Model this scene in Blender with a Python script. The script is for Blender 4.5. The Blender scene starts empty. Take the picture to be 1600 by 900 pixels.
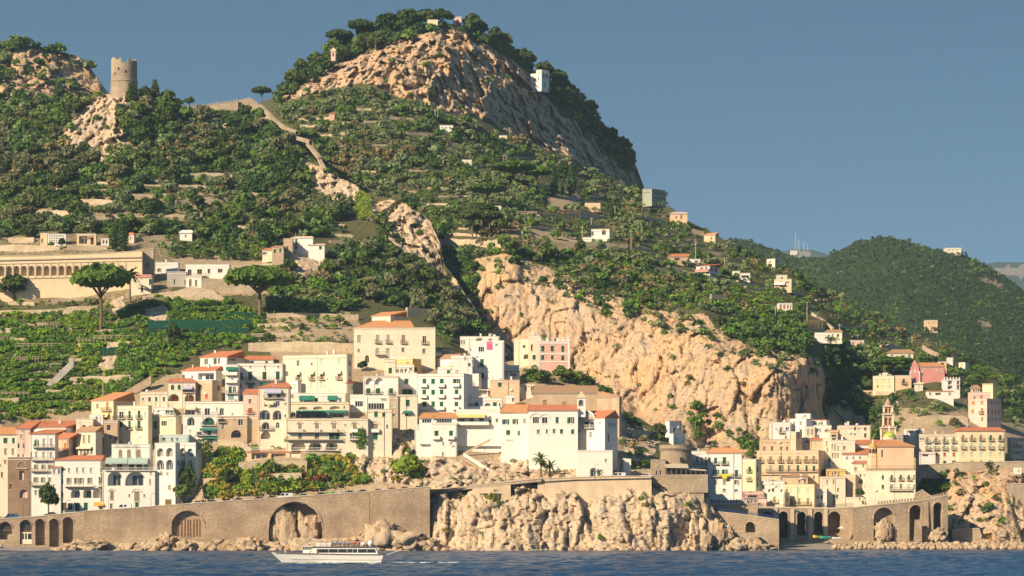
import bpy,math,random
import numpy as np
from mathutils import Vector,Matrix

random.seed(7)
RNG = np.random.default_rng(7)
SC = bpy.context.scene
COL = SC.collection
R = math.radians

# ------------------------------------------------------------------ camera
CAM_H = 10.0
F = 4500.0                       # focal length in photo pixels (1600 wide)
HOR = 810.0                      # row of the horizon in the photograph
cam_d = bpy.data.cameras.new('camera')
cam = bpy.data.objects.new('camera',cam_d)
COL.objects.link(cam)
cam.location = (0,0,CAM_H)
cam.rotation_euler = (R(90),0,0)
cam_d.sensor_width = 36
cam_d.lens = 36 * F / 1600
cam_d.shift_y = (HOR - 450) / 1600
cam_d.clip_start = 1
cam_d.clip_end = 60000
SC.camera = cam

# ------------------------------------------------------------------ light
SUN_EL,SUN_AZ = 30.0,47.0      # sun low behind the viewer, to the left
sd = Vector((-math.sin(R(SUN_AZ)) * math.cos(R(SUN_EL)),-math.cos(R(SUN_AZ)) * math.cos(R(SUN_EL)),math.sin(R(SUN_EL))))
sun_d = bpy.data.lights.new('sun','SUN')
sun_d.energy = 5.0
sun_d.angle = R(0.53)
sun_d.color = (1.0,0.82,0.57)
sun = bpy.data.objects.new('sun',sun_d)
COL.objects.link(sun)
sun.rotation_euler = sd.to_track_quat('Z','Y').to_euler()

W = bpy.data.worlds.new('World')
SC.world = W
W.use_nodes = True
nt = W.node_tree
nt.nodes.clear()
wo = nt.nodes.new('ShaderNodeOutputWorld')
wb = nt.nodes.new('ShaderNodeBackground')
sky = nt.nodes.new('ShaderNodeTexSky')
sky.sky_type = 'NISHITA'
sky.sun_disc = False
sky.sun_elevation = R(SUN_EL)
sky.sun_rotation = math.atan2(sd.x,sd.y)
sky.altitude = 0
sky.air_density = 1.0
sky.dust_density = 0.3
sky.ozone_density = 1.0
tc = nt.nodes.new('ShaderNodeTexCoord')
mp = nt.nodes.new('ShaderNodeMapping')
mp.inputs['Location'].default_value = (0,0,0.24)
mp.inputs['Scale'].default_value = (1,1,2.6)
hs = nt.nodes.new('ShaderNodeHueSaturation')
hs.inputs['Saturation'].default_value = 1.16
hs.inputs['Hue'].default_value = 0.483
nt.links.new(tc.outputs['Generated'],mp.inputs['Vector'])
nt.links.new(mp.outputs['Vector'],sky.inputs['Vector'])
nt.links.new(sky.outputs['Color'],hs.inputs['Color'])
nt.links.new(hs.outputs['Color'],wb.inputs['Color'])
wb.inputs['Strength'].default_value = 0.082
nt.links.new(wb.outputs[0],wo.inputs[0])

SC.view_settings.view_transform = 'Standard'
SC.view_settings.look = 'None'
SC.view_settings.exposure = 0.66
SC.view_settings.gamma = 1.0
SC.render.engine = 'CYCLES'
SC.cycles.max_bounces = 5
SC.cycles.diffuse_bounces = 2
SC.cycles.glossy_bounces = 2
SC.cycles.transmission_bounces = 2
SC.cycles.volume_bounces = 0
SC.cycles.caustics_reflective = False
SC.cycles.caustics_refractive = False


def P(px,py,Y):
  return Vector(((px - 800) / F * Y,Y,CAM_H + (HOR - py) / F * Y))


# ------------------------------------------------------------------ noise
def _h(ix,iy,iz,s):
  h = (ix.astype(np.int64) * 374761393 + iy.astype(np.int64) * 668265263 + iz.astype(np.int64) * 2147483647 + s * 974634777) & 0xFFFFFFFF
  h = ((h ^ (h >> 13)) * 1274126177) & 0xFFFFFFFF
  h = ((h ^ (h >> 16)) * 2246822519) & 0xFFFFFFFF
  return ((h ^ (h >> 15)) & 0xFFFFFF) / float(0xFFFFFF)


def vnoise(x,y,z,s=0):
  x,y,z = np.broadcast_arrays(np.asarray(x,float),np.asarray(y,float),np.asarray(z,float))
  ix,iy,iz = np.floor(x),np.floor(y),np.floor(z)
  fx,fy,fz = x - ix,y - iy,z - iz
  ux,uy,uz = fx * fx * (3 - 2 * fx),fy * fy * (3 - 2 * fy),fz * fz * (3 - 2 * fz)
  def c(a,b,d): return _h(ix + a,iy + b,iz + d,s)
  x00 = c(0,0,0) * (1 - ux) + c(1,0,0) * ux
  x10 = c(0,1,0) * (1 - ux) + c(1,1,0) * ux
  x01 = c(0,0,1) * (1 - ux) + c(1,0,1) * ux
  x11 = c(0,1,1) * (1 - ux) + c(1,1,1) * ux
  return (x00 * (1 - uy) + x10 * uy) * (1 - uz) + (x01 * (1 - uy) + x11 * uy) * uz


def fbm(x,y,z,o=4,s=0):
  a,t,n = 0.5,0.0,0.0
  for k in range(o):
    f = 2.03 ** k
    t = t + a * (vnoise(x * f,y * f,z * f,s + k) * 2 - 1)
    n += a
    a *= 0.5
  return t / n


def ridge(x,y,z,o=4,s=0):
  a,t,n = 0.5,0.0,0.0
  for k in range(o):
    f = 2.1 ** k
    t = t + a * (1 - np.abs(vnoise(x * f,y * f,z * f,s + k) * 2 - 1))
    n += a
    a *= 0.5
  return t / n


def facets(x,y,z,s=0,tilt=1.0):
  """Broken-rock relief: every cell is a tilted block. Returns (offset, distance to the joint)."""
  x,y,z = np.broadcast_arrays(np.asarray(x,float),np.asarray(y,float),np.asarray(z,float))
  ix,iy,iz = np.floor(x),np.floor(y),np.floor(z)
  b1 = np.full(x.shape,9.0)
  b2 = np.full(x.shape,9.0)
  val = np.zeros(x.shape)
  for a in (-1,0,1):
    for b in (-1,0,1):
      for c in (-1,0,1):
        jx,jy,jz = ix + a,iy + b,iz + c
        dx,dy,dz = x - jx - _h(jx,jy,jz,s),y - jy - _h(jx,jy,jz,s + 1),z - jz - _h(jx,jy,jz,s + 2)
        d = dx * dx + dy * dy + dz * dz
        t = (_h(jx,jy,jz,s + 3) - .5) + tilt * (dx * (_h(jx,jy,jz,s + 4) - .5) + dz * (_h(jx,jy,jz,s + 5) - .5)) * 2
        near = d < b1
        b2 = np.where(near,b1,np.minimum(b2,d))
        val = np.where(near,t,val)
        b1 = np.where(near,d,b1)
  return val,np.sqrt(b2) - np.sqrt(b1)


def in_poly(px,py,poly):
  px,py = np.asarray(px,float),np.asarray(py,float)
  r = np.zeros(px.shape,bool)
  n = len(poly)
  for i in range(n):
    x0,y0 = poly[i]
    x1,y1 = poly[(i + 1) % n]
    if y0 == y1:
      continue
    c = ((y0 > py) != (y1 > py)) & (px < (x1 - x0) * (py - y0) / (y1 - y0) + x0)
    r ^= c
  return r


# ------------------------------------------------------------------ materials
MATS = {}


def new_mat(name):
  m = bpy.data.materials.new(name)
  m.use_nodes = True
  t = m.node_tree
  t.nodes.clear()
  o = t.nodes.new('ShaderNodeOutputMaterial')
  b = t.nodes.new('ShaderNodeBsdfPrincipled')
  t.links.new(b.outputs[0],o.inputs[0])
  b.inputs['Roughness'].default_value = 0.9
  b.inputs['Specular IOR Level'].default_value = 0.15
  MATS[name] = m
  return m,t,b


def nnode(t,typ,**kw):
  n = t.nodes.new(typ)
  for k,v in kw.items():
    if k in n.inputs.keys():
      n.inputs[k].default_value = v
    else:
      setattr(n,k,v)
  return n


def noise_fac(t,scale,detail=4,vec=None,sx=None,rough=0.6):
  n = nnode(t,'ShaderNodeTexNoise',Scale=scale,Detail=detail,Roughness=rough)
  if vec is None:
    tcn = t.nodes.new('ShaderNodeTexCoord')
    vec = tcn.outputs['Object']
  if sx is not None:
    mpn = nnode(t,'ShaderNodeMapping')
    mpn.inputs['Scale'].default_value = sx
    t.links.new(vec,mpn.inputs['Vector'])
    vec = mpn.outputs['Vector']
  t.links.new(vec,n.inputs['Vector'])
  return n.outputs['Fac']


def ramp(t,fac,stops):
  r = t.nodes.new('ShaderNodeValToRGB')
  el = r.color_ramp.elements
  while len(el) < len(stops):
    el.new(0.5)
  for e,(p,c) in zip(el,stops):
    e.position = p
    e.color = (c[0],c[1],c[2],1) if not isinstance(c,(int,float)) else (c,c,c,1)
  t.links.new(fac,r.inputs['Fac'])
  return r.outputs['Color']


def mix(t,fac,a,b,mode='MIX'):
  m = t.nodes.new('ShaderNodeMix')
  m.data_type = 'RGBA'
  m.blend_type = mode
  for sock,v in ((m.inputs[0],fac),(m.inputs[6],a),(m.inputs[7],b)):
    if isinstance(v,(int,float)):
      sock.default_value = v
    elif isinstance(v,tuple):
      sock.default_value = (v[0],v[1],v[2],1)
    else:
      t.links.new(v,sock)
  return m.outputs[2]


def bump(t,b,fac,strength=0.5,dist=0.1):
  n = nnode(t,'ShaderNodeBump',Strength=strength,Distance=dist)
  t.links.new(fac,n.inputs['Height'])
  t.links.new(n.outputs[0],b.inputs['Normal'])


def wall_mat(name,c,var=0.16,stain=0.25):
  """Painted render: patchy tone, faint rain streaks and grime."""
  m,t,b = new_mat(name)
  tcn = t.nodes.new('ShaderNodeTexCoord')
  oi = t.nodes.new('ShaderNodeObjectInfo')
  add = nnode(t,'ShaderNodeVectorMath',operation='ADD')
  t.links.new(tcn.outputs['Object'],add.inputs[0])
  t.links.new(oi.outputs['Location'],add.inputs[1])
  v = add.outputs[0]
  patch = noise_fac(t,0.28,5,v)
  streak = noise_fac(t,1.0,3,v,(1.3,1.3,0.12))
  fine = noise_fac(t,2.2,4,v)
  lo = tuple(x * (1 - var) for x in c)
  hi = tuple(min(0.86,x * (1 + var * 0.5)) for x in c)
  col = mix(t,ramp(t,patch,[(0.32,0.0),(0.68,1.0)]),lo,hi)
  dirt = tuple(x * f for x,f in zip(c,(0.62,0.52,0.42)))
  s1 = ramp(t,streak,[(0.52,0.0),(0.78,stain)])
  col = mix(t,s1,col,dirt)
  s2 = ramp(t,fine,[(0.6,0.0),(0.85,stain * 0.7)])
  col = mix(t,s2,col,dirt)
  t.links.new(col,b.inputs['Base Color'])
  bump(t,b,fine,0.25,0.04)
  return m


def plain_mat(name,c,rough=0.7,var=0.12,scale=1.5,metal=0.0,spec=0.2):
  m,t,b = new_mat(name)
  f = noise_fac(t,scale,3)
  col = mix(t,f,tuple(x * (1 - var) for x in c),tuple(min(.9,x * (1 + var)) for x in c))
  t.links.new(col,b.inputs['Base Color'])
  b.inputs['Roughness'].default_value = rough
  b.inputs['Metallic'].default_value = metal
  b.inputs['Specular IOR Level'].default_value = spec
  return m


def stone_mat(name,c1,c2,brick=True,scale=1.0,mortar=0.6):
  m,t,b = new_mat(name)
  tcn = t.nodes.new('ShaderNodeTexCoord')
  v = tcn.outputs['Object']
  big = noise_fac(t,0.12 * scale,5,v)
  fine = noise_fac(t,1.6 * scale,5,v,rough=0.7)
  col = mix(t,ramp(t,big,[(0.38,0.0),(0.62,1.0)]),tuple(x * .8 for x in c1),tuple(x * 1.12 for x in c2))
  col = mix(t,ramp(t,fine,[(0.35,0.65),(0.72,0.0)]),col,tuple(x * 0.5 for x in c1))
  st = noise_fac(t,0.6,3,v,(1.2,1.2,0.1))
  col = mix(t,ramp(t,st,[(0.55,0.0),(0.8,0.35)]),col,tuple(x * 0.45 for x in c1))
  h = fine
  if brick:
    vor = nnode(t,'ShaderNodeTexVoronoi',Scale=1.5 * scale)
    mpn = nnode(t,'ShaderNodeMapping')
    mpn.inputs['Scale'].default_value = (1,1,1.9)
    t.links.new(v,mpn.inputs['Vector'])
    t.links.new(mpn.outputs[0],vor.inputs['Vector'])
    vc = nnode(t,'ShaderNodeSeparateColor')
    t.links.new(vor.outputs['Color'],vc.inputs[0])
    col = mix(t,ramp(t,vc.outputs[0],[(0.0,0.45),(0.6,0.0)]),col,tuple(x * mortar for x in c1))
    h = vor.outputs['Distance']
  t.links.new(col,b.inputs['Base Color'])
  bump(t,b,h,0.7,0.15)
  b.inputs['Roughness'].default_value = 0.95
  return m


def tile_mat(name,c1,c2,c3):
  m,t,b = new_mat(name)
  tcn = t.nodes.new('ShaderNodeTexCoord')
  v = tcn.outputs['Object']
  n1 = noise_fac(t,0.5,5,v)
  n2 = noise_fac(t,3.5,3,v)
  col = mix(t,ramp(t,n1,[(0.3,0.0),(0.7,1.0)]),c1,c2)
  col = mix(t,ramp(t,n2,[(0.45,0.0),(0.75,0.75)]),col,c3)
  wv = nnode(t,'ShaderNodeTexWave',Scale=1.1,Distortion=0.4)
  wv.bands_direction = 'X'
  t.links.new(v,wv.inputs['Vector'])
  col = mix(t,ramp(t,wv.outputs['Fac'],[(0.0,0.35),(0.5,0.0)]),col,tuple(x * 0.55 for x in c1))
  t.links.new(col,b.inputs['Base Color'])
  bump(t,b,wv.outputs['Fac'],0.7,0.1)
  return m


# land: rock / earth / low green, chosen by what the ground really is there
def land_mat(name,rock_a,rock_b,rock_c,green_a=(0.06,0.08,0.03),green_b=(0.20,0.17,0.09),earth=(0.54,0.41,0.27),sc=1.0,org=.55):
  m,t,b = new_mat(name)
  tcn = t.nodes.new('ShaderNodeTexCoord')
  v = tcn.outputs['Object']
  ar = nnode(t,'ShaderNodeAttribute',attribute_name='rock')
  ae = nnode(t,'ShaderNodeAttribute',attribute_name='earth')
  n1 = noise_fac(t,0.045 * sc,6,v)
  n2 = noise_fac(t,0.16 * sc,6,v,(1,1,0.28),rough=0.65)
  n3 = noise_fac(t,0.9 * sc,5,v,rough=0.75)
  n4 = noise_fac(t,0.5 * sc,4,v,(1.4,1.4,0.13))
  n5 = noise_fac(t,0.028 * sc,4,v,rough=0.55)
  rock = mix(t,ramp(t,n1,[(0.35,0.0),(0.62,1.0)]),rock_a,rock_b)
  rock = mix(t,ramp(t,n2,[(0.48,0.0),(0.66,0.85)]),rock,rock_c)
  rock = mix(t,ramp(t,n4,[(0.53,0.0),(0.66,0.85)]),rock,tuple(x * 0.46 for x in rock_c))
  n6 = noise_fac(t,0.11 * sc,4,v,(1.2,1.2,0.5))
  rock = mix(t,ramp(t,n6,[(0.52,0.0),(0.66,org)]),rock,(0.66,0.36,0.17))
  rock = mix(t,ramp(t,n3,[(0.3,0.6),(0.52,0.0)]),rock,tuple(x * 0.45 for x in rock_c))
  rock = mix(t,ramp(t,n5,[(0.55,0.0),(0.7,0.5)]),rock,(0.44,0.38,0.31))
  green = mix(t,ramp(t,n3,[(0.35,0.0),(0.68,1.0)]),green_a,green_b)
  ear = mix(t,ramp(t,n3,[(0.3,0.0),(0.7,1.0)]),tuple(x * 0.62 for x in earth),earth)
  pert = nnode(t,'ShaderNodeMath',operation='MULTIPLY_ADD')
  t.links.new(n3,pert.inputs[0])
  pert.inputs[1].default_value = 0.7
  pert.inputs[2].default_value = -0.35
  a1 = nnode(t,'ShaderNodeMath',operation='ADD')
  t.links.new(ar.outputs['Fac'],a1.inputs[0])
  t.links.new(pert.outputs[0],a1.inputs[1])
  a2 = nnode(t,'ShaderNodeMath',operation='ADD')
  t.links.new(ae.outputs['Fac'],a2.inputs[0])
  t.links.new(pert.outputs[0],a2.inputs[1])
  col = mix(t,ramp(t,a2.outputs[0],[(0.4,0.0),(0.6,1.0)]),green,ear)
  col = mix(t,ramp(t,a1.outputs[0],[(0.4,0.0),(0.6,1.0)]),col,rock)
  t.links.new(col,b.inputs['Base Color'])
  hh = nnode(t,'ShaderNodeMath',operation='ADD')
  t.links.new(n2,hh.inputs[0])
  t.links.new(n3,hh.inputs[1])
  bump(t,b,hh.outputs[0],0.85,0.9)
  b.inputs['Roughness'].default_value = 1.0
  b.inputs['Specular IOR Level'].default_value = 0.05
  return m


def leaf_mat(name,c_lo,c_hi,attr=True):
  m,t,b = new_mat(name)
  if attr:
    a = nnode(t,'ShaderNodeAttribute',attribute_name='tint')
    col = a.outputs['Color']
  else:
    oi = t.nodes.new('ShaderNodeObjectInfo')
    a = nnode(t,'ShaderNodeAttribute',attribute_name='leaf')
    col = mix(t,oi.outputs['Random'],c_lo,c_hi)
    k = nnode(t,'ShaderNodeMapRange')
    t.links.new(a.outputs['Fac'],k.inputs[0])
    k.inputs[3].default_value = 0.65
    k.inputs[4].default_value = 1.45
    hsn = t.nodes.new('ShaderNodeHueSaturation')
    t.links.new(k.outputs[0],hsn.inputs['Value'])
    t.links.new(col,hsn.inputs['Color'])
    col = hsn.outputs['Color']
  t.links.new(col,b.inputs['Base Color'])
  b.inputs['Roughness'].default_value = 0.75
  b.inputs['Specular IOR Level'].default_value = 0.12
  # leaves let some light through
  tr = t.nodes.new('ShaderNodeBsdfTranslucent')
  t.links.new(col,tr.inputs['Color'])
  ms = t.nodes.new('ShaderNodeMixShader')
  ms.inputs[0].default_value = 0.3
  out = [n for n in t.nodes if n.type == 'OUTPUT_MATERIAL'][0]
  t.links.new(b.outputs[0],ms.inputs[1])
  t.links.new(tr.outputs[0],ms.inputs[2])
  t.links.new(ms.outputs[0],out.inputs[0])
  return m


# ------------------------------------------------------------------ mesh building
class MB:
  def __init__(s):
    s.v,s.f = [],[]

  def add(s,pts):
    i = len(s.v)
    s.v.extend([tuple(p) for p in pts])
    return i

  def poly(s,pts):
    i = s.add(pts)
    s.f.append(tuple(range(i,i + len(pts))))

  def box(s,x0,x1,y0,y1,z0,z1):
    i = s.add([(x0,y0,z0),(x1,y0,z0),(x1,y1,z0),(x0,y1,z0),(x0,y0,z1),(x1,y0,z1),(x1,y1,z1),(x0,y1,z1)])
    for q in ((0,3,2,1),(4,5,6,7),(0,1,5,4),(1,2,6,5),(2,3,7,6),(3,0,4,7)):
      s.f.append(tuple(i + k for k in q))

  def hexa(s,p):                      # 8 points: bottom ring, top ring
    i = s.add(p)
    for q in ((0,3,2,1),(4,5,6,7),(0,1,5,4),(1,2,6,5),(2,3,7,6),(3,0,4,7)):
      s.f.append(tuple(i + k for k in q))

  def bar(s,a,b,w,h=None):
    a,b = Vector(a),Vector(b)
    d = (b - a).normalized()
    up = Vector((0,0,1)) if abs(d.z) < 0.95 else Vector((0,1,0))
    u = d.cross(up).normalized() * (w / 2)
    k = d.cross(u).normalized() * ((h or w) / 2)
    s.hexa([a - u - k,a + u - k,a + u + k,a - u + k,b - u - k,b + u - k,b + u + k,b - u + k])

  def lathe(s,c,prof,n=16,ax=0.0,arc=2 * math.pi):
    """prof: (radius, z) list from bottom to top round a vertical axis at c."""
    full = abs(arc - 2 * math.pi) < 1e-6
    m = n if full else n + 1
    i = len(s.v)
    for r,z in prof:
      for k in range(m):
        a = ax + arc * k / n
        s.v.append((c[0] + r * math.cos(a),c[1] + r * math.sin(a),c[2] + z))
    for j in range(len(prof) - 1):
      for k in range(n):
        k2 = (k + 1) % m
        s.f.append((i + j * m + k,i + j * m + k2,i + (j + 1) * m + k2,i + (j + 1) * m + k))
    if full:
      s.f.append(tuple(i + k for k in reversed(range(m))))
      s.f.append(tuple(i + (len(prof) - 1) * m + k for k in range(m)))

  def tube(s,pts,radii,n=6):
    pts = [Vector(p) for p in pts]
    i = len(s.v)
    for k,p in enumerate(pts):
      d = (pts[min(k + 1,len(pts) - 1)] - pts[max(k - 1,0)]).normalized()
      up = Vector((0,1,0)) if abs(d.y) < 0.9 else Vector((1,0,0))
      u = d.cross(up).normalized()
      w = d.cross(u)
      for j in range(n):
        a = 2 * math.pi * j / n
        s.v.append(tuple(p + (u * math.cos(a) + w * math.sin(a)) * radii[k]))
    for k in range(len(pts) - 1):
      for j in range(n):
        j2 = (j + 1) % n
        s.f.append((i + k * n + j,i + k * n + j2,i + (k + 1) * n + j2,i + (k + 1) * n + j))
    s.f.append(tuple(i + j for j in range(n)))
    s.f.append(tuple(i + (len(pts) - 1) * n + j for j in reversed(range(n))))

  def mesh(s,name,mat,smooth=False):
    me = bpy.data.meshes.new(name)
    me.from_pydata(s.v,[],s.f)
    if mat is not None:
      me.materials.append(MATS[mat] if isinstance(mat,str) else mat)
    if smooth:
      me.polygons.foreach_set('use_smooth',[True] * len(me.polygons))
    me.update()
    return me


def link(name,me,parent=None,loc=None,rz=None):
  o = bpy.data.objects.new(name,me)
  COL.objects.link(o)
  if parent is not None:
    o.parent = parent
  if loc is not None:
    o.location = loc
  if rz is not None:
    o.rotation_euler = (0,0,rz)
  return o


def obj(name,mb,mat,parent=None,smooth=False,loc=None):
  return link(name,mb.mesh(name,mat,smooth),parent,loc)


def empty(name,loc,rz=0.0):
  o = bpy.data.objects.new(name,None)
  COL.objects.link(o)
  o.location = loc
  o.rotation_euler = (0,0,rz)
  return o


def tag(o,label,cat,group=None):
  o['label'] = label
  o['category'] = cat
  o['kind'] = 'thing'
  if group:
    o['group'] = group
  return o


def kind(o,k):
  o['kind'] = k
  return o


KIDS = {}


def copy_tree(root,loc,rz=0.0,scale=None):
  c = root.copy()
  COL.objects.link(c)
  c.location = loc
  c.rotation_euler = (0,0,rz)
  if scale is not None:
    c.scale = scale
  for ch in KIDS.get(root.name,()):
    d = ch.copy()
    COL.objects.link(d)
    d.parent = c
    for g in KIDS.get(ch.name,()):
      e = g.copy()
      COL.objects.link(e)
      e.parent = d
  return c


def kid(parent,child):
  KIDS.setdefault(parent.name,[]).append(child)
  return child


def np_mesh(name,verts,quads,mat,attrs=None,smooth=False):
  me = bpy.data.meshes.new(name)
  nv,nq = len(verts),len(quads)
  k = quads.shape[1]
  me.vertices.add(nv)
  me.vertices.foreach_set('co',np.ascontiguousarray(verts,np.float32).ravel())
  me.loops.add(nq * k)
  me.loops.foreach_set('vertex_index',np.ascontiguousarray(quads,np.int32).ravel())
  me.polygons.add(nq)
  me.polygons.foreach_set('loop_start',np.arange(0,nq * k,k,dtype=np.int32))
  if smooth:
    me.polygons.foreach_set('use_smooth',np.ones(nq,bool))
  me.update(calc_edges=True)
  me.validate()
  for an,(typ,data) in (attrs or {}).items():
    a = me.attributes.new(an,typ,'POINT')
    if typ == 'FLOAT':
      a.data.foreach_set('value',np.ascontiguousarray(data,np.float32).ravel())
    else:
      a.data.foreach_set('color',np.ascontiguousarray(data,np.float32).ravel())
  if mat is not None:
    me.materials.append(MATS[mat] if isinstance(mat,str) else mat)
  return me
# ------------------------------------------------------------------ terrain
class Layer:
  def __init__(s,name,x0,x1,step,top,bot,ctrl,nr,rock=(),earth=(),amp=None,mat='hill',seed=1,jag=2.0,skirt=60,soft=1.2,fsc=1.0):
    s.name = name
    px = np.arange(x0,x1 + step,step)
    tx,ty = zip(*top)
    t = np.interp(px,tx,ty)
    t = t + jag * fbm(px / 14.0,0 * px,0 * px,4,seed)
    bx,by = zip(*bot)
    b = np.interp(px,bx,by)
    k = np.linspace(0,1,nr)[:,None]
    PX = np.broadcast_to(px,(nr,len(px))).copy()
    PY = t[None,:] * (1 - k) + b[None,:] * k
    C = np.array(ctrl,float)
    n = len(C)
    c2 = C[:,:2] / 100.0
    D = np.sqrt(((c2[:,None] - c2[None]) ** 2).sum(-1))
    A = np.zeros((n + 3,n + 3))
    A[:n,:n] = D
    A[:n,n] = 1
    A[:n,n + 1:] = c2
    A[n,:n] = 1
    A[n + 1:,:n] = c2.T
    w = np.linalg.solve(A,np.concatenate([C[:,2],[0,0,0]]))
    q = np.stack([PX / 100,PY / 100],-1)
    Y = w[n] + q @ w[n + 1:]
    for i in range(n):
      Y += w[i] * np.sqrt(((q - c2[i]) ** 2).sum(-1))
    # never let the ground come nearer while it climbs
    Y = np.maximum.accumulate(Y[::-1],axis=0)[::-1]
    Y = Y + (PY.max() - PY) * 0.02
    s.step,s.x0,s.px,s.t,s.b,s.nr = step,x0,px,t,b,nr
    X = (PX - 800) / F * Y
    Z = CAM_H + (HOR - PY) / F * Y
    # what the ground is made of
    nx = PX + 9 * fbm(X / 9,Y / 9,Z / 9,3,seed + 5)
    ny = PY + 9 * fbm(X / 9,Y / 9,Z / 9,3,seed + 9)
    rk = np.zeros(PX.shape)
    ampl = np.zeros(PX.shape)
    for poly,a in rock:
      m = in_poly(nx,ny,poly)
      rk[m] = 1
      ampl[m] = np.maximum(ampl[m],a)
    ea = np.zeros(PX.shape)
    for poly,e in earth:
      m = in_poly(nx,ny,poly)
      ea[m] = e
    for _ in range(3):
      for M in (ampl,):
        M[1:-1,1:-1] = (M[1:-1,1:-1] * 2 + M[:-2,1:-1] + M[2:,1:-1] + M[1:-1,:-2] + M[1:-1,2:]) / 6
    big = ridge(X / 26,Y / 26,Z / 60,3,seed + 20) - 0.5
    med = ridge(X / 9,Y / 9,Z / 15,4,seed + 30) - 0.5
    blk = vnoise(X / 5,Y / 5,Z / 7,seed + 40)
    blk = np.floor(blk * 4) / 4 - 0.4
    sml = fbm(X / 2.2,Y / 2.2,Z / 3.0,4,seed + 50)
    wx = X + 3.0 * fbm(X / 16,Y / 16,Z / 16,3,seed + 70)
    wz = Z + 4.0 * fbm(X / 16,Y / 16,Z / 16,3,seed + 71)
    fs = fsc
    f1,e1 = facets(wx / (8 * fs),Y / (16 * fs),wz / (28 * fs),seed + 80,1.3)
    f2,e2 = facets(wx / (3.6 * fs),Y / (7 * fs),wz / (11 * fs),seed + 90,1.3)
    f3,e3 = facets(wx / (1.7 * fs),Y / (4 * fs),wz / (2.8 * fs),seed + 100,1.2)
    rough = fbm(X / 3.0,Y / 3.0,Z / 4.5,4,seed + 50)
    bigf = fbm(X / 30,Y / 30,Z / 55,3,seed + 20)
    crack = np.clip(1 - e1 / .10,0,1) * .8 + np.clip(1 - e2 / .10,0,1) * .35
    disp = ampl * (-bigf * 1.5 + f1 * 1.25 + f2 * .85 + f3 * .36 + rough * .24 + crack * .5)
    disp = disp + (1 - rk) * soft * fbm(X / 18,Y / 18,Z / 18,3,seed + 60)
    Y = Y + disp
    s.Yg,s.rk,s.ea = Y,rk,ea
    X = (PX - 800) / F * Y
    Z = CAM_H + (HOR - PY) / F * Y
    V = np.stack([X,Y,Z],-1)
    rkm,eam = rk,ea
    if skirt:
      b1 = V[0].copy(); b1[:,1] += skirt * 0.5; b1[:,2] -= skirt * 0.03
      b2 = V[0].copy(); b2[:,1] += skirt * 1.6; b2[:,2] -= skirt * 0.9
      V = np.concatenate([b2[None],b1[None],V],0)
      rkm = np.concatenate([rk[:1],rk[:1],rk],0)
      eam = np.concatenate([ea[:1],ea[:1],ea],0)
    h,wd = V.shape[:2]
    idx = np.arange(h * wd).reshape(h,wd)
    quads = np.stack([idx[1:,:-1],idx[1:,1:],idx[:-1,1:],idx[:-1,:-1]],-1).reshape(-1,4)
    me = np_mesh(name,V.reshape(-1,3),quads,mat,{'rock': ('FLOAT',rkm),'earth': ('FLOAT',eam)},smooth=name in ('far_mountains','wooded_hill'))
    s.o = kind(link(name,me),'structure')

  def _uv(s,px,py):
    u = np.clip((np.asarray(px,float) - s.x0) / s.step,0,len(s.px) - 1.001)
    i = u.astype(int); fu = u - i
    t = s.t[i] * (1 - fu) + s.t[i + 1] * fu
    b = s.b[i] * (1 - fu) + s.b[i + 1] * fu
    v = np.clip((np.asarray(py,float) - t) / (b - t),0,0.9999) * (s.nr - 1)
    j = np.minimum(v.astype(int),s.nr - 2); fv = v - j
    return i,fu,j,fv

  def samp(s,G,px,py):
    i,fu,j,fv = s._uv(px,py)
    return (G[j,i] * (1 - fu) + G[j,i + 1] * fu) * (1 - fv) + (G[j + 1,i] * (1 - fu) + G[j + 1,i + 1] * fu) * fv

  def Y(s,px,py):
    return s.samp(s.Yg,px,py)

  def below(s,px,py,m=1.5):
    return np.asarray(py) > s.top(px) + m

  def top(s,px):
    return np.interp(px,s.px,s.t)

  def P(s,px,py,dy=0.0):
    return P(px,py,float(s.Y(px,py)) + dy)


ROCK_A,ROCK_B,ROCK_C = (0.62,0.465,0.325),(0.70,0.455,0.255),(0.47,0.365,0.28)
land_mat('hill',ROCK_A,ROCK_B,ROCK_C)
land_mat('coast',(0.70,0.555,0.405),(0.70,0.52,0.345),(0.53,0.425,0.33),org=.22)
land_mat('far_hill',(0.27,0.24,0.20),(0.30,0.25,0.20),(0.22,0.20,0.17),(0.028,0.05,0.022),(0.07,0.085,0.035))
land_mat('shore',(0.72,0.54,0.345),(0.68,0.52,0.36),(0.56,0.43,0.31),sc=2.0)

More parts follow.
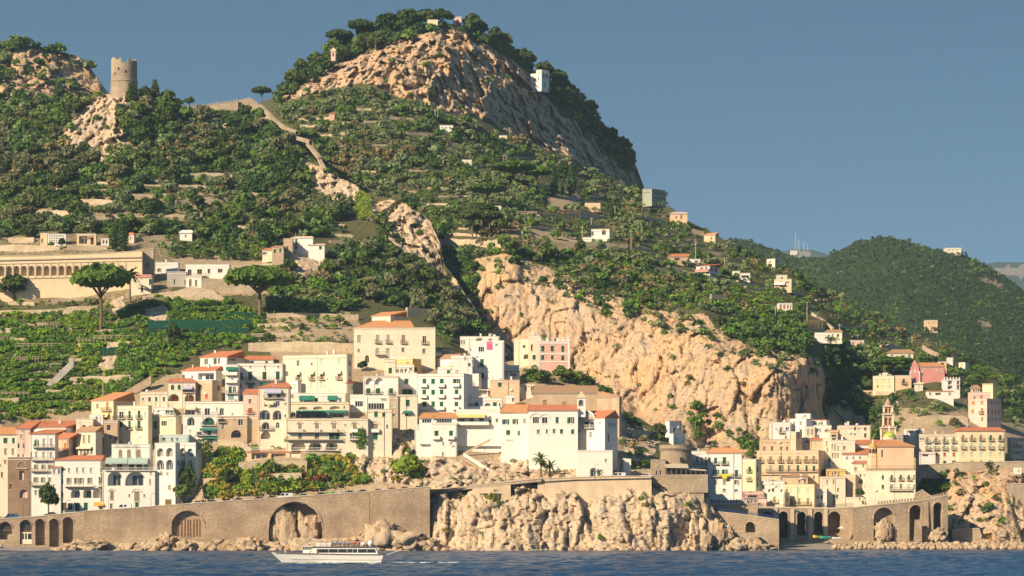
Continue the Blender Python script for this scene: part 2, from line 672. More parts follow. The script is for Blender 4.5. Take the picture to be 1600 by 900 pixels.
# farthest mountains, then the wooded hill, then the near slopes
LE = Layer('far_mountains',700,2300,5,[(700,470),(1100,425),(1180,402),(1215,393),(1240,389),(1262,389),(1290,397),(1330,410),(1420,425),(1530,413),(1560,410),(1640,409),(1700,412),(1900,450),(2300,560)],
      [(700,640),(2300,640)],[(700,390,9500),(1180,390,9500),(1700,390,9500),(2300,500,9000),(700,640,5500),(1180,640,5500),(1700,640,5500),(2300,640,5500),(1400,520,7000)],40,
      rock=[([(1500,425),(1600,415),(1720,412),(1720,440),(1600,432)],12),([(1236,396),(1262,392),(1275,405),(1250,405)],8)],amp=None,mat='far_hill',seed=71,jag=1.2,skirt=400,soft=40)
LD = Layer('wooded_hill',800,2300,3,[(800,440),(1000,400),(1120,376),(1150,376),(1165,374),(1200,387),(1245,402),(1290,402),(1320,388),(1340,376),(1385,370),(1410,375),(1450,388),(1490,393),(1520,404),(1560,424),(1600,454),(1680,500),(1850,590),(2050,680),(2300,770)],
      [(800,700),(1120,700),(1680,760),(2300,812)],[(800,440,2750),(800,700,1600),(2300,770,2000),(2300,810,1500),(2000,660,2100),(2000,780,1450),(1120,376,2700),(1250,400,2600),(1385,368,2450),(1490,392,2400),(1600,450,2300),(1680,500,2250),(1120,700,1500),(1680,760,1450),(1400,480,2000),(1300,450,2200),(1450,540,1750),(1600,540,1800)],110,
      rock=[([(1520,425),(1560,440),(1575,452),(1540,440)],6),([(1530,500),(1550,500),(1548,512),(1532,512)],3)],mat='far_hill',seed=61,jag=2,skirt=300,soft=14)
LP = Layer('rocky_peak',-500,172,2.2,[(-500,260),(-300,150),(-150,95),(-70,78),(0,70),(12,64),(30,66),(60,72),(90,80),(115,86),(130,92),(142,108),(152,122),(158,150),(172,170)],
      [(-500,400),(-70,300),(172,300)],[(-500,260,1500),(-500,400,1320),(-70,70,1520),(40,70,1520),(150,120,1540),(-70,160,1440),(60,150,1450),(150,160,1480),(40,110,1490),(-70,300,1350),(172,300,1350)],110,
      rock=[([(-70,112),(10,100),(30,72),(70,80),(120,88),(140,108),(160,130),(160,152),(100,160),(40,150),(0,168),(-70,172)],5)],seed=31,jag=3,skirt=90)

B_TOP = [(330,215),(380,178),(425,152),(447,132),(482,104),(520,76),(560,64),(600,46),(640,38),(690,34),(715,40),(750,54),(790,76),(820,100),(850,118),(880,136),(905,158),(930,184),(945,205),(960,212),(978,226),(990,250),(1010,300),(1030,312),(1060,335),(1100,356),(1140,378),(1200,403),(1250,428),(1300,458),(1360,492),(1420,522),(1480,543),(1540,568),(1600,602),(1680,645),(1850,730),(2000,790),(2200,840)]
RB1 = [(440,153),(480,128),(520,104),(560,88),(600,68),(640,58),(680,40),(715,42),(745,62),(790,90),(820,112),(850,150),(880,182),(930,198),(950,225),(980,232),(1006,268),(1006,300),(970,287),(930,267),(880,242),(840,228),(800,208),(760,186),(720,180),(680,172),(640,162),(610,146),(590,130),(560,131),(520,140),(480,150),(450,158)]
RB2 = [(742,402),(790,396),(830,408),(880,424),(905,447),(960,462),(1010,480),(1060,490),(1100,494),(1125,515),(1180,545),(1230,553),(1275,562),(1289,600),(1286,660),(1240,700),(1150,712),(1080,700),(1000,690),(940,660),(880,615),(800,575),(760,530),(745,470)]
RB3 = [(1474,735),(1500,722),(1600,728),(1690,735),(1850,780),(2200,850),(2200,868),(1474,868)]
LB = Layer('mountain',330,2200,2.0,B_TOP,[(330,700),(700,760),(1100,868),(2200,868)],
      [(2200,840,1250),(2200,868,1020),(1900,750,1320),(1900,790,1130),(1900,862,985),(690,34,1520),(560,64,1515),(447,132,1450),(330,215,1400),(750,54,1540),(820,100,1570),(900,155,1608),(950,208,1634),(985,240,1650),
      (450,160,1435),(560,134,1425),(620,155,1420),(700,182,1425),(760,190,1450),(840,230,1498),(930,270,1562),(1000,304,1600),
      (640,60,1490),(600,100,1445),(700,100,1455),(780,130,1502),(860,180,1552),
      (430,260,1330),(600,260,1330),(700,300,1290),(800,340,1240),(850,382,1200),(960,382,1215),(1060,335,1400),(1050,400,1240),(1150,430,1220),(760,388,1180),(1100,356,1380),(1200,403,1330),(900,300,1380),(1000,340,1330),
      (735,410,1160),(800,402,1150),(900,445,1135),(1000,475,1120),(1100,492,1100),(1200,545,1072),(1262,560,1068),
      (745,480,1146),(800,525,1128),(900,575,1110),(1000,645,1080),(1100,690,1055),(1200,695,1048),(1255,690,1050),
      (1282,610,1072),(1296,560,1128),(1300,620,1122),(1345,600,1138),(1320,670,1096),(1250,430,1290),(1300,458,1330),(1290,500,1180),(1420,522,1330),(1400,560,1180),(1400,620,1112),(1470,590,1135),(1540,568,1340),(1600,602,1330),(1560,620,1160),(1680,645,1330),(1620,680,1120),
      (1150,800,985),(1300,800,982),(1440,790,982),(1500,845,967),(1600,850,966),(1680,850,966),(1450,800,975),(1180,860,960),(1484,862,965),(1600,862,964),(1200,705,1030),(1300,700,1040),(1440,690,1045),(1490,738,993),(1600,738,993),(1500,790,979),(1600,790,979),(1500,716,1020),(1600,716,1022),(1540,665,1085),(1440,735,1025),
      (330,700,1020),(700,760,1000),(1060,705,1012),(950,700,1010),(1100,868,950)],400,
      rock=[(RB1,6.5),(RB2,2.1),(RB3,2.0),([(1296,640),(1318,625),(1350,660),(1345,690),(1290,690)],2)],
      earth=[([(430,262),(430,170),(560,138),(720,190),(880,250),(1000,305),(1140,390),(1300,460),(1540,570),(1680,648),(1680,690),(1500,600),(1300,520),(1190,505),(1010,477),(740,397),(640,325),(520,292)],0.36),([(790,355),(830,352),(900,372),(900,392),(780,392)],0.75),([(860,305),(905,302),(905,325),(860,330)],0.8),([(1390,640),(1510,640),(1510,690),(1400,690)],0.7),([(1140,690),(1440,690),(1440,868),(1140,868)],1),([(1440,660),(1620,660),(1620,735),(1440,735)],0.9)],
      seed=11,jag=4,skirt=120)

A_TOP = [(-400,330),(-200,240),(-70,205),(0,200),(60,180),(110,165),(150,150),(175,146),(215,148),(240,160),(290,172),(340,172),(375,166),(405,164),(425,190),(450,215),(480,238),(505,265),(545,285),(575,300),(600,308),(640,322),(672,346),(688,380),(694,412),(715,440),(742,482),(760,520),(800,562),(850,578),(900,588),(950,606),(975,640),(1000,655),(1050,676),(1070,690),(1095,735),(1108,775),(1120,810),(1140,840),(1155,860)]
RA1 = [(92,215),(110,195),(135,170),(150,150),(175,144),(216,146),(204,175),(192,200),(206,225),(232,240),(215,264),(170,258),(120,238),(92,232)]
RA2 = [(470,250),(500,262),(525,262),(556,288),(585,318),(610,308),(640,320),(674,346),(692,385),(694,430),(675,432),(640,412),(612,390),(606,352),(575,342),(552,318),(530,320),(500,300),(480,280)]
RA3 = [(700,432),(728,440),(757,482),(748,500),(722,475),(702,452)]
RA4 = [(548,705),(575,690),(600,664),(640,660),(662,695),(675,716),(760,716),(830,710),(905,728),(905,748),(760,756),(670,764),(610,758),(562,745)]
RA5 = [(660,752),(800,748),(960,740),(1030,738),(1100,755),(1125,800),(1160,872),(660,872)]
RA6 = [(560,812),(640,835),(680,840),(680,872),(560,872)]
LA = Layer('town_slope',-400,1156,2.2,A_TOP,[(-400,868),(-70,868),(1156,868)],
      [(-400,330,1330),(-400,600,1010),(-400,812,931),(-400,862,916),(-70,205,1340),(100,165,1320),(190,148,1310),(330,172,1340),(405,164,1345),(500,262,1250),(600,308,1205),(690,395,1150),(715,440,1135),(742,482,1118),
      (690,470,1112),(600,380,1150),(620,330,1188),(-70,390,1140),(0,390,1135),(120,260,1255),(300,300,1215),(400,300,1220),(480,300,1225),(200,330,1180),(100,402,1112),(-70,402,1120),(230,402,1110),(120,460,1082),(0,462,1085),(300,440,1082),(400,480,1058),(0,490,1062),(250,500,1038),(460,400,1110),(460,440,1085),(550,450,1095),(620,500,1060),
      (100,600,988),(-70,600,992),(300,560,1000),(0,660,948),(150,680,944),(450,540,1012),(560,540,1010),(700,550,1005),(760,540,1070),(850,600,985),(950,620,985),(200,797,931),(90,806,931),(20,808,931),(-70,812,931),(282,790,929),(20,740,940),(-70,740,940),(90,735,943),(200,735,943),(282,735,942),(330,770,919),(400,760,918),(600,752,918),(660,700,932),(800,735,918),(940,730,922),(1010,740,922),(1000,660,985),(1060,690,975),(1080,735,930),
      (690,748,914),(690,765,900.5),(760,762,901.6),(820,757,902.2),(760,745,913),(820,742,914),(700,862,894),(900,750,910),(850,772,902),(880,770,902.6),(1000,764,902.4),(940,766,902.6),(900,862,894),(1040,768,902.5),(1050,862,892),(1085,775,904),(1100,862,896),(1125,820,905),(1150,862,902),(300,650,955),(500,650,955),(450,700,932),(700,650,955),(850,700,935),(300,700,935),(0,862,914),(300,862,912),(600,862,908),(0,830,914),(600,770,914)],320,
      rock=[(RA1,4),(RA2,4.5),(RA3,3),(RA4,2.2),(RA5,2.0),([(965,655),(1000,660),(1030,690),(1010,735),(975,740)],2),([(330,183),(352,190),(345,212),(332,205)],2),([(385,160),(412,166),(430,195),(415,200),(395,180)],2),([(452,392),(500,395),(500,425),(462,432)],1.5),([(170,470),(190,462),(200,480),(180,500)],1),([(222,480),(262,478),(262,505),(222,505)],1),([(165,540),(190,540),(180,580),(150,585)],1)],
      earth=[([(-70,640),(150,640),(260,590),(360,545),(560,540),(700,545),(800,565),(970,610),(985,730),(1020,745),(660,766),(-70,815)],1),([(-70,360),(270,365),(300,400),(260,470),(-70,480)],0.5),([(270,400),(420,405),(420,470),(300,470)],0.7),([(-70,480),(420,460),(420,560),(260,590),(130,640),(-70,640)],0.34),([(400,490),(560,490),(560,545),(400,545)],0.9),([(60,310),(340,300),(330,345),(60,340)],0.55)],
      seed=21,jag=3.5,skirt=70,fsc=.72,mat='coast')

# ------------------------------------------------------------------ sea
m,t,b = new_mat('sea')
tcn = t.nodes.new('ShaderNodeTexCoord')
v = tcn.outputs['Object']
n1 = noise_fac(t,0.55,5,v,(0.55,0.5,1),rough=0.7)
n2 = noise_fac(t,0.10,3,v,(0.5,0.5,1))
b.inputs['Roughness'].default_value = 0.22
b.inputs['IOR'].default_value = 1.33
b.inputs['Specular IOR Level'].default_value = 0.5
col = mix(t,ramp(t,n2,[(0.35,0.0),(0.7,1.0)]),(0.006,0.038,0.11),(0.016,0.075,0.17))
t.links.new(col,b.inputs['Base Color'])
bump(t,b,n1,1.0,0.5)
# one sheet: fine rows where the picture sees it, coarse rows beyond
ys = np.concatenate([[-400,0,250,400],400 + np.cumsum(np.linspace(0.9,1.15,560)),[1100,1600,3000,9000,20000]])
xs = np.concatenate([[-9000,-1500,-500],np.arange(-210,211,1.3),[500,1500,9000]])
XX,YY = np.meshgrid(xs,ys)
a = (np.abs(XX) < 209) & (YY > 401) & (YY < 980)
hgt = 0.55 * fbm(XX / 9,YY / 5.5,0 * XX,3,3) + 0.40 * fbm(XX / 3.2,YY / 2.4,0 * XX + 3,3,4)
near = np.clip((YY - 870) / 30,0,1)
ZZ = np.where(a,hgt * (1 - 0.6 * near),0) - 0.05
V = np.stack([XX,YY,ZZ],-1)
h,wd = XX.shape
idx = np.arange(h * wd).reshape(h,wd)
q = np.stack([idx[:-1,:-1],idx[:-1,1:],idx[1:,1:],idx[1:,:-1]],-1).reshape(-1,4)
kind(link('sea',np_mesh('sea',V.reshape(-1,3),q,'sea',smooth=True)),'structure')
# ------------------------------------------------------------------ building materials
wall_mat('white_wall',(0.80,0.755,0.68),0.06,0.14)
wall_mat('cool_white_wall',(0.76,0.73,0.68),0.07,0.16)
wall_mat('cream_wall',(0.77,0.675,0.52),0.10,0.22)
wall_mat('yellow_wall',(0.76,0.63,0.41),0.10,0.18)
wall_mat('ochre_wall',(0.74,0.50,0.16),0.10,0.18)
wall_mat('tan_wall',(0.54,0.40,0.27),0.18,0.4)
wall_mat('peach_wall',(0.74,0.52,0.34),0.10,0.2)
wall_mat('pink_wall',(0.70,0.41,0.34),0.10,0.15)
wall_mat('rose_wall',(0.62,0.27,0.245),0.10,0.18)
wall_mat('blush_wall',(0.72,0.51,0.43),0.08,0.16)
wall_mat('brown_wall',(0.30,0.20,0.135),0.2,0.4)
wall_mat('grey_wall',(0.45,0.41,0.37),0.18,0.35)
wall_mat('aqua_wall',(0.50,0.62,0.58),0.06,0.1)
wall_mat('sage_wall',(0.34,0.38,0.30),0.1,0.2)
stone_mat('old_stone',(0.46,0.36,0.26),(0.56,0.44,0.31))
stone_mat('sea_stone',(0.43,0.315,0.22),(0.54,0.405,0.285))
stone_mat('sea_stone_light',(0.48,0.36,0.25),(0.57,0.43,0.30))
stone_mat('pale_stone',(0.50,0.40,0.29),(0.60,0.49,0.36))
tile_mat('red_tile',(0.56,0.20,0.105),(0.66,0.25,0.125),(0.44,0.19,0.12))
tile_mat('orange_tile',(0.62,0.28,0.12),(0.68,0.34,0.16),(0.48,0.25,0.14))
tile_mat('brown_tile',(0.44,0.26,0.155),(0.52,0.32,0.19),(0.36,0.24,0.16))
plain_mat('coping',(0.66,0.50,0.40),0.85)
plain_mat('terrace_floor',(0.50,0.42,0.34),0.9)
plain_mat('white_trim',(0.80,0.77,0.71),0.7,0.05)
plain_mat('stone_trim',(0.56,0.46,0.34),0.85)
plain_mat('green_shutter',(0.022,0.115,0.062),0.55,0.25,0.8)
plain_mat('tan_shutter',(0.33,0.25,0.16),0.6,0.2,0.8)
plain_mat('grey_shutter',(0.40,0.38,0.31),0.6,0.15,0.8)
plain_mat('red_shutter',(0.48,0.12,0.06),0.6,0.2,0.8)
plain_mat('amber_shutter',(0.50,0.24,0.06),0.6,0.2,0.8)
plain_mat('mint_shutter',(0.50,0.60,0.50),0.6,0.1,0.8)
plain_mat('aqua_shutter',(0.22,0.46,0.46),0.6,0.1,0.8)
plain_mat('iron',(0.055,0.05,0.048),0.5,0.2,3,0.3)
plain_mat('blue_rail',(0.025,0.05,0.16),0.5)
plain_mat('green_cloth',(0.03,0.19,0.14),0.85,0.15,0.7)
plain_mat('sage_cloth',(0.36,0.45,0.40),0.85,0.1)
plain_mat('cream_cloth',(0.70,0.60,0.42),0.85,0.1)
plain_mat('amber_cloth',(0.72,0.36,0.07),0.85,0.1)
plain_mat('yellow_cloth',(0.78,0.58,0.22),0.85,0.1)
plain_mat('lilac_cloth',(0.46,0.43,0.55),0.85,0.08)
plain_mat('pink_cloth',(0.78,0.13,0.32),0.85,0.06)
plain_mat('lemon_cloth',(0.85,0.66,0.03),0.8,0.08)
plain_mat('wood',(0.22,0.14,0.085),0.85)
plain_mat('dark_lettering',(0.13,0.12,0.12),0.6)
m,t,b = new_mat('glass')
f_ = noise_fac(t,0.35,2)
t.links.new(mix(t,f_,(0.012,0.013,0.016),(0.055,0.05,0.05)),b.inputs['Base Color'])
b.inputs['Roughness'].default_value = 0.12
b.inputs['Specular IOR Level'].default_value = 0.5
m,t,b = new_mat('painted_unlit_inside')  # shade of unlit openings, put into the colour of flat dark faces
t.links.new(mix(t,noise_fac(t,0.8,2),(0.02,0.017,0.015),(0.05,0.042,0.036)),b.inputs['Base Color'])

SHUT = {'g': 'green_shutter','t': 'tan_shutter','y': 'grey_shutter','r': 'red_shutter','m': 'amber_shutter','p': 'mint_shutter','q': 'aqua_shutter','b': 'wood'}


def arc_pts(x0,x1,z1,rise,n=8):
  """Points along an arch crown from the left springing to the right one."""
  w = (x1 - x0) / 2
  xc = (x0 + x1) / 2
  return [(xc - w * math.cos(math.pi * k / n),z1 - rise + rise * math.sin(math.pi * k / n)) for k in range(n + 1)]


def facade(mb,fr,w,zb,zt,ops):
  """A wall face with real openings. fr(x, z, d) -> local point, d = depth into the wall.
  ops: (x0, x1, z0, z1, rise, depth, back)"""
  ztf = zt if callable(zt) else (lambda x: zt)
  ops = [o for o in ops if o[1] > o[0] and o[3] > o[2]]
  rnd = lambda x: round(x,4)
  xs = sorted({0.0,rnd(w)} | {rnd(min(max(o[0],0.02),w - 0.02)) for o in ops} | {rnd(min(max(o[1],0.02),w - 0.02)) for o in ops})
  ztmin = min(ztf(x) for x in xs)
  zs = sorted({rnd(zb)} | {rnd(z) for o in ops for z in (o[2],o[3]) if zb < z})
  for i in range(len(xs) - 1):
    xa,xb = xs[i],xs[i + 1]
    if xb - xa < 1e-4:
      continue
    run = None
    col = [z for z in zs if z < min(ztf(xa),ztf(xb)) - 0.01] + ['top']
    for j in range(len(col) - 1):
      za = col[j]
      last = col[j + 1] == 'top'
      zm = (za + (min(ztf(xa),ztf(xb)) if last else col[j + 1])) / 2
      xm = (xa + xb) / 2
      hole = any(o[0] - 1e-3 < xm < o[1] + 1e-3 and o[2] - 1e-3 < zm < o[3] + 1e-3 for o in ops)
      if not hole and run is None:
        run = za
      if run is not None and (hole or last):
        if hole:
          mb.poly([fr(xa,run,0),fr(xb,run,0),fr(xb,za,0),fr(xa,za,0)])
          run = None
        else:
          mb.poly([fr(xa,run,0),fr(xb,run,0),fr(xb,ztf(xb),0),fr(xa,ztf(xa),0)])
          run = None
  for (x0,x1,z0,z1,rise,dp,back) in ops:
    x0,x1 = max(x0,0.02),min(x1,w - 0.02)
    if rise:
      ap = arc_pts(x0,x1,z1,rise)
      h = len(ap) // 2
      for k in range(h):
        mb.poly([fr(x0,z1,0),fr(ap[k][0],ap[k][1],0),fr(ap[k + 1][0],ap[k + 1][1],0)])
      for k in range(h,len(ap) - 1):
        mb.poly([fr(x1,z1,0),fr(ap[k][0],ap[k][1],0),fr(ap[k + 1][0],ap[k + 1][1],0)])
      out = [(x0,z0)] + ap + [(x1,z0)]
    else:
      out = [(x0,z0),(x0,z1),(x1,z1),(x1,z0)]
    n = len(out)
    for k in range(n):
      a,c = out[k],out[(k + 1) % n]
      if abs(a[0] - c[0]) + abs(a[1] - c[1]) < 1e-5:
        continue
      mb.poly([fr(a[0],a[1],0),fr(a[0],a[1],dp),fr(c[0],c[1],dp),fr(c[0],c[1],0)])
    if back:
      mb.poly([fr(p[0],p[1],dp) for p in out])


MESH = {}


def cached(key,make):
  if key not in MESH:
    MESH[key] = make()
  return MESH[key]


def flat_shape(w,h,rise,y,n=8):
  if rise:
    return [(-w / 2,y,0)] + [(x,y,z) for x,z in arc_pts(-w / 2,w / 2,h,rise,n)] + [(w / 2,y,0)]
  return [(-w / 2,y,0),(-w / 2,y,h),(w / 2,y,h),(w / 2,y,0)]


def pane_mesh(w,h,rise,mat):
  def mk():
    b = MB()
    b.poly(flat_shape(w,h,rise,0.0)[::-1])
    return b.mesh('pane',mat)
  return cached(('pane',w,h,rise,mat),mk)


def frame_mesh(w,h,rise,bars,mat,surround):
  def mk():
    b = MB()
    t_ = 0.09
    y0,y1 = -0.07,0.03
    hh = h - rise
    b.box(-w / 2,-w / 2 + t_,y0,y1,0,hh)
    b.box(w / 2 - t_,w / 2,y0,y1,0,hh)
    b.box(-w / 2 + t_,w / 2 - t_,y0,y1,0,t_)
    if rise:
      ap = arc_pts(-w / 2 + .04,w / 2 - .04,h - .04,rise - .04)
      for k in range(len(ap) - 1):
        b.bar((ap[k][0],-0.02,ap[k][1]),(ap[k + 1][0],-0.02,ap[k + 1][1]),0.09)
      b.box(-w / 2 + t_,w / 2 - t_,y0,y1,hh - 0.04,hh + 0.04)
    else:
      b.box(-w / 2 + t_,w / 2 - t_,y0,y1,h - t_,h)
    nb = bars
    for k in range(1,nb + 1):
      x = -w / 2 + w * k / (nb + 1)
      b.box(x - 0.05,x + 0.05,y0 + .01,y1 - .01,t_,hh - (0 if rise else t_))
    if surround:                     # stone sill and lintel on the wall face
      b.box(-w / 2 - 0.14,w / 2 + 0.14,-0.36,-0.08,-0.14,-0.004)
      if not rise:
        b.box(-w / 2 - 0.16,w / 2 + 0.16,-0.33,-0.09,h + 0.03,h + 0.17)
    return b.mesh('window',mat)
  return cached(('frame',w,h,rise,bars,mat,surround),mk)


def shutter_mesh(w,h,rise,mat):
  """One closed pair of louvred leaves."""
  def mk():
    b = MB()
    for s in (-1,1):
      x0,x1 = (-w / 2,-0.02) if s < 0 else (0.02,w / 2)
      if rise:
        ap = [p for p in arc_pts(-w / 2,w / 2,h,rise,12) if (p[0] <= 0.001 if s < 0 else p[0] >= -0.001)]
        pl = ([(x0,0)] + ap + [(x1,0)]) if s < 0 else ([(x0,0)] + ap + [(x1,0)])
        i = len(b.v)
        n = len(pl)
        b.add([(p[0],-0.05,p[1]) for p in pl])
        b.add([(p[0],0.0,p[1]) for p in pl])
        b.f.append(tuple(i + k for k in reversed(range(n))))
        b.f.append(tuple(i + n + k for k in range(n)))
        for k in range(n):
          k2 = (k + 1) % n
          b.f.append((i + k,i + k2,i + n + k2,i + n + k))
      else:
        b.box(x0,x1,-0.05,0.0,0,h)
      z = 0.15
      top = h - rise * 0.6 - 0.12
      while z < top:
        i = len(b.v)
        b.add([(x0 + .08,-0.056,z),(x1 - .08,-0.056,z),(x1 - .08,-0.10,z + 0.10),(x0 + .08,-0.10,z + 0.10),(x1 - .08,-0.056,z + .13),(x0 + .08,-0.056,z + .13)])
        b.f += [(i,i + 1,i + 2,i + 3),(i + 3,i + 2,i + 4,i + 5)]
        z += 0.24
    return b.mesh('shutter',mat)
  return cached(('shut',w,h,rise,mat),mk)


def open_leaf_mesh(w,h,mat,s):
  """One leaf thrown open against the wall; s is the side."""
  def mk():
    b = MB()
    x0,x1 = sorted((s * (w / 2 + 0.04),s * (w / 2 + w * 0.46)))
    b.box(x0,x1,-0.33,-0.26,0.0,h)
    return b.mesh('shutter',mat)
  return cached(('leaf',w,h,mat,s),mk)


def rail_mesh(w,d,mat,h=1.0,solid=False):
  def mk():
    b = MB()
    if solid:
      b.box(0,w,-d,-d + .12,0,h)
      b.box(0,.12,-d + .122,0,0,h)
      b.box(w - .12,w,-d + .122,0,0,h)
    else:
      b.box(0,w,-d,-d + .07,h - .07,h)
      b.box(0,w,-d,-d + .07,0.06,0.12)
      n = max(3,int(w / 0.32))
      for k in range(n + 1):
        x = (w - .04) * k / n
        b.box(x,x + .045,-d + .01,-d + .055,0.12,h - .07)
      for x in (0.01,w - .06):
        b.box(x,x + .05,-d + .072,0,h - .07,h)
        for k in range(1,3):
          y = -d + d * k / 3
          b.box(x,x + .045,y,y + .045,0.0,h - .07)
    return b.mesh('railing',mat)
  return cached(('rail',w,d,mat,h,solid),mk)


WALLS = dict(W='white_wall',w='cool_white_wall',C='cream_wall',Y='yellow_wall',O='ochre_wall',T='tan_wall',E='peach_wall',P='pink_wall',R='rose_wall',B='blush_wall',N='brown_wall',G='grey_wall',A='aqua_wall',S='sage_wall',s='old_stone',p='pale_stone')
HOUSE_RECTS = []
HILL = []
q05 = lambda x: max(0.3,round(x / 0.05) * 0.05)


class House:
  def __init__(s,label,x,top,base,wall='W',L=None,cat='house',name='house',D=9.0,roof=('flat',),rows=(),side=(),bal=(),awn=(),rot=None,dy=0.0,below=6.0,group=None,Y=None,rect=True,trim='white_trim',cornice=True,chim=0,par=0.7):
    xl,xc = x[0],x[1]
    if base < 560 and L is not None:
      below = min(below,1.6)
    xr = x[2] if len(x) > 2 else None          # far end of the visible right flank (or left flank if < xl)
    s.L = L or LA
    if Y is None:
      ys = [float(s.L.Y(p,base)) for p in (xl + 1,(xl + xc) / 2,xc - 1)]
      Y = min(ys) + dy - 0.5
    else:
      Y += dy
    sc = Y / F
    a = 0.0
    if xr is not None:
      a = R(rot) if rot is not None else R(16 if xr > xc else -16)
      D = abs(xr - (xc if xr > xc else xl)) * sc / abs(math.sin(a))
    w = (xc - xl) * sc / math.cos(a)
    s.Yf,s.sc,s.a,s.w,s.D,s.base,s.xl,s.xc,s.xr = Y,sc,a,w,D,base,xl,xc,xr
    s.H = (base - top) * sc
    # the corner at xl stands on depth Y if the left end is the far one
    if xr is not None:
      Y += abs(w * math.sin(a)) * (0.5 if xr > xc else -0.5)
    org = P(xl,base,Y)
    s.e = empty(name,org,-a)
    s.roof = None
    tag(s.e,label,cat,group)
    fx = lambda px: (px - xl) * sc / math.cos(a)
    fz = lambda py: (base - py) * sc
    s.fx,s.fz = fx,fz
    wm = WALLS.get(wall,wall)
    ops,parts = [],[]

    def row(r,fxx,width_scale):
      kd,y0,y1,wpx,xs = r[:5]
      fl = r[5] if len(r) > 5 else ''
      for px in xs:
        ww = q05(wpx * width_scale * random.uniform(.93,1.08))
        hh = q05((y1 - y0) * sc * random.uniform(.97,1.04))
        xm,zb = fxx(px),fz(y1)
        yield kd,xm,zb,ww,hh,fl

    fr_front = lambda X,Z,d: (X,d,Z)
    sw = sc / math.cos(a)
    fl_all = [(q,fr_front,w,0) for r in rows for q in row(r,fx,sw)]
    fops = []
    for q,fr,ww_,ang in fl_all:
      s._open(q,fops,parts,w,D,0)
    b = MB()
    ztop = s.H
    facade(b,fr_front,w,-below,ztop,fops)
    sops = []
    flank = None
    if xr is not None:
      f0 = xc if xr > xc else xl
      ssc = sc / abs(math.sin(a))
      if xr > xc:
        sx = lambda px: (px - xc) * ssc
        flank = lambda X,Z,d: (w - d,X,Z)
      else:
        sx = lambda px: (px - xr) * ssc
        flank = lambda X,Z,d: (d,D - X,Z)
      for r in side:
        for q in row(r,sx,ssc):
          s._open(q,sops,parts,D,w,1 if xr > xc else -1)
    fr_r = lambda X,Z,d: (w - d,X,Z)
    fr_l = lambda X,Z,d: (d,D - X,Z)
    facade(b,fr_r,D,-below,ztop,sops if (xr is not None and xr > xc) else [])
    facade(b,fr_l,D,-below,ztop,sops if (xr is not None and xr < xl) else [])
    b.poly([(w,D,-below),(0,D,-below),(0,D,ztop),(w,D,ztop)])
    s.wall = obj('wall',b,wm,s.e)
    s._roof(roof,trim,cornice,wm,par)
    for fn in parts:
      fn()
    for bl in bal:
      s.balcony(*bl)
    for aw in awn:
      s.awning(*aw)
    for k in range(chim):
      cb = MB()
      cx,cy = w * random.uniform(.2,.8),D * random.uniform(.25,.6)
      z0 = s.H - .3
      hh = random.uniform(1.2,2.0) + (1.2 if roof[0] != 'flat' else 0)
      cb.box(cx,cx + .6,cy,cy + .6,z0,z0 + hh)
      cb.box(cx - .1,cx + .7,cy - .1,cy + .7,z0 + hh,z0 + hh + .15)
      obj('chimney',cb,'white_wall' if random.random() < .6 else 'tan_wall',s.e)
    if rect:
      HOUSE_RECTS.append((min(xl,xr or xl) - 1,top - 3,max(xc,xr or xc) + 1,base + (2 if base > 560 or L is None else -3),Y))
      if base < 540 and L is not None and L is not LD if 'LD' in globals() else False:
        HILL.append((min(xl,xr or xl),max(xc,xr or xc),base,L,Y))

  def _open(s,q,ops,parts,W_,depth_room,flank):
    kd,xm,zb,ww,hh,fl = q
    rise = 0.0
    if 'a' in fl:
      rise = ww / 2 if hh > ww * 0.62 else hh * 0.6
    rise = round(min(rise,hh * 0.8),2)
    dp = 0.24
    if 'D' in fl:
      dp = min(2.2,depth_room * .4)
    if 'M' in fl:
      dp = min(1.0,depth_room * .4)
    if 'N' not in fl:
      ops.append((xm - ww / 2,xm + ww / 2,zb,zb + hh,rise,dp,'D' in fl or 'M' in fl))
    def place(o,y):
      if flank == 0:
        o.location = (xm,y,zb)
      elif flank > 0:
        o.location = (s.w - y,xm,zb)
        o.rotation_euler = (0,0,R(90))
      else:
        o.location = (y,s.D - xm,zb)
        o.rotation_euler = (0,0,R(-90))
    def mk():
      dec = 'n' not in fl
      if 'D' in fl or 'M' in fl:           # loggia: a glazed door stands inside the arch
        if kd == 'x':
          pass
        else:
          w2,h2 = q05(ww * (.55 if 'D' in fl else .7)),q05(hh * .74)
          fo = link('window',frame_mesh(w2,h2,0.0,1,'white_trim',False),s.e)
          place(fo,dp - 0.06)
          if flank == 0:
            fo.location.x += ww * .08
          mt = SHUT.get(kd)
          if mt:
            link('shutter',shutter_mesh(w2,h2,0.0,mt),fo,(0,-0.02,0))
          else:
            link('pane',pane_mesh(w2,h2,0.0,'glass'),fo,(0,-0.03,0))
        if 'b' in fl:
          ro = link('railing',rail_mesh(q05(ww),0.10,'iron',0.95),s.e)
          place(ro,0.2)
          if flank == 0:
            ro.location.x -= ww / 2
        return
      bars = 0 if ww < 0.7 else (1 if ww < 1.9 else max(1,int(ww / 0.9)))
      if kd == 'k':
        bars = 0
      fm = 'white_trim' if kd in 'wogOypK' else 'stone_trim'
      fo = link('window',frame_mesh(ww,hh,rise,bars,fm,dec and ww < 3),s.e)
      place(fo,0.22)
      if kd in 'wdoOk':
        link('pane',pane_mesh(ww - .02,hh - .02,max(0,rise - .01),'painted_unlit_inside' if kd in 'dk' else 'glass'),fo,(0,0.005,0.01))  # in dark openings the pane is just a sheet coloured as unlit depth
      mt = SHUT.get({'o': 'g','O': 't'}.get(kd,kd))
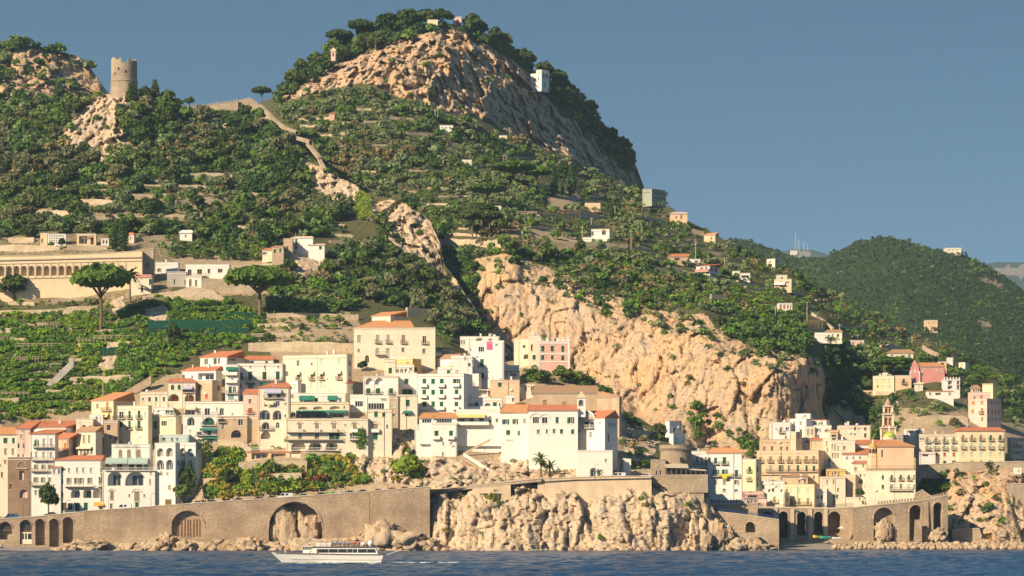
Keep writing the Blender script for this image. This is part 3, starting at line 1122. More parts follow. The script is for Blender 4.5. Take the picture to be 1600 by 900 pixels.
      if kd in 'oO':
        [link('shutter',open_leaf_mesh(ww,q05(hh - rise),mt,sg),fo,(0,0,0)) for sg in (-1,1)]
      elif mt and kd not in 'wdk':
        link('shutter',shutter_mesh(ww - .04,hh - .03,max(0,rise - .01),mt),fo,(0,-0.085,0.015))
      if 'b' in fl and flank == 0:
        w2 = q05(ww + 1.0)
        s.balcony_local(xm - w2 / 2,xm + w2 / 2,zb,0.8,'iron',False)
      if 'B' in fl and flank == 0:
        w2 = q05(ww + 1.0)
        s.balcony_local(xm - w2 / 2,xm + w2 / 2,zb - .95,0.9,'white_trim',True)
      if 'h' in fl and flank == 0:         # hood arch over it
        hb = MB()
        ap = arc_pts(xm - ww * .95,xm + ww * .95,zb + hh + ww * .55,ww * .8,10)
        for k in range(len(ap) - 1):
          hb.bar((ap[k][0],-.07,ap[k][1]),(ap[k + 1][0],-.07,ap[k + 1][1]),.16,.16)
        obj('hood_mould',hb,'stone_trim',s.e)
    parts.append(mk)

  def balcony_local(s,x0,x1,z,d,mat,solid,slab='stone_trim'):
    w = q05(x1 - x0)
    def mk():
      b = MB()
      b.box(0,w,-d,-0.003,-0.16,0)
      n = max(2,int(w / 1.6) + 1)
      for k in range(n):
        x = 0.08 + (w - .28) * k / (n - 1)
        b.hexa([(x,-.01,-.5),(x + .12,-.01,-.5),(x + .12,-.004,-.5),(x,-.004,-.5),(x,-d * .8,-.163),(x + .12,-d * .8,-.163),(x + .12,-.004,-.163),(x,-.004,-.163)])
      return b.mesh('balcony',slab)
    o = link('balcony',cached(('bal',w,d,slab),mk),s.e,(x0,0,z))
    link('railing',rail_mesh(w,d,mat,1.0,solid),o,(0,0,0.003))
    return o

  def balcony(s,x0,x1,py,d=1.1,mat='iron',solid=False,slab='stone_trim'):
    return s.balcony_local(s.fx(x0),s.fx(x1),s.fz(py),d,mat,solid,slab)

  def awning(s,x0,x1,y0,y1,mat='green_cloth',out=1.6):
    b = MB()
    xa,xb,za,zb = s.fx(x0),s.fx(x1),s.fz(y0),s.fz(y1)
    n = max(2,int((xb - xa) / 1.2))
    sag = lambda k: 0.05 * (k % 2)
    for k in range(n):
      x_0,x_1 = xa + (xb - xa) * k / n,xa + (xb - xa) * (k + 1) / n
      b.hexa([(x_0,-out,zb + .25 - sag(k)),(x_1,-out,zb + .25 - sag(k + 1)),(x_1,-.02,za - .06),(x_0,-.02,za - .06),
          (x_0,-out,zb + .29 - sag(k)),(x_1,-out,zb + .29 - sag(k + 1)),(x_1,-.02,za),(x_0,-.02,za)])
      b.box(x_0,x_1,-out - .03,-out - .003,zb - .12,zb + .25 - sag(k))
    o = obj('awning',b,mat,s.e)
    ab = MB()
    for x in (xa + .1,xb - .1):
      ab.bar((x,-.02,zb - .1),(x,-out + .1,zb + .2),.05)
    obj('awning_arm',ab,'iron',o)
    return o

  def _roof(s,r,trim,cornice,wm,par):
    w,D,H = s.w,s.D,s.H
    b = MB()
    if r[0] == 'flat':
      pr = min(par,H * .3)
      b.box(.28,w - .28,.28,D - .28,H - pr - .2,H - pr)
      s.roof = obj('roof',b,'terrace_floor',s.e)
      c = MB()
      o = .12
      c.box(-o,w + o,-o,.3,H,H + .14)
      c.box(-o,w + o,D - .3,D + o,H,H + .14)
      c.box(-o,.3,.303,D - .303,H,H + .14)
      c.box(w - .3,w + o,.303,D - .303,H,H + .14)
      if cornice:
        c.box(-.1,w + .1,-.14,-.003,H - pr - .16,H - pr)
      obj('parapet_coping',c,r[1] if len(r) > 1 else trim,s.roof)
    else:
      typ,py,xa,xb = r[:4]
      mat = r[4] if len(r) > 4 else 'red_tile'
      o = .38
      rise = max(.3,(s.base - py) * s.sc - H)
      yr = D * (r[5] if len(r) > 5 else .5)
      ax,bx = s.fx(xa),s.fx(xb)
      t_ = .16
      e = [(-o,-o),(w + o,-o),(w + o,D + o),(-o,D + o)]
      i = len(b.v)
      b.add([(p[0],p[1],H) for p in e] + [(p[0],p[1],H + t_) for p in e] + [(ax,yr,H + rise),(bx,yr,H + rise)])
      b.f += [tuple(i + k for k in q) for q in ((3,2,1,0),(0,1,5,4),(1,2,6,5),(2,3,7,6),(3,0,4,7),(4,5,9,8),(6,7,8,9),(5,6,9),(7,4,8))]
      s.roof = obj('roof',b,mat,s.e)
      g = MB()
      g.bar((ax,yr,H + rise + .05),(bx,yr,H + rise + .05),.3,.16)
      for p,q_ in ((e[0],ax),(e[3],ax),(e[1],bx),(e[2],bx)):
        g.bar((p[0],p[1],H + t_ + .03),(q_,yr,H + rise + .05),.22,.12)
      obj('ridge_tiles',g,mat,s.roof)
      c = MB()
      c.box(-.15,w + .15,-.2,-.003,H - .22,H - .003)
      obj('cornice',c,trim,s.roof)

  def box(s,name,mat,x0,x1,y0,y1,d0,d1,parent=None):
    b = MB()
    b.box(s.fx(x0),s.fx(x1),d0,d1,s.fz(y1),s.fz(y0))
    return obj(name,b,mat,parent or s.e)
# ------------------------------------------------------------------ the lower town, built from the shore road up
H_ = House
WALL_RECTS = []
# --- houses at the far end of the shore road
H_('pale yellow house with an orange tiled roof at the end of the shore road',(-30,27),679,800,'C',Y=927.5,roof=('hip',667,-30,30,'orange_tile'),
  rows=[('g',684,692.5,6.5,[8.5]),('g',684,692.5,4,[21]),('t',701,710,3.6,[8.5,20]),('t',719,724,3.6,[8]),('d',738,746,3.5,[3]),('d',756,764,4,[17])])
H_('narrow cream tower house with small arched windows beside the long red roof',(26,47),670,800,'B',D=8,Y=927.6,roof=('hip',657.5,38,60,'red_tile',.6),dy=-.4,
  rows=[('d',672,674,2,[35]),('y',678.5,685.5,3.8,[33.5]),('w',692,700.5,3,[29.3,37],'a'),('w',709,714.5,3,[29,36.5],'a')])
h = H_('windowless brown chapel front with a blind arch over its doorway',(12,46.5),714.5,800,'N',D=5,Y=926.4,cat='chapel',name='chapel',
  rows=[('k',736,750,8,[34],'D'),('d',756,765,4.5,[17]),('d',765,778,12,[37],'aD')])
hb = MB()
ap = arc_pts(h.fx(27),h.fx(41),h.fz(721),h.fz(721) - h.fz(728),12)
for k in range(12):
  hb.bar((ap[k][0],-.08,ap[k][1]),(ap[k + 1][0],-.08,ap[k + 1][1]),.3,.25)
hb.box(h.fx(25),h.fx(43),-.3,-.003,h.fz(733),h.fz(731))
obj('hood_mould',hb,'tan_wall',h.e)
H_('large white house under the long red tiled roof with two roof vents',(46,105,121),668,700,'W',roof=('hip',656,52,119,'red_tile',.7),rot=12,D=9,
  rows=[('d',674,676.5,2.5,[104])],side=[('d',673,676,3,[115])],chim=1)
H_('tall white house with three long balconies facing the sea',(47,86),678,800,'W',roof=('hip',671,70,104,'red_tile'),Y=926.6,D=7,
  rows=[('o',686,697,3.4,[57],'a'),('y',685.5,697,3.2,[68.5,80]),('y',706,715,3.4,[56.6,68,79.5]),('y',706,714,2.6,[48.8]),('O',726,733,3.6,[56,67.5,78.5]),('O',746,753.5,3.6,[56,67,78]),('w',766,774,3.4,[56,70])],
  bal=[(52.5,83,699,1.1),(50,84,719,1.1),(49,82,736,1.1),(48.5,77,758,1.1)])
H_('peach house with orange shutters between the white house and the tan one',(86,108,114),686,735,'E',roof=('hip',676.5,92,121,'red_tile'),
  rows=[('m',693,705,3.6,[90,102.8],'b'),('g',712,723,3,[89.6]),('w',711,714,2.5,[102])])
H_('tan house with a flat brown roof and a white lower storey',(120,152,160.5),675,718,'C',roof=('hip',667,124,158,'brown_tile'),rot=30,
  rows=[('t',680,692,4,[132,141]),('w',702,711,4.5,[127.5,133.5,139,145])],awn=[(121,147,698,701,'cream_cloth',.9)])
H_('cream house half hidden behind the long red roof',(119,145),655,690,'C',rows=[('d',664,669,6,[131],'aM'),('w',665,668,2.5,[141])],chim=1)
H_('small pale house with an arched window above the brown roofed house',(140,161),648,672,'w',rows=[('d',650,656,3,[151],'a'),('d',664,668,7,[150],'aM')])
H_('narrow stone house with a dark doorway in the stepped lane',(162,184),657,694,'T',rows=[('k',664,672,6,[170],'M'),('d',680,686,3,[172.5]),('d',682,690,4.5,[181])],chim=1)

# --- the big white hotel on the road
HA = H_('low white hotel wing with a red roof edge and an orange awning on the road',(86,158),719,800,'W',D=9,cat='hotel',name='hotel',roof=('hip',711.5,112,160,'red_tile',.3),Y=925,
    rows=[('y',731,738.5,3.2,[97.5,108,120.5,130,142,158]),('w',747,757,3,[97.5],'a'),('O',746.5,757,4,[107.5,119,127,140]),('g',746,757,4,[156]),
       ('w',768,778,4,[97],'a'),('w',763.5,778,15,[118],'aD'),('g',763,778,13,[136.5],'aD'),('x',763,778,13,[152],'aD'),('d',786,798,7,[100,110,121]),('g',785,798,6,[134])],
    bal=[(102,145,760,1.2,'white_trim'),(153,160,760,1.0,'white_trim')],awn=[(147.5,163,784,790,'amber_cloth',1.6)])
H_('little brick topped annexe squeezed against the white hotel',(80.5,95),731,800,'w',D=6,roof=('hip',724,84,94,'brown_tile'),dy=-.6,Y=925,
  rows=[('w',733,741,4,[85,92.5]),('d',757,765,2,[84])])
HB = H_('white hotel block with painted name, green awnings and two great arches',(160,242),735,800,'W',D=8,cat='hotel',name='hotel',Y=924,par=.2,rect=True,
    rows=[('w',737,759,22.5,[179.5],'aD'),('w',737,759,30,[211.5],'aD'),('y',737,742,3,[235.7],'a'),('y',748.5,757,3.6,[234.5],'a'),
       ('t',767,781,6,[175],'h'),('t',768,783,8.5,[214],'h'),('d',773,776,2.4,[202]),('d',773,776,2.4,[225.5]),('g',785,795,5.5,[214]),('d',787,798,4,[174])],
    bal=[(165,244,735.2,.5,'white_trim')])
HC = H_('upper storey of the white hotel carrying its painted name',(174.5,235),694.5,738,'W',D=6,cat='hotel',name='hotel',Y=927.5,
    rows=[('t',702,714,6,[188.3],'a'),('t',702,714,6.4,[201.6],'a'),('t',702,714,6.4,[216.8],'a'),('d',724,735,8,[187,206,218]),('w',724,735,6,[228])],
    awn=[(166,200,715,724.5,'sage_cloth',2.8),(201,232,715,725,'sage_cloth',2.8)])
HD = H_('white hotel tower with two tiers of open arches above a garage door',(242,275.5,281),692.5,800,'W',cat='hotel',name='hotel',Y=924.5,rot=20,trim='coping',
    rows=[('y',700,713.5,11.5,[250.8],'aD'),('y',700,713.5,11.5,[266],'aD'),('w',718.5,734,11.5,[250.8],'aD'),('w',718.5,734,11.5,[266],'aD'),('y',737,743,4,[253.5,262.5],'a'),('t',757,765,4,[266],'a'),('b',781,796,11,[264])],
    side=[('w',720,728,2.5,[279])])
H_('shaded east wing of the white hotel with closed arches',(281,307,315),692,775,'w',cat='hotel',name='hotel',Y=930,rot=25,trim='coping',
  rows=[('y',700,713,8,[285.5],'aM'),('y',701,713,8,[298],'aM'),('w',719,733,8,[285.5],'aM'),('w',719,733,8,[298],'aM')])
H_('pale aqua penthouse with a white slab roof on the hotel',(249,295),679.5,693,'A',D=6,Y=936,trim='white_trim',rows=[('d',684,689,2.4,[269,277]),('d',683,689,5,[256])])

# --- terraces left of the middle
H_('cream house with an orange roof and yellow awning under the vines',(143,180,205),626.5,668,'Y',roof=('hip',613,163,196,'orange_tile'),rot=28,
  rows=[('w',631,639,3.6,[153]),('m',629,641,3.8,[169.5]),('d',651,657,4,[168])],side=[('d',618,623,3,[196]),('d',645,650,3,[190])],bal=[(161,176,642,1.0)],awn=[(160.5,173.5,644.5,652,'yellow_cloth',1.3)])
H_('square cream house with two rows of tall green shutters',(183,234,238.5),634.5,690,'C',rot=20,trim='coping',par=.9,
  rows=[('w',643,654,7,[190],'b'),('g',642,654,3.8,[203.4],'b'),('g',642,654,4.6,[219],'b'),('p',644,654,4,[229.4]),('g',659,667.5,4.4,[189.6]),('g',658,671,4,[203.4],'b'),('g',658,670.5,5,[218.8],'b')],chim=1)
H_('long low cream house with three green windows below the arched house',(219,262),612.5,640,'C',trim='coping',rows=[('g',620.5,627,3.6,[233.6,244,256]),('w',622,626,2.5,[224])])
H_('narrow yellow house with one dark green door',(237,247.5),648,680,'Y',D=6,rows=[('g',658,670,4.6,[242.4])])
H_('small yellow house with a white balustrade along its roof terrace',(247.5,277,285),650.5,680,'Y',rot=35,rows=[('w',658,666,9.5,[257]),('p',657,666,5.6,[270.5])],bal=[(247,277,650.5,.4,'white_trim')])
H_('white terrace house with potted plants above the yellow house',(239,270),637,655,'w',D=7,rows=[('g',641,649,4,[268]),('w',640,648,7,[262])],chim=1)
H_('cream house with two arched green windows over two wide arches',(263,305),597.5,635,'C',roof=('hip',591,268,298,'red_tile',.3),
  rows=[('g',601,609,5,[269.7],'a'),('g',601,609,4.6,[280],'a'),('w',602,612.5,16,[294],'aD'),('r',615.5,627,18,[271],'aD'),('m',616,627,15,[296],'aD')],
  bal=[(286,302,613,.7)],awn=[(286,301,602.5,608,'lilac_cloth',1.0)])
H_('white upper house with a red roof and open loggia behind the arched house',(284,340,348),580,602,'W',roof=('hip',573.5,296,345,'red_tile'),rot=25,
  rows=[('d',586,591,4,[287]),('w',587,592,2.4,[301]),('w',584,594,26,[324],'D')],chim=2)
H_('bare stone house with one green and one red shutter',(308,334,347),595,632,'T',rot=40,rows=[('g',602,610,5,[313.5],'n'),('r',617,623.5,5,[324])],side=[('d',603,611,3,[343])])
H_('white house under a red gabled roof with open green shutters below the vines',(313,357,377),559,580,'W',roof=('hip',549,325,372,'red_tile'),rot=28,
  rows=[('o',561.5,570,2.6,[322.7]),('o',560.5,569.5,2.6,[337.5]),('w',560.5,569.5,4,[344])],side=[('w',560,564,9,[364])],chim=1)
H_('narrow white house stacked with small balconies under a green awning',(352,372),570,632,'w',D=7,dy=-.6,
  rows=[('d',577,584,12,[362],'M'),('w',591,596,4,[363]),('g',604,614,4.6,[359.6]),('w',604,613,5,[366.5]),('q',617,624,8.5,[361])],bal=[(353,371,586,1.0,'white_trim',True),(353,371,598,1.0,'white_trim',True),(353,371,615,.8)],awn=[(353.5,370.5,573,578.5,'green_cloth',1.3)])
H_('wide white house with a line of round holes over tall green doors',(371,442),568,618,'W',D=8,trim='coping',
  rows=[('d',572,574.5,2.4,[376.8,391.3,413.5,434.8]),('w',582,593,5,[377.5]),('g',581,593,6,[391]),('g',581,593,6,[413.2]),('g',581,593,6,[434]),('w',600,607,3.6,[376]),('w',600,608,9.5,[391.5]),('w',600,607,6,[411])],
  bal=[(373,440,594,1.0)],awn=[(384,399,598,601,'green_cloth',.9),(406,420,598,601,'green_cloth',.9)])
H_('low house with a long red roof set back on the white house',(383,427),562.5,572,'W',D=5,roof=('hip',555.5,384,426,'red_tile'),dy=2,rows=[('g',564,568,4,[394.5,416.5])])
H_('big cream palazzo with five small cream awnings',(442,545,552),555.5,622,'C',rot=22,trim='stone_trim',par=1.0,dy=-.5,
  rows=[('w',563.5,572.5,4.6,[466.5]),('w',580,588,5,[448.5],'a'),('d',568,571,3,[488.5]),('t',584,594,5,[467]),('t',584,594,4.6,[489,504.7,532.4]),('p',562,571,6,[504,532.5]),('p',598,608,5,[488,504])],
  side=[('d',565,573,2,[549]),('d',582,590,2,[549])],
  bal=[(463,471.5,594,.9),(484.5,493.5,594,.9),(500,509,594,.9),(528,537,594,.9)],
  awn=[(463,471,580,585.5,'cream_cloth',.9),(485,493,580,585.5,'cream_cloth',.9),(500.5,508.5,580,585.5,'cream_cloth',.9),(528.5,536.5,580,585.5,'cream_cloth',.9)],chim=2)
H_('small white house with a red roof in front of the cream palazzo',(511.5,542,552),600,624,'W',D=6,roof=('hip',593.5,513,543,'red_tile'),rot=35,dy=-1.5,rows=[('g',605,616.5,6,[527],'b')],side=[('w',603,609,2,[545,548,551])])
H_('small white box house with a tan shutter below the palazzo',(453,466,471),596,622,'W',D=5,rot=40,dy=-1.2,rows=[('p',600,611,5,[460.5])])
H_('white terrace house with two green awnings below the palazzo',(452,540),614.5,634,'W',D=6,par=.9,
  rows=[('d',617,621,4,[456.5]),('d',620,628,22,[479],'M'),('g',622,628,5,[494.5]),('w',621,628,10,[519],'M'),('w',622,628,6,[531])],awn=[(467.5,491,618,625.5,'green_cloth',1.2),(512,527,618,625,'green_cloth',1.2)])
H_('long tan house with segmental arches and a green roller awning',(450,545),628.5,658,'C',D=6,trim='stone_trim',par=.5,
  rows=[('x',635.5,640,13,[473.5],'aM'),('x',635,640,15,[496.5],'aM'),('x',634.5,640,17,[523.5],'aM'),('w',644.5,652.5,22,[474,500,526],'M'),('d',644,652,9,[458],'aM'),('d',635,638,2.4,[538])],
  bal=[(452,544,653,1.2)],awn=[(463,508,641,645,'green_cloth',1.3),(509,543,641,645,'green_cloth',1.3)])
H_('long yellow house with hooded balcony doors above the yellow shrubs',(447,575),654,706,'C',D=8,dy=-2,trim='stone_trim',par=.4,
  rows=[('t',661.5,670.5,6,[468.8,495.3,522,554.2],'hB'),('d',663,665,2.4,[539.5]),('w',676,686,6,[469]),('w',676,686,7,[495.3]),('g',676,687,16,[522.4]),('w',677,686,14.5,[554.2]),('d',676,678,2.4,[566]),('x',690,704,23,[466],'aD'),('w',690,704,20,[492.6],'aD'),('w',690,704,19,[518.4],'aD')],
  bal=[(448,534,675,1.4,'stone_trim'),(447,534,687,1.2),(546,562,687,1.0,'white_trim'),(455,530,704,.8,'white_trim')])
H_('pinkish white house with a little red hip roof',(380,404),615.5,672,'B',D=6,roof=('hip',607.5,382,402,'red_tile'),rows=[('w',623.5,631,5,[390.8]),('r',638,646,6,[391],'b'),('p',657,667,5,[392.5])])
H_('cream house with a red hip roof and lilac awning over big arched glass doors',(404,452),606,695,'C',D=7,dy=-1,roof=('hip',598,421,449,'red_tile'),
  rows=[('g',615.5,621.5,5.6,[421.6]),('g',615.5,621.5,5.6,[435.2]),('w',627,635,6,[434]),('x',628,635,14,[420],'M'),('w',641,656,18.5,[413.5],'aM'),('w',641,656,15,[433.2],'aM'),('w',648,652,3,[446]),('w',660,671,13,[415],'aM'),('w',660,669,6,[434],'a'),('x',674,686,15,[415],'aD'),('d',615,618,2.5,[446]),('d',630,632,2,[446])],
  bal=[(412,441,622,.9),(405,427,671,.7,'iron')],awn=[(412.5,440,607.5,614.5,'lilac_cloth',1.2),(414,428,627,632,'cream_cloth',1.0)],chim=1)
H_('long white house with dark doors along its terrace, below the stacked balconies',(288,384),627.5,652,'W',D=6,trim='coping',par=.5,
  rows=[('w',638,649,8,[324]),('w',638,649,7,[346.5]),('y',638,648,5,[311]),('w',640,648,14,[297],'M'),('d',646,648,2,[363]),('w',637,642,2,[339])],bal=[(287,340,649,.9)],awn=[(291,306,634,640,'cream_cloth',1.0)])
H_('white house with round cornered loggias and two long green awnings',(286,340),649,688,'W',D=7,dy=-.8,par=.2,
  rows=[('w',652,665,12,[298.5],'aM'),('g',651.5,664,18,[326],'aM'),('g',673,680,6,[327],'n'),('d',675,680,6,[312]),('d',684,688,16,[327])],bal=[(314,338,664.5,.8),(307,340,680,.9)],awn=[(312.5,339.5,669,672.5,'green_cloth',1.2),(318,340,682,685.5,'green_cloth',1.2)])
H_('tan stone house with a white mullioned window over a big dark arch',(340,386),650.5,692,'T',D=6,dy=-.4,rows=[('w',655,665,8,[376]),('w',664,671,4,[348.5],'n'),('d',652,659,9,[347],'aM'),('k',672,684,16,[369],'aD'),('d',653,655,2,[366])],bal=[(341,352,659.5,.8)])
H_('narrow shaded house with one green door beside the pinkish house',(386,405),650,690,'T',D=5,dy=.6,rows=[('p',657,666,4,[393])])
# glazed restaurant and retaining wall above the yellow shrubs
H_('long low restaurant with a red edged roof and wide glazing above the yellow shrubs',(386,471),706,720,'E',D=6,Y=931,cat='restaurant',name='restaurant',trim='red_tile',par=.15,rows=[('w',708.5,717.5,24,[406],'M'),('w',708.5,717.5,24,[435],'M'),('w',708.5,717.5,14,[461],'M')],bal=[(386,420,703,.3,'white_trim')])

# --- the middle of the town
H_('stone fronted cream palazzo with an orange roof high above the town',(553,680),512,575,'C',D=11,cat='palazzo',name='palazzo',roof=('flat','stone_trim'),par=.3,trim='stone_trim',
  rows=[('y',523.5,535,5.4,[561]),('y',523.5,535.5,5,[590],'b'),('y',523,535.5,5,[606.5],'b'),('t',524,536,5.4,[630.3],'b'),('w',525,536.5,5.4,[663.3],'b'),('y',544,552,5,[589.5,606]),('w',543.5,550.5,5,[629.8]),('w',544.5,553,5,[662.5]),('d',545,549.5,3.6,[560.6],'a'),('d',555,566,6.5,[573.5],'a')],
  bal=[(586,602,554,1.4,'wood')])
h = House('orange tiled upper wing on the roof of the stone fronted palazzo',(556,645),512,514.5,'C',D=9,name='palazzo',cat='roof wing',roof=('hip',500,583,640,'orange_tile'),Y=float(LA.Y(610,575)) + 1.2,below=.5,cornice=False)
House('small tower with an orange roof at the back of the stone fronted palazzo',(581,611,633),494.5,502,'C',D=6,name='palazzo',cat='roof wing',roof=('hip',487.5,584,625,'orange_tile'),rot=35,Y=float(LA.Y(610,575)) + 7,below=4)
H_('bright ochre house with a dark window under its terrace',(600,646,659),562.5,584,'O',D=7,rot=35,rows=[('d',566,568.5,4,[638])],side=[('d',576,582,6,[650])])
H_('cream tower house with two green windows beside the three small arches',(600.5,618),562,612,'C',D=7,dy=-.8,trim='stone_trim',rows=[('g',575,583.5,5.6,[609.7]),('w',593.5,601,5,[612.2],'n')],chim=1)
H_('white top storey with three little arched windows',(617.5,647),570,590,'W',D=6,rows=[('t',576,582.5,4.6,[621.5],'a'),('t',576,582.5,4.4,[627.8],'a'),('w',576,582.5,5,[634.6],'a'),('d',575,578,3,[641.5])])
H_('white house with a deep round arch over one green shutter',(617.5,651),583,624,'W',D=8,dy=-.6,rows=[('g',592,599.5,6.8,[635]),('g',606,616.5,22,[634.5],'aM')])
H_('white hotel with blind arches, green shutters and a painted name',(567.5,622),588,640,'W',D=8,dy=-.8,par=.3,cat='hotel',name='hotel',trim='coping',
  rows=[('x',590.5,601,13,[577.5],'aM'),('x',590.5,601,13,[592.5],'aM'),('g',607,615,6.4,[575.6],'b'),('g',607,615,6.2,[590.6],'b'),('g',607,615,6,[611],'b')])
H_('glazed white veranda hung under the hotel with the painted name',(547,575),617,640,'W',D=5,dy=-1.2,rows=[('w',627,635.5,17,[564],'n'),('d',633,635,2,[549.5])])
HV = H_('longer glazed veranda bearing the painted hotel name',(573,608),618,643,'W',D=5,dy=-1.6,rows=[('w',630,639.5,24,[588],'n')])
H_('tan house with two green shutters below the glazed veranda',(575,612),640,706,'C',D=7,dy=-1.8,trim='stone_trim',rows=[('g',642.5,651.5,5.4,[587.5]),('g',644.5,651.5,5,[599.6]),('t',662,670.5,7,[586.6],'hB'),('g',676.5,687,7,[586.6]),('d',664,669,3,[605])])
H_('narrow tan house front with a walled up window',(608,622),619,672,'T',D=6,dy=-.9,rows=[('p',631,637,5,[615.5]),('g',646,650.5,3.6,[614.8])])
H_('tan house with a green awning above the pale rock',(622,652),617,668,'C',D=7,dy=-1,par=.3,trim='stone_trim',rows=[('g',624.5,635,6,[637]),('g',646,650.5,5.2,[635.2])],awn=[(629.5,643.5,641.8,645.5,'green_cloth',1.1)])
H_('white hotel with three tiers of rounded white balconies and green shutters',(651,725,738),584.5,652,'W',rot=14,cat='hotel',name='hotel',trim='coping',
  rows=[('g',592,600,6,[663.2],'B'),('g',592,600,5.8,[677]),('g',592.5,600,5.8,[690.6],'B'),('o',592.5,600,6,[713.8],'B'),('g',608.5,617,6,[663],'B'),('g',609,617,5.8,[677]),('g',609,617,5.8,[690.4],'B'),('g',609.5,617,5.6,[713.8],'B'),('g',627.5,636,6,[663],'B'),('g',627.5,636,5.6,[677]),('g',628,636,5.8,[690.2],'B'),('g',628.5,636,6,[713.6],'B')],chim=2)
H_('small white roof house with one green shutter behind the balcony hotel',(684,706,726),574,588,'W',D=6,rot=40,roof=('flat','red_tile'),rows=[('g',579,586,5.6,[701])],side=[('d',580,583,3,[716])])
H_('white house with brown roof slabs and a grey shutter',(684,716,724),561,577,'w',D=6,rot=30,roof=('hip',554,690,716,'brown_tile'),rows=[('p',567,573,8.5,[705])],side=[('d',565,573,3,[720])])
H_('cream garden house behind the ochre house',(663,690),552,572,'C',D=6,rows=[('d',560,563,4,[666]),('d',556,559,3,[684])],chim=1)
H_('small white cube house with one green window beside the balcony hotel',(722,736,748),604,630,'W',D=5,rot=38,rows=[('g',611.5,617,5,[730])])
H_('white house with a recessed balcony next to the tallest white house',(724,748,752),585,612,'W',D=5,rot=30,rows=[('w',594,602,9,[732.5],'M'),('p',593,601,5,[740.5],'a')],bal=[(725,741,603,.8)])
HT = H_('tallest white house of the town with a pink cloth on its terrace',(737,787,789),533,606,'W',D=9,rot=10,trim='white_trim',
    rows=[('w',542,550,8.4,[752.2]),('g',561.5,573.5,5.4,[753.2],'b'),('g',582.5,590.5,5.2,[753.4],'n'),('w',538,541,4,[776])],bal=[(748,759,592,.8)])
H_('white lower wing with small dark windows left of the tallest white house',(705,738),556,600,'W',D=7,rows=[('d',558.5,562,3.2,[727]),('g',567.5,572,3.6,[733.6]),('w',562,571,1.6,[738.5])],chim=1)
H_('stepped white rooftop rooms above the tallest white house',(719,780),526,545,'W',D=7,dy=1.5,rows=[('w',532,538,3,[721.5,725.5]),('d',528,534,9,[748.5]),('d',529,533,5,[766]),('w',545,548,2,[736])],chim=3)
H_('white wing stepping down to the garden from the tallest white house',(786,811),571,600,'W',D=8,dy=.6)
H_('white wing with a red tiled edge and two green windows facing the garden',(764,812),580.5,600,'W',D=6,dy=-.8,trim='red_tile',par=.1,rows=[('g',583,588,5.2,[774.5]),('o',583.5,588.5,5,[802]),('x',582,588,12,[788],'aM')])
H_('tan lower house with one green window by the convent garden',(766,812),594,626,'E',D=7,dy=-1,trim='coping',rows=[('g',597,604.5,5.6,[781])],chim=1)
H_('white hotel terrace with green doors below a dark flat canopy',(722,786),621.5,650,'W',D=7,dy=-1.5,cat='hotel',name='hotel',trim='coping',par=.9,rows=[('g',629,638,6,[730],'n'),('x',630.5,639,9,[736.5],'aM'),('g',629,638,6,[744.5]),('x',630,639,11,[762],'aM'),('g',628.5,638,6,[773.2]),('w',629,637,3,[781],'a')],bal=[(711,781,639.5,.8,'white_trim',True)])
h = H_('dark flat canopy on thin posts over the white hotel terrace',(746,789),608,621,'W',D=4,cat='canopy',name='terrace_canopy',dy=-1.2,below=0.0,rows=[('x',610,619.5,13,[754,768.5,782],'M')],roof=('flat','iron'))
H_('white cubic roof room with a dark doorway beside the tan dormered house',(790,805),618,640,'W',D=4,rows=[('d',621,627,4,[802])])
H_('little cream house with two dark windows by the great hall',(813,836),600,620,'C',D=5,roof=('flat','tan_wall'),rows=[('d',604,611,3.8,[821.5]),('d',604.5,611,3.4,[831.4])],bal=None or [])
H_('white lunette house with green shutters left of the pink house',(803,827),530,572,'C',D=7,dy=1,rows=[('g',539.5,543.5,4,[819]),('k',553,561,7.5,[822],'aM')])
H_('taller cream house joined to the pink house',(826,842),524,568,'C',D=7,rows=[('k',539,548,3,[831]),('g',554.5,562,4.6,[834.6])],chim=2)
h = H_('pink house with white bands and green shutters at the foot of the cliff',(842,890),533.5,582,'P',D=8,rows=[('g',540,549.5,4.6,[848.2,863]),('g',540.5,550,4.6,[879.4]),('g',555,562.5,4.4,[848]),('g',555,562,4.4,[863]),('g',555.5,563.5,4.6,[879.4]),('g',571,577,4,[879.4])])
b = MB()
for y in (552.3,565,535):
  b.box(0,h.w,-.09,-.003,h.fz(y) - .16,h.fz(y) + .16)
for x in (0,h.w - .5):
  b.box(x,x + .5,-.1,-.003,-2,h.H - .3)
obj('painted_band',b,'white_trim',h.e)
for x in (844,855,872,880,888.5):
  b = MB()
  xx = h.fx(x)
  b.box(xx - .55,xx + .55,-.11,.3,h.H + .143,h.H + 1.0)
  b.lathe((xx,.1,h.H + 1.0),[(.5,0),(.35,.25),(.1,.4)],8)
  obj('parapet_merlon',b,'white_wall',h.e)
# pink cloth
b = MB()
for k in range(6):
  x0,x1 = 760.5 + 1.45 * k,760.5 + 1.45 * (k + 1)
  y = -.16 - .07 * (k % 2)
  b.hexa([(HT.fx(x0),y,HT.fz(546.5)),(HT.fx(x1),y + .05,HT.fz(547)),(HT.fx(x1),y + .09,HT.fz(547)),(HT.fx(x0),y + .04,HT.fz(546.5)),
      (HT.fx(x0),y,HT.fz(534)),(HT.fx(x1),y + .05,HT.fz(534)),(HT.fx(x1),y + .09,HT.fz(534)),(HT.fx(x0),y + .04,HT.fz(534))])
o = obj('hanging_cloth',b,'pink_cloth')
o.matrix_world = Matrix.Translation(HT.e.location) @ Matrix.Rotation(-HT.a,4,'Z')
tag(o,'bright pink cloth hung over the terrace of the tallest white house','cloth')

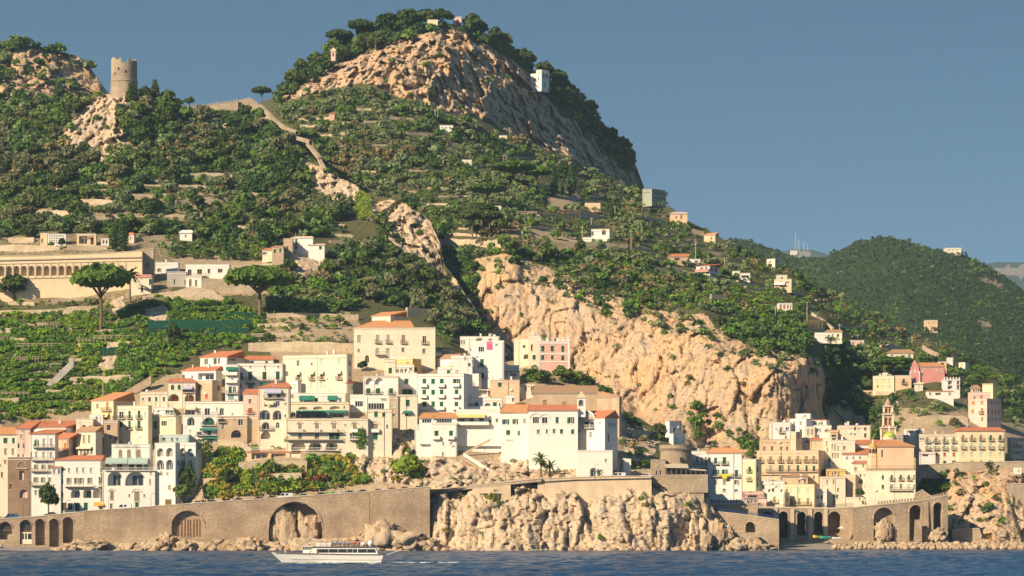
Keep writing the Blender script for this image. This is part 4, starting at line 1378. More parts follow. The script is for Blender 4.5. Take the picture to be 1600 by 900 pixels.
# --- convent and the white buildings on the rock
H_('long tan hall of the convent under a broad brown tiled roof',(833,933),614.5,648,'tan_wall',D=12,dy=1,cat='convent hall',name='convent_hall',roof=('hip',601,834,934,'brown_tile',.75),rows=[('t',625,633,6,[851.3]),('t',628,633,6,[882])])
h = H_('tall gabled tan end of the convent hall',(933,967,971),621,668,'tan_wall',rot=25,cat='convent hall',name='convent_hall',roof=('hip',612,932,940,'brown_tile'),dy=0)
H_('tan dormered house with orange tiles between the terrace and the convent',(783,826),645,716,'W',D=8,dy=-1.5,roof=('hip',631,788,824,'orange_tile'),cat='convent wing',name='convent_wing',
  rows=[('o',655,663,5.4,[790]),('o',654.5,662.5,4.6,[805]),('y',654,661.5,4.4,[819.6]),('g',672.5,679.5,6,[794]),('w',673,681,4.6,[811]),('p',687,690,12,[797],'n')])
for x in (794,813.5):
  pass
HM = H_('main white convent wing with a long red roof and two rows of windows',(826,903),641.5,724,'W',D=9,dy=-2.2,cat='convent',name='convent',roof=('hip',632,827,902,'red_tile'),
    rows=[('w',652,661.5,10.4,[837.5],'h'),('w',652,661.5,9,[851.4],'h'),('g',652,661,5,[870.5]),('o',652,661.5,5,[891.5]),('w',671,678,4.6,[841.3]),('w',671,677.5,3.4,[854.6]),('w',670.5,677.5,4.4,[866]),('g',670.5,677.5,4.6,[877.3]),('g',671,678,4.6,[894.7])])
HX = H_('white convent chapel front with a great fan shaped window',(903,944,965),654,724,'W',rot=38,dy=-2,cat='convent',name='convent',roof=('hip',642,905,950,'red_tile',.5),
    rows=[('w',646.5 + 8,669,21,[916.5],'M'),('y',675.5,684,5,[922.5]),('d',673,675.5,2.2,[905.8]),('w',660,663,2.2,[936.6])],
    side=[('w',660,668,2.2,[950.5,954,957.6,961]),('d',678,690,3,[950])],bal=[(903.5,928,669,1.0,'white_trim')])
# fan light over the chapel balcony
b = MB()
x0,x1 = HX.fx(904.5),HX.fx(929)
xc_,rr = (x0 + x1) / 2,(x1 - x0) / 2
zc = HX.fz(655)
n = 14
for k in range(n):
  a0,a1 = math.pi * k / n,math.pi * (k + 1) / n
  b.bar((xc_ - rr * math.cos(a0),-.2,zc + rr * .8 * math.sin(a0)),(xc_ - rr * math.cos(a1),-.2,zc + rr * .8 * math.sin(a1)),.35,.4)
  b.bar((xc_,-.12,zc),(xc_ - rr * math.cos(a0),-.12,zc + rr * .8 * math.sin(a0)),.09)
b.poly([(x0,-.02,zc)] + [(xc_ - rr * math.cos(math.pi * k / n),-.02,zc + rr * .8 * math.sin(math.pi * k / n)) for k in range(n + 1)])
obj('fan_window',b,'white_trim',HX.e)
b = MB()
b.poly([(x0,-.06,zc)] + [(xc_ - rr * .9 * math.cos(math.pi * k / n),-.06,zc + rr * .72 * math.sin(math.pi * k / n)) for k in range(n + 1)] + [(x1,-.06,zc)])
obj('fan_pane',b,'sage_cloth',HX.e)
H_('blank white base of the convent with an arched gateway on the road',(901,957),704,742,'W',D=7,dy=-3.2,cat='convent',name='convent',par=.2,rows=[('w',717,722.5,3.6,[947]),('k',731.5,747,9,[926.8],'aM')])
# bell turret
Yb = HM.Yf + 1
o = empty('bell_turret',P(908.5,642,Yb))
tag(o,'small white bell turret with a pyramid cap beside the red convent roof','bell turret')
b = MB()
hw = 6.4 * HM.sc
hh = (642 - 622) * HM.sc
ops = [(hw - .9,hw + .7,hh - 2.6,hh - .5,.8,1.0,True)]
facade(b,lambda X,Z,d: (X - hw,d,Z),2 * hw,-2,hh,ops)
facade(b,lambda X,Z,d: (hw - d,X,Z),2 * hw,-2,hh,[])
facade(b,lambda X,Z,d: (-hw + d,2 * hw - X,Z),2 * hw,-2,hh,[])
b.poly([(hw,2 * hw,-2),(-hw,2 * hw,-2),(-hw,2 * hw,hh),(hw,2 * hw,hh)])
obj('wall',b,'white_wall',o)
b = MB()
i = b.add([(-hw - .2,-.2,hh),(hw + .2,-.2,hh),(hw + .2,2 * hw + .2,hh),(-hw - .2,2 * hw + .2,hh),(-hw - .2,-.2,hh + .2),(hw + .2,-.2,hh + .2),(hw + .2,2 * hw + .2,hh + .2),(-hw - .2,2 * hw + .2,hh + .2),(0,hw,hh + 2.3)])
b.f += [tuple(i + k for k in q) for q in ((3,2,1,0),(0,1,5,4),(1,2,6,5),(2,3,7,6),(3,0,4,7),(4,5,8),(5,6,8),(6,7,8),(7,4,8))]
obj('spire',b,'stone_trim',o)
b = MB()
b.lathe((-.1,.5,hh - 1.9),[(.42,0),(.34,.3),(.26,.7),(.08,.85)],10)
obj('bell',b,'iron',o)

H_('white block with a red tiled glass veranda on the edge of the rock',(655,714),653.5,665,'W',D=7,Y=931,rot=0,roof=('hip',644.5,660,716,'orange_tile'),cat='restaurant',name='restaurant',rows=[('w',654.3,661,15,[667],'n'),('w',654.3,661,30,[692],'n')])
H_('tall white house with two rounded balconies standing on the rock',(673,714),661,722,'W',D=8,Y=929.5,par=.3,rows=[('g',673,681.5,6,[682,704.8],'B'),('y',691,696,3.4,[692.6,705.2]),('d',707,711,2.6,[692])])
H_('low white wing stepping down to the pale rock',(648,674),664,700,'W',D=6,Y=932,rows=[('w',676,680,4,[664]),('p',665,672,4,[654])])
H_('white restaurant wing with orange awnings over dark doorways',(713,784),640,668,'W',D=8,Y=932.5,cat='restaurant',name='restaurant',par=.5,rows=[('w',653,661,7,[722.5,737,752]),('w',650,661,6,[765.6],'a'),('w',654,660.5,4.4,[776.5])],bal=[(714,764,664,1.5,'white_trim',True)],awn=[(716,737.5,647,652.5,'yellow_cloth',1.9),(738,758,647,652.5,'yellow_cloth',1.9)])
H_('plain white retaining house wall above the zigzag stair',(713,784),667,726,'W',D=6,Y=933.6,par=.1,rows=[('r',671,682,6.6,[774.5],'aM')],cornice=False)
# ------------------------------------------------------------------ houses round the stone tower
h = H_('grey white house with tall arched windows in the shade of the stone tower',(1079,1106),705,745,'w',LA,D=7,Y=929,rows=[('w',714,724,4,[1089,1096.6,1103],'a'),('d',731,737,4,[1097,1103.5],'a')],bal=[(1083,1106,725,.8)])
H_('pale sea front house with a red roof and yellow cloths on its balcony',(1105,1158.5,1161),708,784,'w',LA,D=8,Y=926,rot=8,roof=('hip',699.5,1112,1141,'orange_tile'),
  rows=[('g',715,725,4.6,[1118],'b'),('g',714.5,725,5,[1131.6],'b'),('g',715,721,3.6,[1108.6]),('o',734,741.5,4.6,[1118.6]),('o',734,741.5,4.6,[1132]),('g',734,745,4.4,[1150.3],'b'),('t',749.5,756.5,4.2,[1118]),('t',749.5,756.5,4.6,[1131.4]),('O',750,757,4.6,[1150]),('w',763.5,769,6,[1131.6],'a'),('w',764,769,6,[1150],'a')],bal=[(1113,1143,744,1.0)])
# yellow cloths
hy = h
Ych = 926 - 1.15
b = MB()
for k,(x0,x1,y0,y1) in enumerate(((1122.5,1130,740.5,742.5),(1128.5,1136,742,747.5),(1134,1139.5,740.5,744))):
  p0,p1 = P(x0,y1,Ych),P(x1,y0,Ych)
  b.box(p0.x,p1.x,Ych - .12 - .05 * k,Ych - .06 - .05 * k,p0.z,p1.z)
tag(obj('drying_cloth',b,'lemon_cloth'),'lemon yellow cloths drying on the balcony of the pale sea front house','cloth')
H_('peach roof house squeezed beside the pale sea front house',(1144,1160),714,750,'E',LA,D=6,Y=929,roof=('hip',710,1147,1158,'brown_tile'),rows=[('d',720,726,3,[1147,1156])])
H_('shaded white house above the stone tower with one dark window',(1046,1066,1040),658,684,'w',LA,rot=-40,below=2,rows=[('d',668.5,674.5,3.8,[1054.5])],trim='coping')
H_('lower white terrace of the shaded house above the stone tower',(1052,1072,1046),678,692,'w',LA,rot=-40,below=2,dy=-1.2,rows=[('d',688,692,2,[1067])])

# ------------------------------------------------------------------ the second town, round the valley mouth
LL = dict(L=LB)
H_('yellow house with two green shuttered windows behind the promenade',(1160,1180,1190),718,790,'Y',Y=973,rot=35,rows=[('g',729,737.5,4.2,[1170.7],'b'),('y',745,751,4,[1170.7],'b')],side=[('g',729,737,2.4,[1183]),('t',745,751,2.4,[1183]),('d',755,761,2.4,[1183])],**LL)
H_('pink terraced house with a crowded rose terrace on the promenade',(1161,1197,1199),778,795,'blush_wall',Y=966,rot=10,D=6,rows=[('d',786,792,4,[1186])],bal=[(1162,1196,778,.4)],**LL)
H_('pink upper terrace wall with dark doorways behind the rose terrace',(1161,1194),768,790,'P',Y=970,D=5,rows=[('d',770,774,2.2,[1162.4,1193]),('d',774,778,14,[1176],'M')],**LL)
H_('cream square house with a tan flank and one tall shutter on the promenade',(1199,1224,1233.5),770,795,'C',Y=968,rot=35,rows=[('t',776,785,3.8,[1209.4]),],side=[('t',777,784.5,2.6,[1229.4])],bal=[(1205,1216,785,.9)],**LL)
H_('bright yellow house with pale shutters over brown ones on the promenade',(1224,1270.5,1277),757,795,'Y',Y=970,rot=22,trim='coping',rows=[('p',763.5,770.5,3.6,[1235.8,1247.8,1261]),('t',779,788.5,4,[1236,1248,1261]),('t',764,769,3.5,[1229.5])],bal=[(1228,1266,788.5,.6)],**LL)
H_('low white house with green doors between the two promenade houses',(1189,1226),752,772,'W',Y=974,D=6,rows=[('g',758,764,3.6,[1193]),('g',763,768,4,[1208]),('d',765,769,3,[1202,1221]),('d',755,757,1.8,[1207.5])],**LL)
H_('small peach gable with a sloping brown pergola roof',(1225,1262),745,762,'E',Y=977,D=6,roof=('hip',741,1240,1262,'brown_tile'),rows=[('d',750,754,2.4,[1249.5]),('d',748.5,755,3.4,[1258])],**LL)
H_('long cream house with two rows of shuttered windows and a peach flank',(1183,1276,1290),704.5,762,'peach_wall',Y=984,rot=18,trim='coping',par=.7,
  rows=[('t',713.5,722,4.4,[1188.4,1203.4,1218.8,1232,1244.8,1257.8,1269],'b'),('y',727,737,5.6,[1203.8]),('o',727,737,3.6,[1219.4]),('w',727,737,4.2,[1231.8]),('g',727.5,737,3.8,[1245,1258,1269.2]),('p',744.5,750,3.6,[1203.6,1219.2,1232]),('d',744,749,3,[1269.2]),('d',708.5,710,1.8,[1188,1219,1245])],bal=[(1197,1274,737.2,.8),(1190,1250,741.5,.6,'stone_trim')],**LL)
H_('flat cream house with four dark doors on the roof of the long cream house',(1189,1239),687,712,'E',Y=990,D=6,trim='coping',rows=[('d',698,705,3.4,[1194.5,1206.4,1220.8,1230]),('d',690.5,692,1.8,[1210,1221,1230])],**LL)
H_('narrow rose sided turret house among the flat cream roofs',(1235.5,1243,1254),675,708,'E',Y=989,rot=40,rows=[('p',684,689,2.4,[1239])],side=[('t',678,684,2.2,[1248])],**LL)
H_('low white house with a pergola terrace at the foot of the cliff',(1205,1236),660,692,'W',Y=998,D=7,rows=[('p',669,671.5,3,[1213]),('w',667.5,676,4,[1220.6],'b'),('w',667.5,673,4.6,[1230.3]),('d',682,685,3,[1228])],**LL)
H_('taller white house stepping up behind the white pergola house',(1234,1258,1270),655,688,'W',Y=999,rot=35,rows=[('w',658.5,665,2.8,[1240.4]),('y',658.5,665,3,[1250.4]),('d',671.5,676,3,[1240.6,1250.4])],**LL)
H_('white roof room with one window on the highest white house',(1243,1265,1269),647,658,'W',Y=1003,rot=20,rows=[('w',649,652.5,4,[1257.5])],**LL)
H_('cream house front with a pair of tall arched windows',(1257,1273),667,690,'C',Y=997,D=6,rows=[('y',669,679.5,4,[1262.8],'a'),('y',669,679.5,4,[1269.2],'a')],**LL)
H_('white house with open brown shutters at the edge of the valley shade',(1272,1299),665,692,'W',Y=998,D=7,rows=[('O',670.5,674.6,3.4,[1279]),('O',671,675,3.4,[1291.8]),('d',680.5,685,2.4,[1279])],**LL)
H_('white roof loggia with three dark openings and a red tiled edge',(1270,1290,1297),656.5,668,'W',Y=1001,rot=30,roof=('flat','red_tile'),par=.2,rows=[('d',660,664.5,2.8,[1274.6,1279,1283.4])],**LL)
H_('peach house with a small red hipped roof and a pale shutter',(1266,1287),688,712,'E',Y=992,D=6,roof=('hip',683.5,1272,1280,'red_tile'),rows=[('p',690,695.5,3,[1274.5])],**LL)
H_('grey house with a dark window in the gap beside the rose turret',(1253,1268),684,706,'G',Y=994,D=5,rows=[('d',686.5,692,5.4,[1261])],**LL)
H_('plain cream house with narrow windows beside the long cream house',(1287,1300),685,732,'C',Y=990,D=6,rows=[('t',690,696,2,[1291.8]),('t',700,705,2,[1293]),('d',717,721,3,[1296])],**LL)
H_('tall cream house full of narrow shuttered windows above the yellow annexe',(1298,1336),688,736,'C',Y=988,D=7,rows=[('y',694,701,2,[1300.5]),('y',695,703,2.4,[1304.6]),('t',698,703,2,[1309.4]),('d',697.5,702.5,3.4,[1319.4]),('t',708.5,714,2,[1301,1305,1309.4])],chim=1,**LL)
H_('small house with a red roof edge and an open arched loft',(1298,1309),672,692,'E',Y=993,D=5,roof=('flat','red_tile'),rows=[('d',679,683,7,[1303]),('d',684.5,688,6,[1303])],**LL)
H_('broad cream house with green shutters against the dark valley',(1312,1360),665,700,'C',Y=1004,D=8,trim='coping',rows=[('g',667,672,3.6,[1336]),('g',667,672.5,3.6,[1352]),('d',668,671,1.8,[1342]),('w',677,680,4,[1336]),('g',677.5,683.5,3.6,[1352])],chim=2,**LL)
H_('low ochre annexe with three tall shutters',(1291,1321),733,752,'O',Y=983,D=6,roof=('flat','tan_wall'),rows=[('t',736.5,743.5,2.4,[1294,1300.8,1306,1310.6])],**LL)
H_('cream corner house with green shutters at the foot of the ramp stair',(1284,1321),745,796,'C',Y=974,D=7,par=.4,trim='coping',rows=[('t',750,755.5,2.2,[1292.4]),('t',749.5,755.5,2.4,[1302.4]),('g',772.6,778.5,3,[1303]),('g',772.6,778.5,3,[1308]),('d',763.5,767.5,2.8,[1309.4]),('b',780,790,3,[1303])],**LL)
H_('white house front with one green shutter and a small balcony',(1276,1292),764,796,'W',Y=971,D=6,rows=[('g',774.5,780,3.2,[1284]),('d',775,779,3.4,[1274.6 + 3]),('t',786.5,791,3,[1281,1287])],**LL)
H_('tan stepped house with a bare flank climbing beside the church',(1318,1336,1340),742,796,'E',Y=977,rot=15,rows=[('d',748,753,3,[1322]),('d',757,760,2.4,[1322]),('t',764,767,2,[1322])],**LL)

# --- church
HN = H_('white aisle of the church with round lunette windows under a red roof',(1318,1368),710,745,'W',cat='church',name='church_aisle',Y=986.3,D=9,roof=('hip',700,1330,1372,'red_tile',.8),rows=[('t',713,716.5,3.4,[1323.5],'a'),('t',713,716.5,3.4,[1333.5],'a'),('t',713,716.5,3.6,[1344],'a')],**LL)
H_('high nave of the church with an orange red roof',(1334,1392),694.5,712,'W',cat='church',name='church_nave',Y=996,D=12,roof=('hip',687,1342,1390,'red_tile'),**LL)
H_('small red roofed chapel at the foot of the church aisle',(1333,1354),724,752,'C',cat='chapel',name='chapel',Y=984,D=7,roof=('hip',717.5,1341,1356,'red_tile'),rows=[('t',729,737,3.6,[1337],'a'),('t',722.5,729.5,3,[1349])],**LL)
H_('white house with a dark arched porch below the church',(1338,1356),736,796,'C',Y=979,D=6,rows=[('d',741,746,3,[1344.4]),('d',741,744,2,[1350.6]),('d',748,756,7.6,[1344.6],'aM'),('d',758,762,3,[1352])],**LL)
HP = H_('massive peach apse of the church under a fan shaped orange roof',(1372,1428),698,740,'peach_wall',cat='church',name='church_apse',Y=980,D=13,roof=('hip',686,1386,1404,'orange_tile',.7),trim='stone_trim',rows=[('d',703,714.5,2.6,[1378.5],'n')],**LL)
H_('pale house block with two rows of windows holding up the church apse',(1351,1429,1432),732.5,792,'C',Y=975.5,rot=8,par=.5,trim='stone_trim',
  rows=[('g',742.5,749.5,3.4,[1379]),('g',742,750,3.4,[1392.6],'b'),('g',742,750,3.2,[1406.5],'b'),('g',742.5,750,3.2,[1419],'b'),('t',742.5,749,2.4,[1426.8]),('g',757.5,764,3.6,[1379]),('w',757,764,4,[1392.6]),('w',756,764,4,[1407]),('p',756.5,764,4,[1419]),('t',757.5,764,2.4,[1427])],bal=[(1389,1424,766,.9),(1354,1428,732.5,.3)],**LL)


def dome(label,name,px,ybase,ytop,rpx,Y,mat,lantern):
  e = empty(name,P(px,ybase,Y))
  sc = Y / F
  r,hgt = rpx * sc,(ybase - ytop) * sc
  b = MB()
  b.lathe((0,0,0),[(r * 1.12,-2),(r * 1.12,-.05),(r * 1.18,0),(r * 1.18,.25)],20)
  obj('drum',b,'cream_wall',e,smooth=False)
  b = MB()
  b.lathe((0,0,.25),[(r * math.cos(a),hgt * math.sin(a)) for a in [math.pi / 2 * k / 8 for k in range(8)]] + [(.25,hgt * .998)],20)
  d = obj('dome',b,mat,e,smooth=True)
  for k in range(10):
    rb = MB()
    a = 2 * math.pi * k / 10
    for j in range(7):
      f0,f1 = math.pi / 2 * j / 8,math.pi / 2 * (j + 1) / 8
      rb.bar((r * 1.01 * math.cos(f0) * math.cos(a),r * 1.01 * math.cos(f0) * math.sin(a),.25 + hgt * 1.01 * math.sin(f0)),(r * 1.01 * math.cos(f1) * math.cos(a),r * 1.01 * math.cos(f1) * math.sin(a),.25 + hgt * 1.01 * math.sin(f1)),.14)
    obj('rib',rb,mat,d)
  b = MB()
  k = lantern * sc
  b.lathe((0,0,hgt + .2),[(r * .24,0),(r * .24,k * .05),(r * .17,k * .07),(r * .17,k * .5),(r * .25,k * .53),(r * .25,k * .58),(r * .13,k * .75),(.08,k * .95),(.04,k)],8)
  obj('lantern',b,'cream_wall',e)
  tag(e,label,'dome')
  return e


m,t,b = new_mat('green_majolica')
n_ = nnode(t,'ShaderNodeTexVoronoi',Scale=1.6)
t.links.new(t.nodes.new('ShaderNodeTexCoord').outputs['Object'],n_.inputs['Vector'])
sep_ = nnode(t,'ShaderNodeSeparateColor')
t.links.new(n_.outputs['Color'],sep_.inputs[0])
t.links.new(mix(t,sep_.outputs[0],(0.24,0.34,0.07),(0.62,0.62,0.12)),b.inputs['Base Color'])
b.inputs['Roughness'].default_value = .4
m,t,b = new_mat('amber_majolica')
n_ = nnode(t,'ShaderNodeTexVoronoi',Scale=1.6)
t.links.new(t.nodes.new('ShaderNodeTexCoord').outputs['Object'],n_.inputs['Vector'])
sep_ = nnode(t,'ShaderNodeSeparateColor')
t.links.new(n_.outputs['Color'],sep_.inputs[0])
t.links.new(mix(t,sep_.outputs[0],(0.40,0.26,0.06),(0.62,0.46,0.14)),b.inputs['Base Color'])
b.inputs['Roughness'].default_value = .4
dome('green and yellow majolica dome on the church beside the bell tower','church_dome',1390,684.5,675,9.6,992,'green_majolica',10)
# cupola on an octagonal turret
Yc = 983.0
e = tag(empty('cupola_turret',P(1364,735,Yc)),'small octagonal turret with an amber cupola in front of the church roof','turret')
sc = Yc / F
b = MB()
b.lathe((0,0,-6),[(9.5 * sc,0),(9.5 * sc,6 + 22 * sc),(10.2 * sc,6 + 22.3 * sc),(10.2 * sc,6 + 23 * sc),(7 * sc,6 + 23.5 * sc),(6.4 * sc,6 + 34.8 * sc),(7.2 * sc,6 + 35 * sc),(7.2 * sc,6 + 36 * sc)],8,math.pi / 8)
obj('turret_wall',b,'peach_wall',e)
for k in range(8):
  a = math.pi / 4 * k
  b = MB()
  r0 = 6.75 * sc * math.cos(math.pi / 8) + .02
  q = [(-.45,0),(-.45,1.5),(-.2,1.85),(.2,1.85),(.45,1.5),(.45,0)]
  b.poly([(r0 * math.cos(a) - x * math.sin(a),r0 * math.sin(a) + x * math.cos(a),25.3 * sc + z) for x,z in q])
  obj('window',b,'painted_unlit_inside',e)
b = MB()
b.lathe((0,0,36 * sc),[(6.3 * sc * math.cos(a),6.6 * sc * math.sin(a)) for a in [math.pi / 2 * k / 6 for k in range(6)]] + [(.2,6.6 * sc)],16)
obj('cupola',b,'amber_majolica',e,smooth=True)
b = MB()
b.lathe((0,0,42.4 * sc),[(1.5 * sc,0),(1.2 * sc,2 * sc),(1.6 * sc,2.4 * sc),(.6 * sc,4.5 * sc),(.2 * sc,7.5 * sc)],8)
obj('lantern',b,'cream_wall',e)

# bell tower
Yt = 1006.0
sc = Yt / F
e = tag(empty('bell_tower',P(1387.5,695,Yt),R(-6)),'ornate tiered bell tower of the church with a pointed cap','bell tower')
def tier(px,y0,y1,ops_w,arch):
  hw = px * sc / 2
  b = MB()
  z0,z1 = (695 - y0) * sc,(695 - y1) * sc
  for fr in (lambda X,Z,d: (X - hw,-hw + d,Z),lambda X,Z,d: (hw - d,X - hw,Z),lambda X,Z,d: (hw - X,hw - d,Z),lambda X,Z,d: (-hw + d,hw - X,Z)):
    ops = []
    for c in ops_w:
      xc = hw + c * hw
      ww = hw * arch[0]
      hh = (z1 - z0) * arch[1]
      zb = z0 + (z1 - z0) * arch[2]
      ops.append((xc - ww,xc + ww,zb,zb + hh,ww,.8,True))
    facade(b,fr,2 * hw,z0,z1,ops)
  o = obj('tier',b,'tan_brick',e)
  c = MB()
  c.box(-hw - .5,hw + .5,-hw - .5,hw + .5,z1 + .002,z1 + .45)
  c.box(-hw - .25,hw + .25,-hw - .25,hw + .25,z1 - .4,z1 - .003) if False else None
  obj('cornice',c,'stone_trim',o)
  for sx in (-1,1):
    for sy in (-1,1):
      p = MB()
      p.box(sx * hw - .28,sx * hw + .28,sy * hw - .28,sy * hw + .28,z0 + .5,z1 - .01)
      obj('pilaster',p,'cream_wall',o)
wall_mat('tan_brick',(0.50,0.33,0.22),.2,.35)
tier(22,700,669.5,(-.45,.45),(.2,.5,.3))
tier(15,667.5,648.5,(-.42,.42),(.24,.62,.14))
tier(13,646.6,636,(-.42,.42),(.26,.66,.12))
b = MB()
b.lathe((0,0,(695 - 634.3) * sc),[(5.4 * sc,0),(5.2 * sc,3.6 * sc),(5.8 * sc,3.8 * sc),(5.8 * sc,4.6 * sc),(3.2 * sc,6 * sc),(2.6 * sc,8.4 * sc),(1.6 * sc,10 * sc),(.4 * sc,12 * sc)],8,math.pi / 8)
obj('cap',b,'tan_brick',e)
for s in (-1,1):
  for s2 in (-1,1):
    b = MB()
    b.lathe((s * 9 * sc,s2 * 9 * sc,(695 - 667.8) * sc),[(1.2 * sc,0),(1 * sc,2.4 * sc),(.2 * sc,4.5 * sc)],6)
    obj('pinnacle',b,'stone_trim',e)

# --- east side of the valley
H_('long cream palazzo with green framed balcony doors by the church',(1437,1499),678.5,730,'C',Y=1012,D=10,trim='coping',par=.5,rows=[('w',684,688.5,3.4,[1433 + 6,1440 + 3]),('t',683.5,691,3.6,[1449,1462.6,1476,1490.4],'b'),('p',694,702,3.6,[1449.4,1462.6,1475.8,1490],'b'),('r',707.5,712.6,4.6,[1462.8,1476,1490.6]),('g',720,725,6,[1476]),('d',720,725,6,[1490.6])],chim=2,**LL)
H_('long orange yellow palazzo with five columns of balcony windows',(1498.5,1570),673.5,730,'yellow_wall',Y=1011,D=10,trim='stone_trim',roof=('hip',667.5,1502,1562,'red_tile',.4),
  rows=[('t',680,687.5,3.6,[1505,1518.6,1533],'b'),('g',680,688,3.8,[1548,1563],'b'),('p',692.5,701,3.8,[1505,1518.6,1533,1548,1563.2],'b'),('p',706,713.5,3.6,[1505,1518.6,1533.2,1548,1563.2]),('d',719,723.5,4.4,[1533.4],'a'),('d',720,723,5,[1518.6]),('p',719,723,4,[1548]),('g',720,723,4,[1563])],**LL)
H_('grey modern block with recessed balconies past the orange palazzo',(1574,1580,1606),684,728,'G',Y=1016,rot=50,roof=('flat','white_trim'),side=[('d',694,700,3.4,[1584,1590,1596]),('w',704,710,16,[1590]),('d',717,723,3.6,[1582,1589,1597])],**LL)
H_('small red roofed house tucked under the orange palazzo',(1459,1471),708,712,'R',Y=1010.5,D=2,**LL) if False else None
HK = H_('tall pink palazzo with tan shutters on the east headland',(1515,1538,1564),624,668,'blush_wall',rot=48,Y=float(LB.Y(1530,665)) - 1,trim='coping',par=.5,
    rows=[('m',627.5,632,4.4,[1520]),('m',627.5,632,3,[1531.4]),('m',640,645.6,3,[1519]),('t',639,647,3.4,[1531.6],'b'),('t',653,658,3.2,[1531.8])],
    side=[('t',627.5,633,2.4,[1540.6,1547,1553.4,1559.6]),('t',640,648,2.6,[1540.8,1547.4,1553.6,1560]),('t',653.5,659,2.2,[1541,1547.4,1553.6,1560])],**LL)
H_('cream upper storeys set back on the pink palazzo',(1517,1550),613,630,'blush_wall',Y=HK.Yf + 3,D=7,rows=[('m',618.5,623,4,[1533.4]),('d',620,624,2.4,[1523])],**LL)
H_('yellow roof tower with a flat overhanging slab on the pink palazzo',(1535,1550,1556),600,618,'Y',Y=HK.Yf + 3.6,rot=30,roof=('flat','stone_trim'),par=.1,**LL)
H_('little roof kiosk with three arches beside the yellow roof tower',(1519,1531),607,618,'B',Y=HK.Yf + 4.5,D=3.5,roof=('hip',601.5,1522,1528,'brown_tile'),rows=[('d',608.5,613.5,2.4,[1521.5,1525.2,1528.8],'aM')],**LL)
H_('shaded white house with a dark veranda left of the cream palazzo',(1416,1444),670,688,'w',Y=1018,D=6,roof=('flat','coping'),rows=[('d',672.5,676.5,9,[1424],'M'),('d',672.5,677,5,[1434])],**LL)
H_('small grey houses wedged behind the church apse',(1401,1420),680,690,'G',Y=1016,D=5,rows=[('d',682,685.5,3,[1405.5,1413])],**LL)
H_('small dark roofed house behind the church apse with a shaded wall',(1437,1462),706,724,'w',Y=1010.5,D=5,roof=('flat','red_tile'),rows=[('d',709,713,9,[1446],'M')],**LL)
# upper hamlet
H_('yellow villa with pale shutters under the umbrella pine',(1364,1396,1400),588,610,'Y',rot=15,rows=[('p',592.5,596.5,3,[1371,1381]),('p',591.5,597,3,[1388.6]),('d',601.5,605,3,[1371.4],'a'),('p',602.5,606.5,2.6,[1379.6]),('p',602.5,607,2.2,[1386.6,1389.8])],chim=1,**LL)
H_('tan villa with one tall green shutter beside the yellow villa',(1399,1424),587,606,'E',D=6,rows=[('g',592,599.5,3.6,[1412],'b'),('w',602,604,3.4,[1417])],**LL)
H_('small white turret room on the roof of the yellow villa',(1380,1394),582.5,592,'W',D=4,dy=1.5,rows=[('w',584.5,588,4,[1388])],**LL)
HQ = H_('rose coloured church of the upper hamlet with an orange roof',(1437,1476),573,597,'R',name='hill_church',cat='church',D=9,roof=('hip',566,1439,1466,'orange_tile'),rows=[('w',576,578.6,4,[1441.6]),('p',576,579,3,[1463]),('w',579,581,4,[1470.6]),('d',583.5,586,2.4,[1441.6])],trim='white_trim',**LL)
# its gable front
e = tag(empty('hill_chapel',P(1429.5,596,HQ.Yf - .6)),'rose church front with a curved gable and an arched doorway','church')
sc = HQ.sc
b = MB()
pf = [(-8,-3),(-8,15),(-6.6,18.5),(-6,22),(-3.4,25.5),(-3,30),(0,33.6),(3,30),(3.4,25.5),(6,22),(6.6,18.5),(8,15),(8,-3)]
i = len(b.v)
n = len(pf)
b.add([(x * sc,0,z * sc) for x,z in pf])
b.add([(x * sc,1.2,z * sc) for x,z in pf])
b.f += [tuple(i + k for k in range(n)),tuple(i + n + k for k in reversed(range(n)))] + [(i + (k + 1) % n,i + k,i + n + k,i + n + (k + 1) % n) for k in range(n)]
obj('wall',b,'rose_wall',e)
for nm,x,z,w_,h_,mt in (('doorway',0,1,1.3,5,'painted_unlit_inside'),('window',0,14,.9,5,'white_trim'),('window',-5,13,.6,4,'white_trim'),('window',5,13,.6,4,'white_trim')):
  b = MB()
  b.box((x - w_) * sc,(x + w_) * sc,-.08,-.003,z * sc,(z + h_) * sc)
  obj(nm,b,mt,e)
for x in (-7.6,7.6):
  b = MB()
  b.box((x - .5) * sc,(x + .5) * sc,-.14,-.003,-2 * sc,15 * sc)
  obj('pilaster',b,'white_trim',e)
H_('plain tan bell tower of the rose church',(1467,1479),565.5,585,'E',D=3,dy=1,name='bell_tower',cat='bell tower',rows=[('d',568,572.6,3,[1473.6],'aD')],**LL)
HG = H_('white villa with battlements and dark verandas below the rose church',(1475,1500),593,614,'w',D=6,rows=[('d',595,601,7,[1484.5],'M'),('d',595,601,4,[1497]),('d',602.5,608,7,[1484.5],'M'),('d',602.5,608,4,[1497])],par=.2,**LL)
for k in range(6):
  b = MB()
  x = HG.w * k / 5.4
  b.box(x,x + HG.w / 14,-.05,.3,HG.H + .143,HG.H + .9)
  obj('parapet_merlon',b,'white_wall',HG.e)
H_('low white villa with a porch on the headland slope',(1450,1490),611,622,'W',D=6,roof=('flat','red_tile'),par=.15,rows=[('w',613.5,617.5,9,[1466],'M'),('d',614,617,3,[1453.5,1484])],**LL)
H_('little cream chapel with a round window beside the rose church',(1431,1442),600,610,'C',D=4,roof=('hip',596.5,1436,1437,'cream_wall'),name='chapel',cat='chapel',rows=[('p',602,606,3,[1436.5],'a')],**LL)
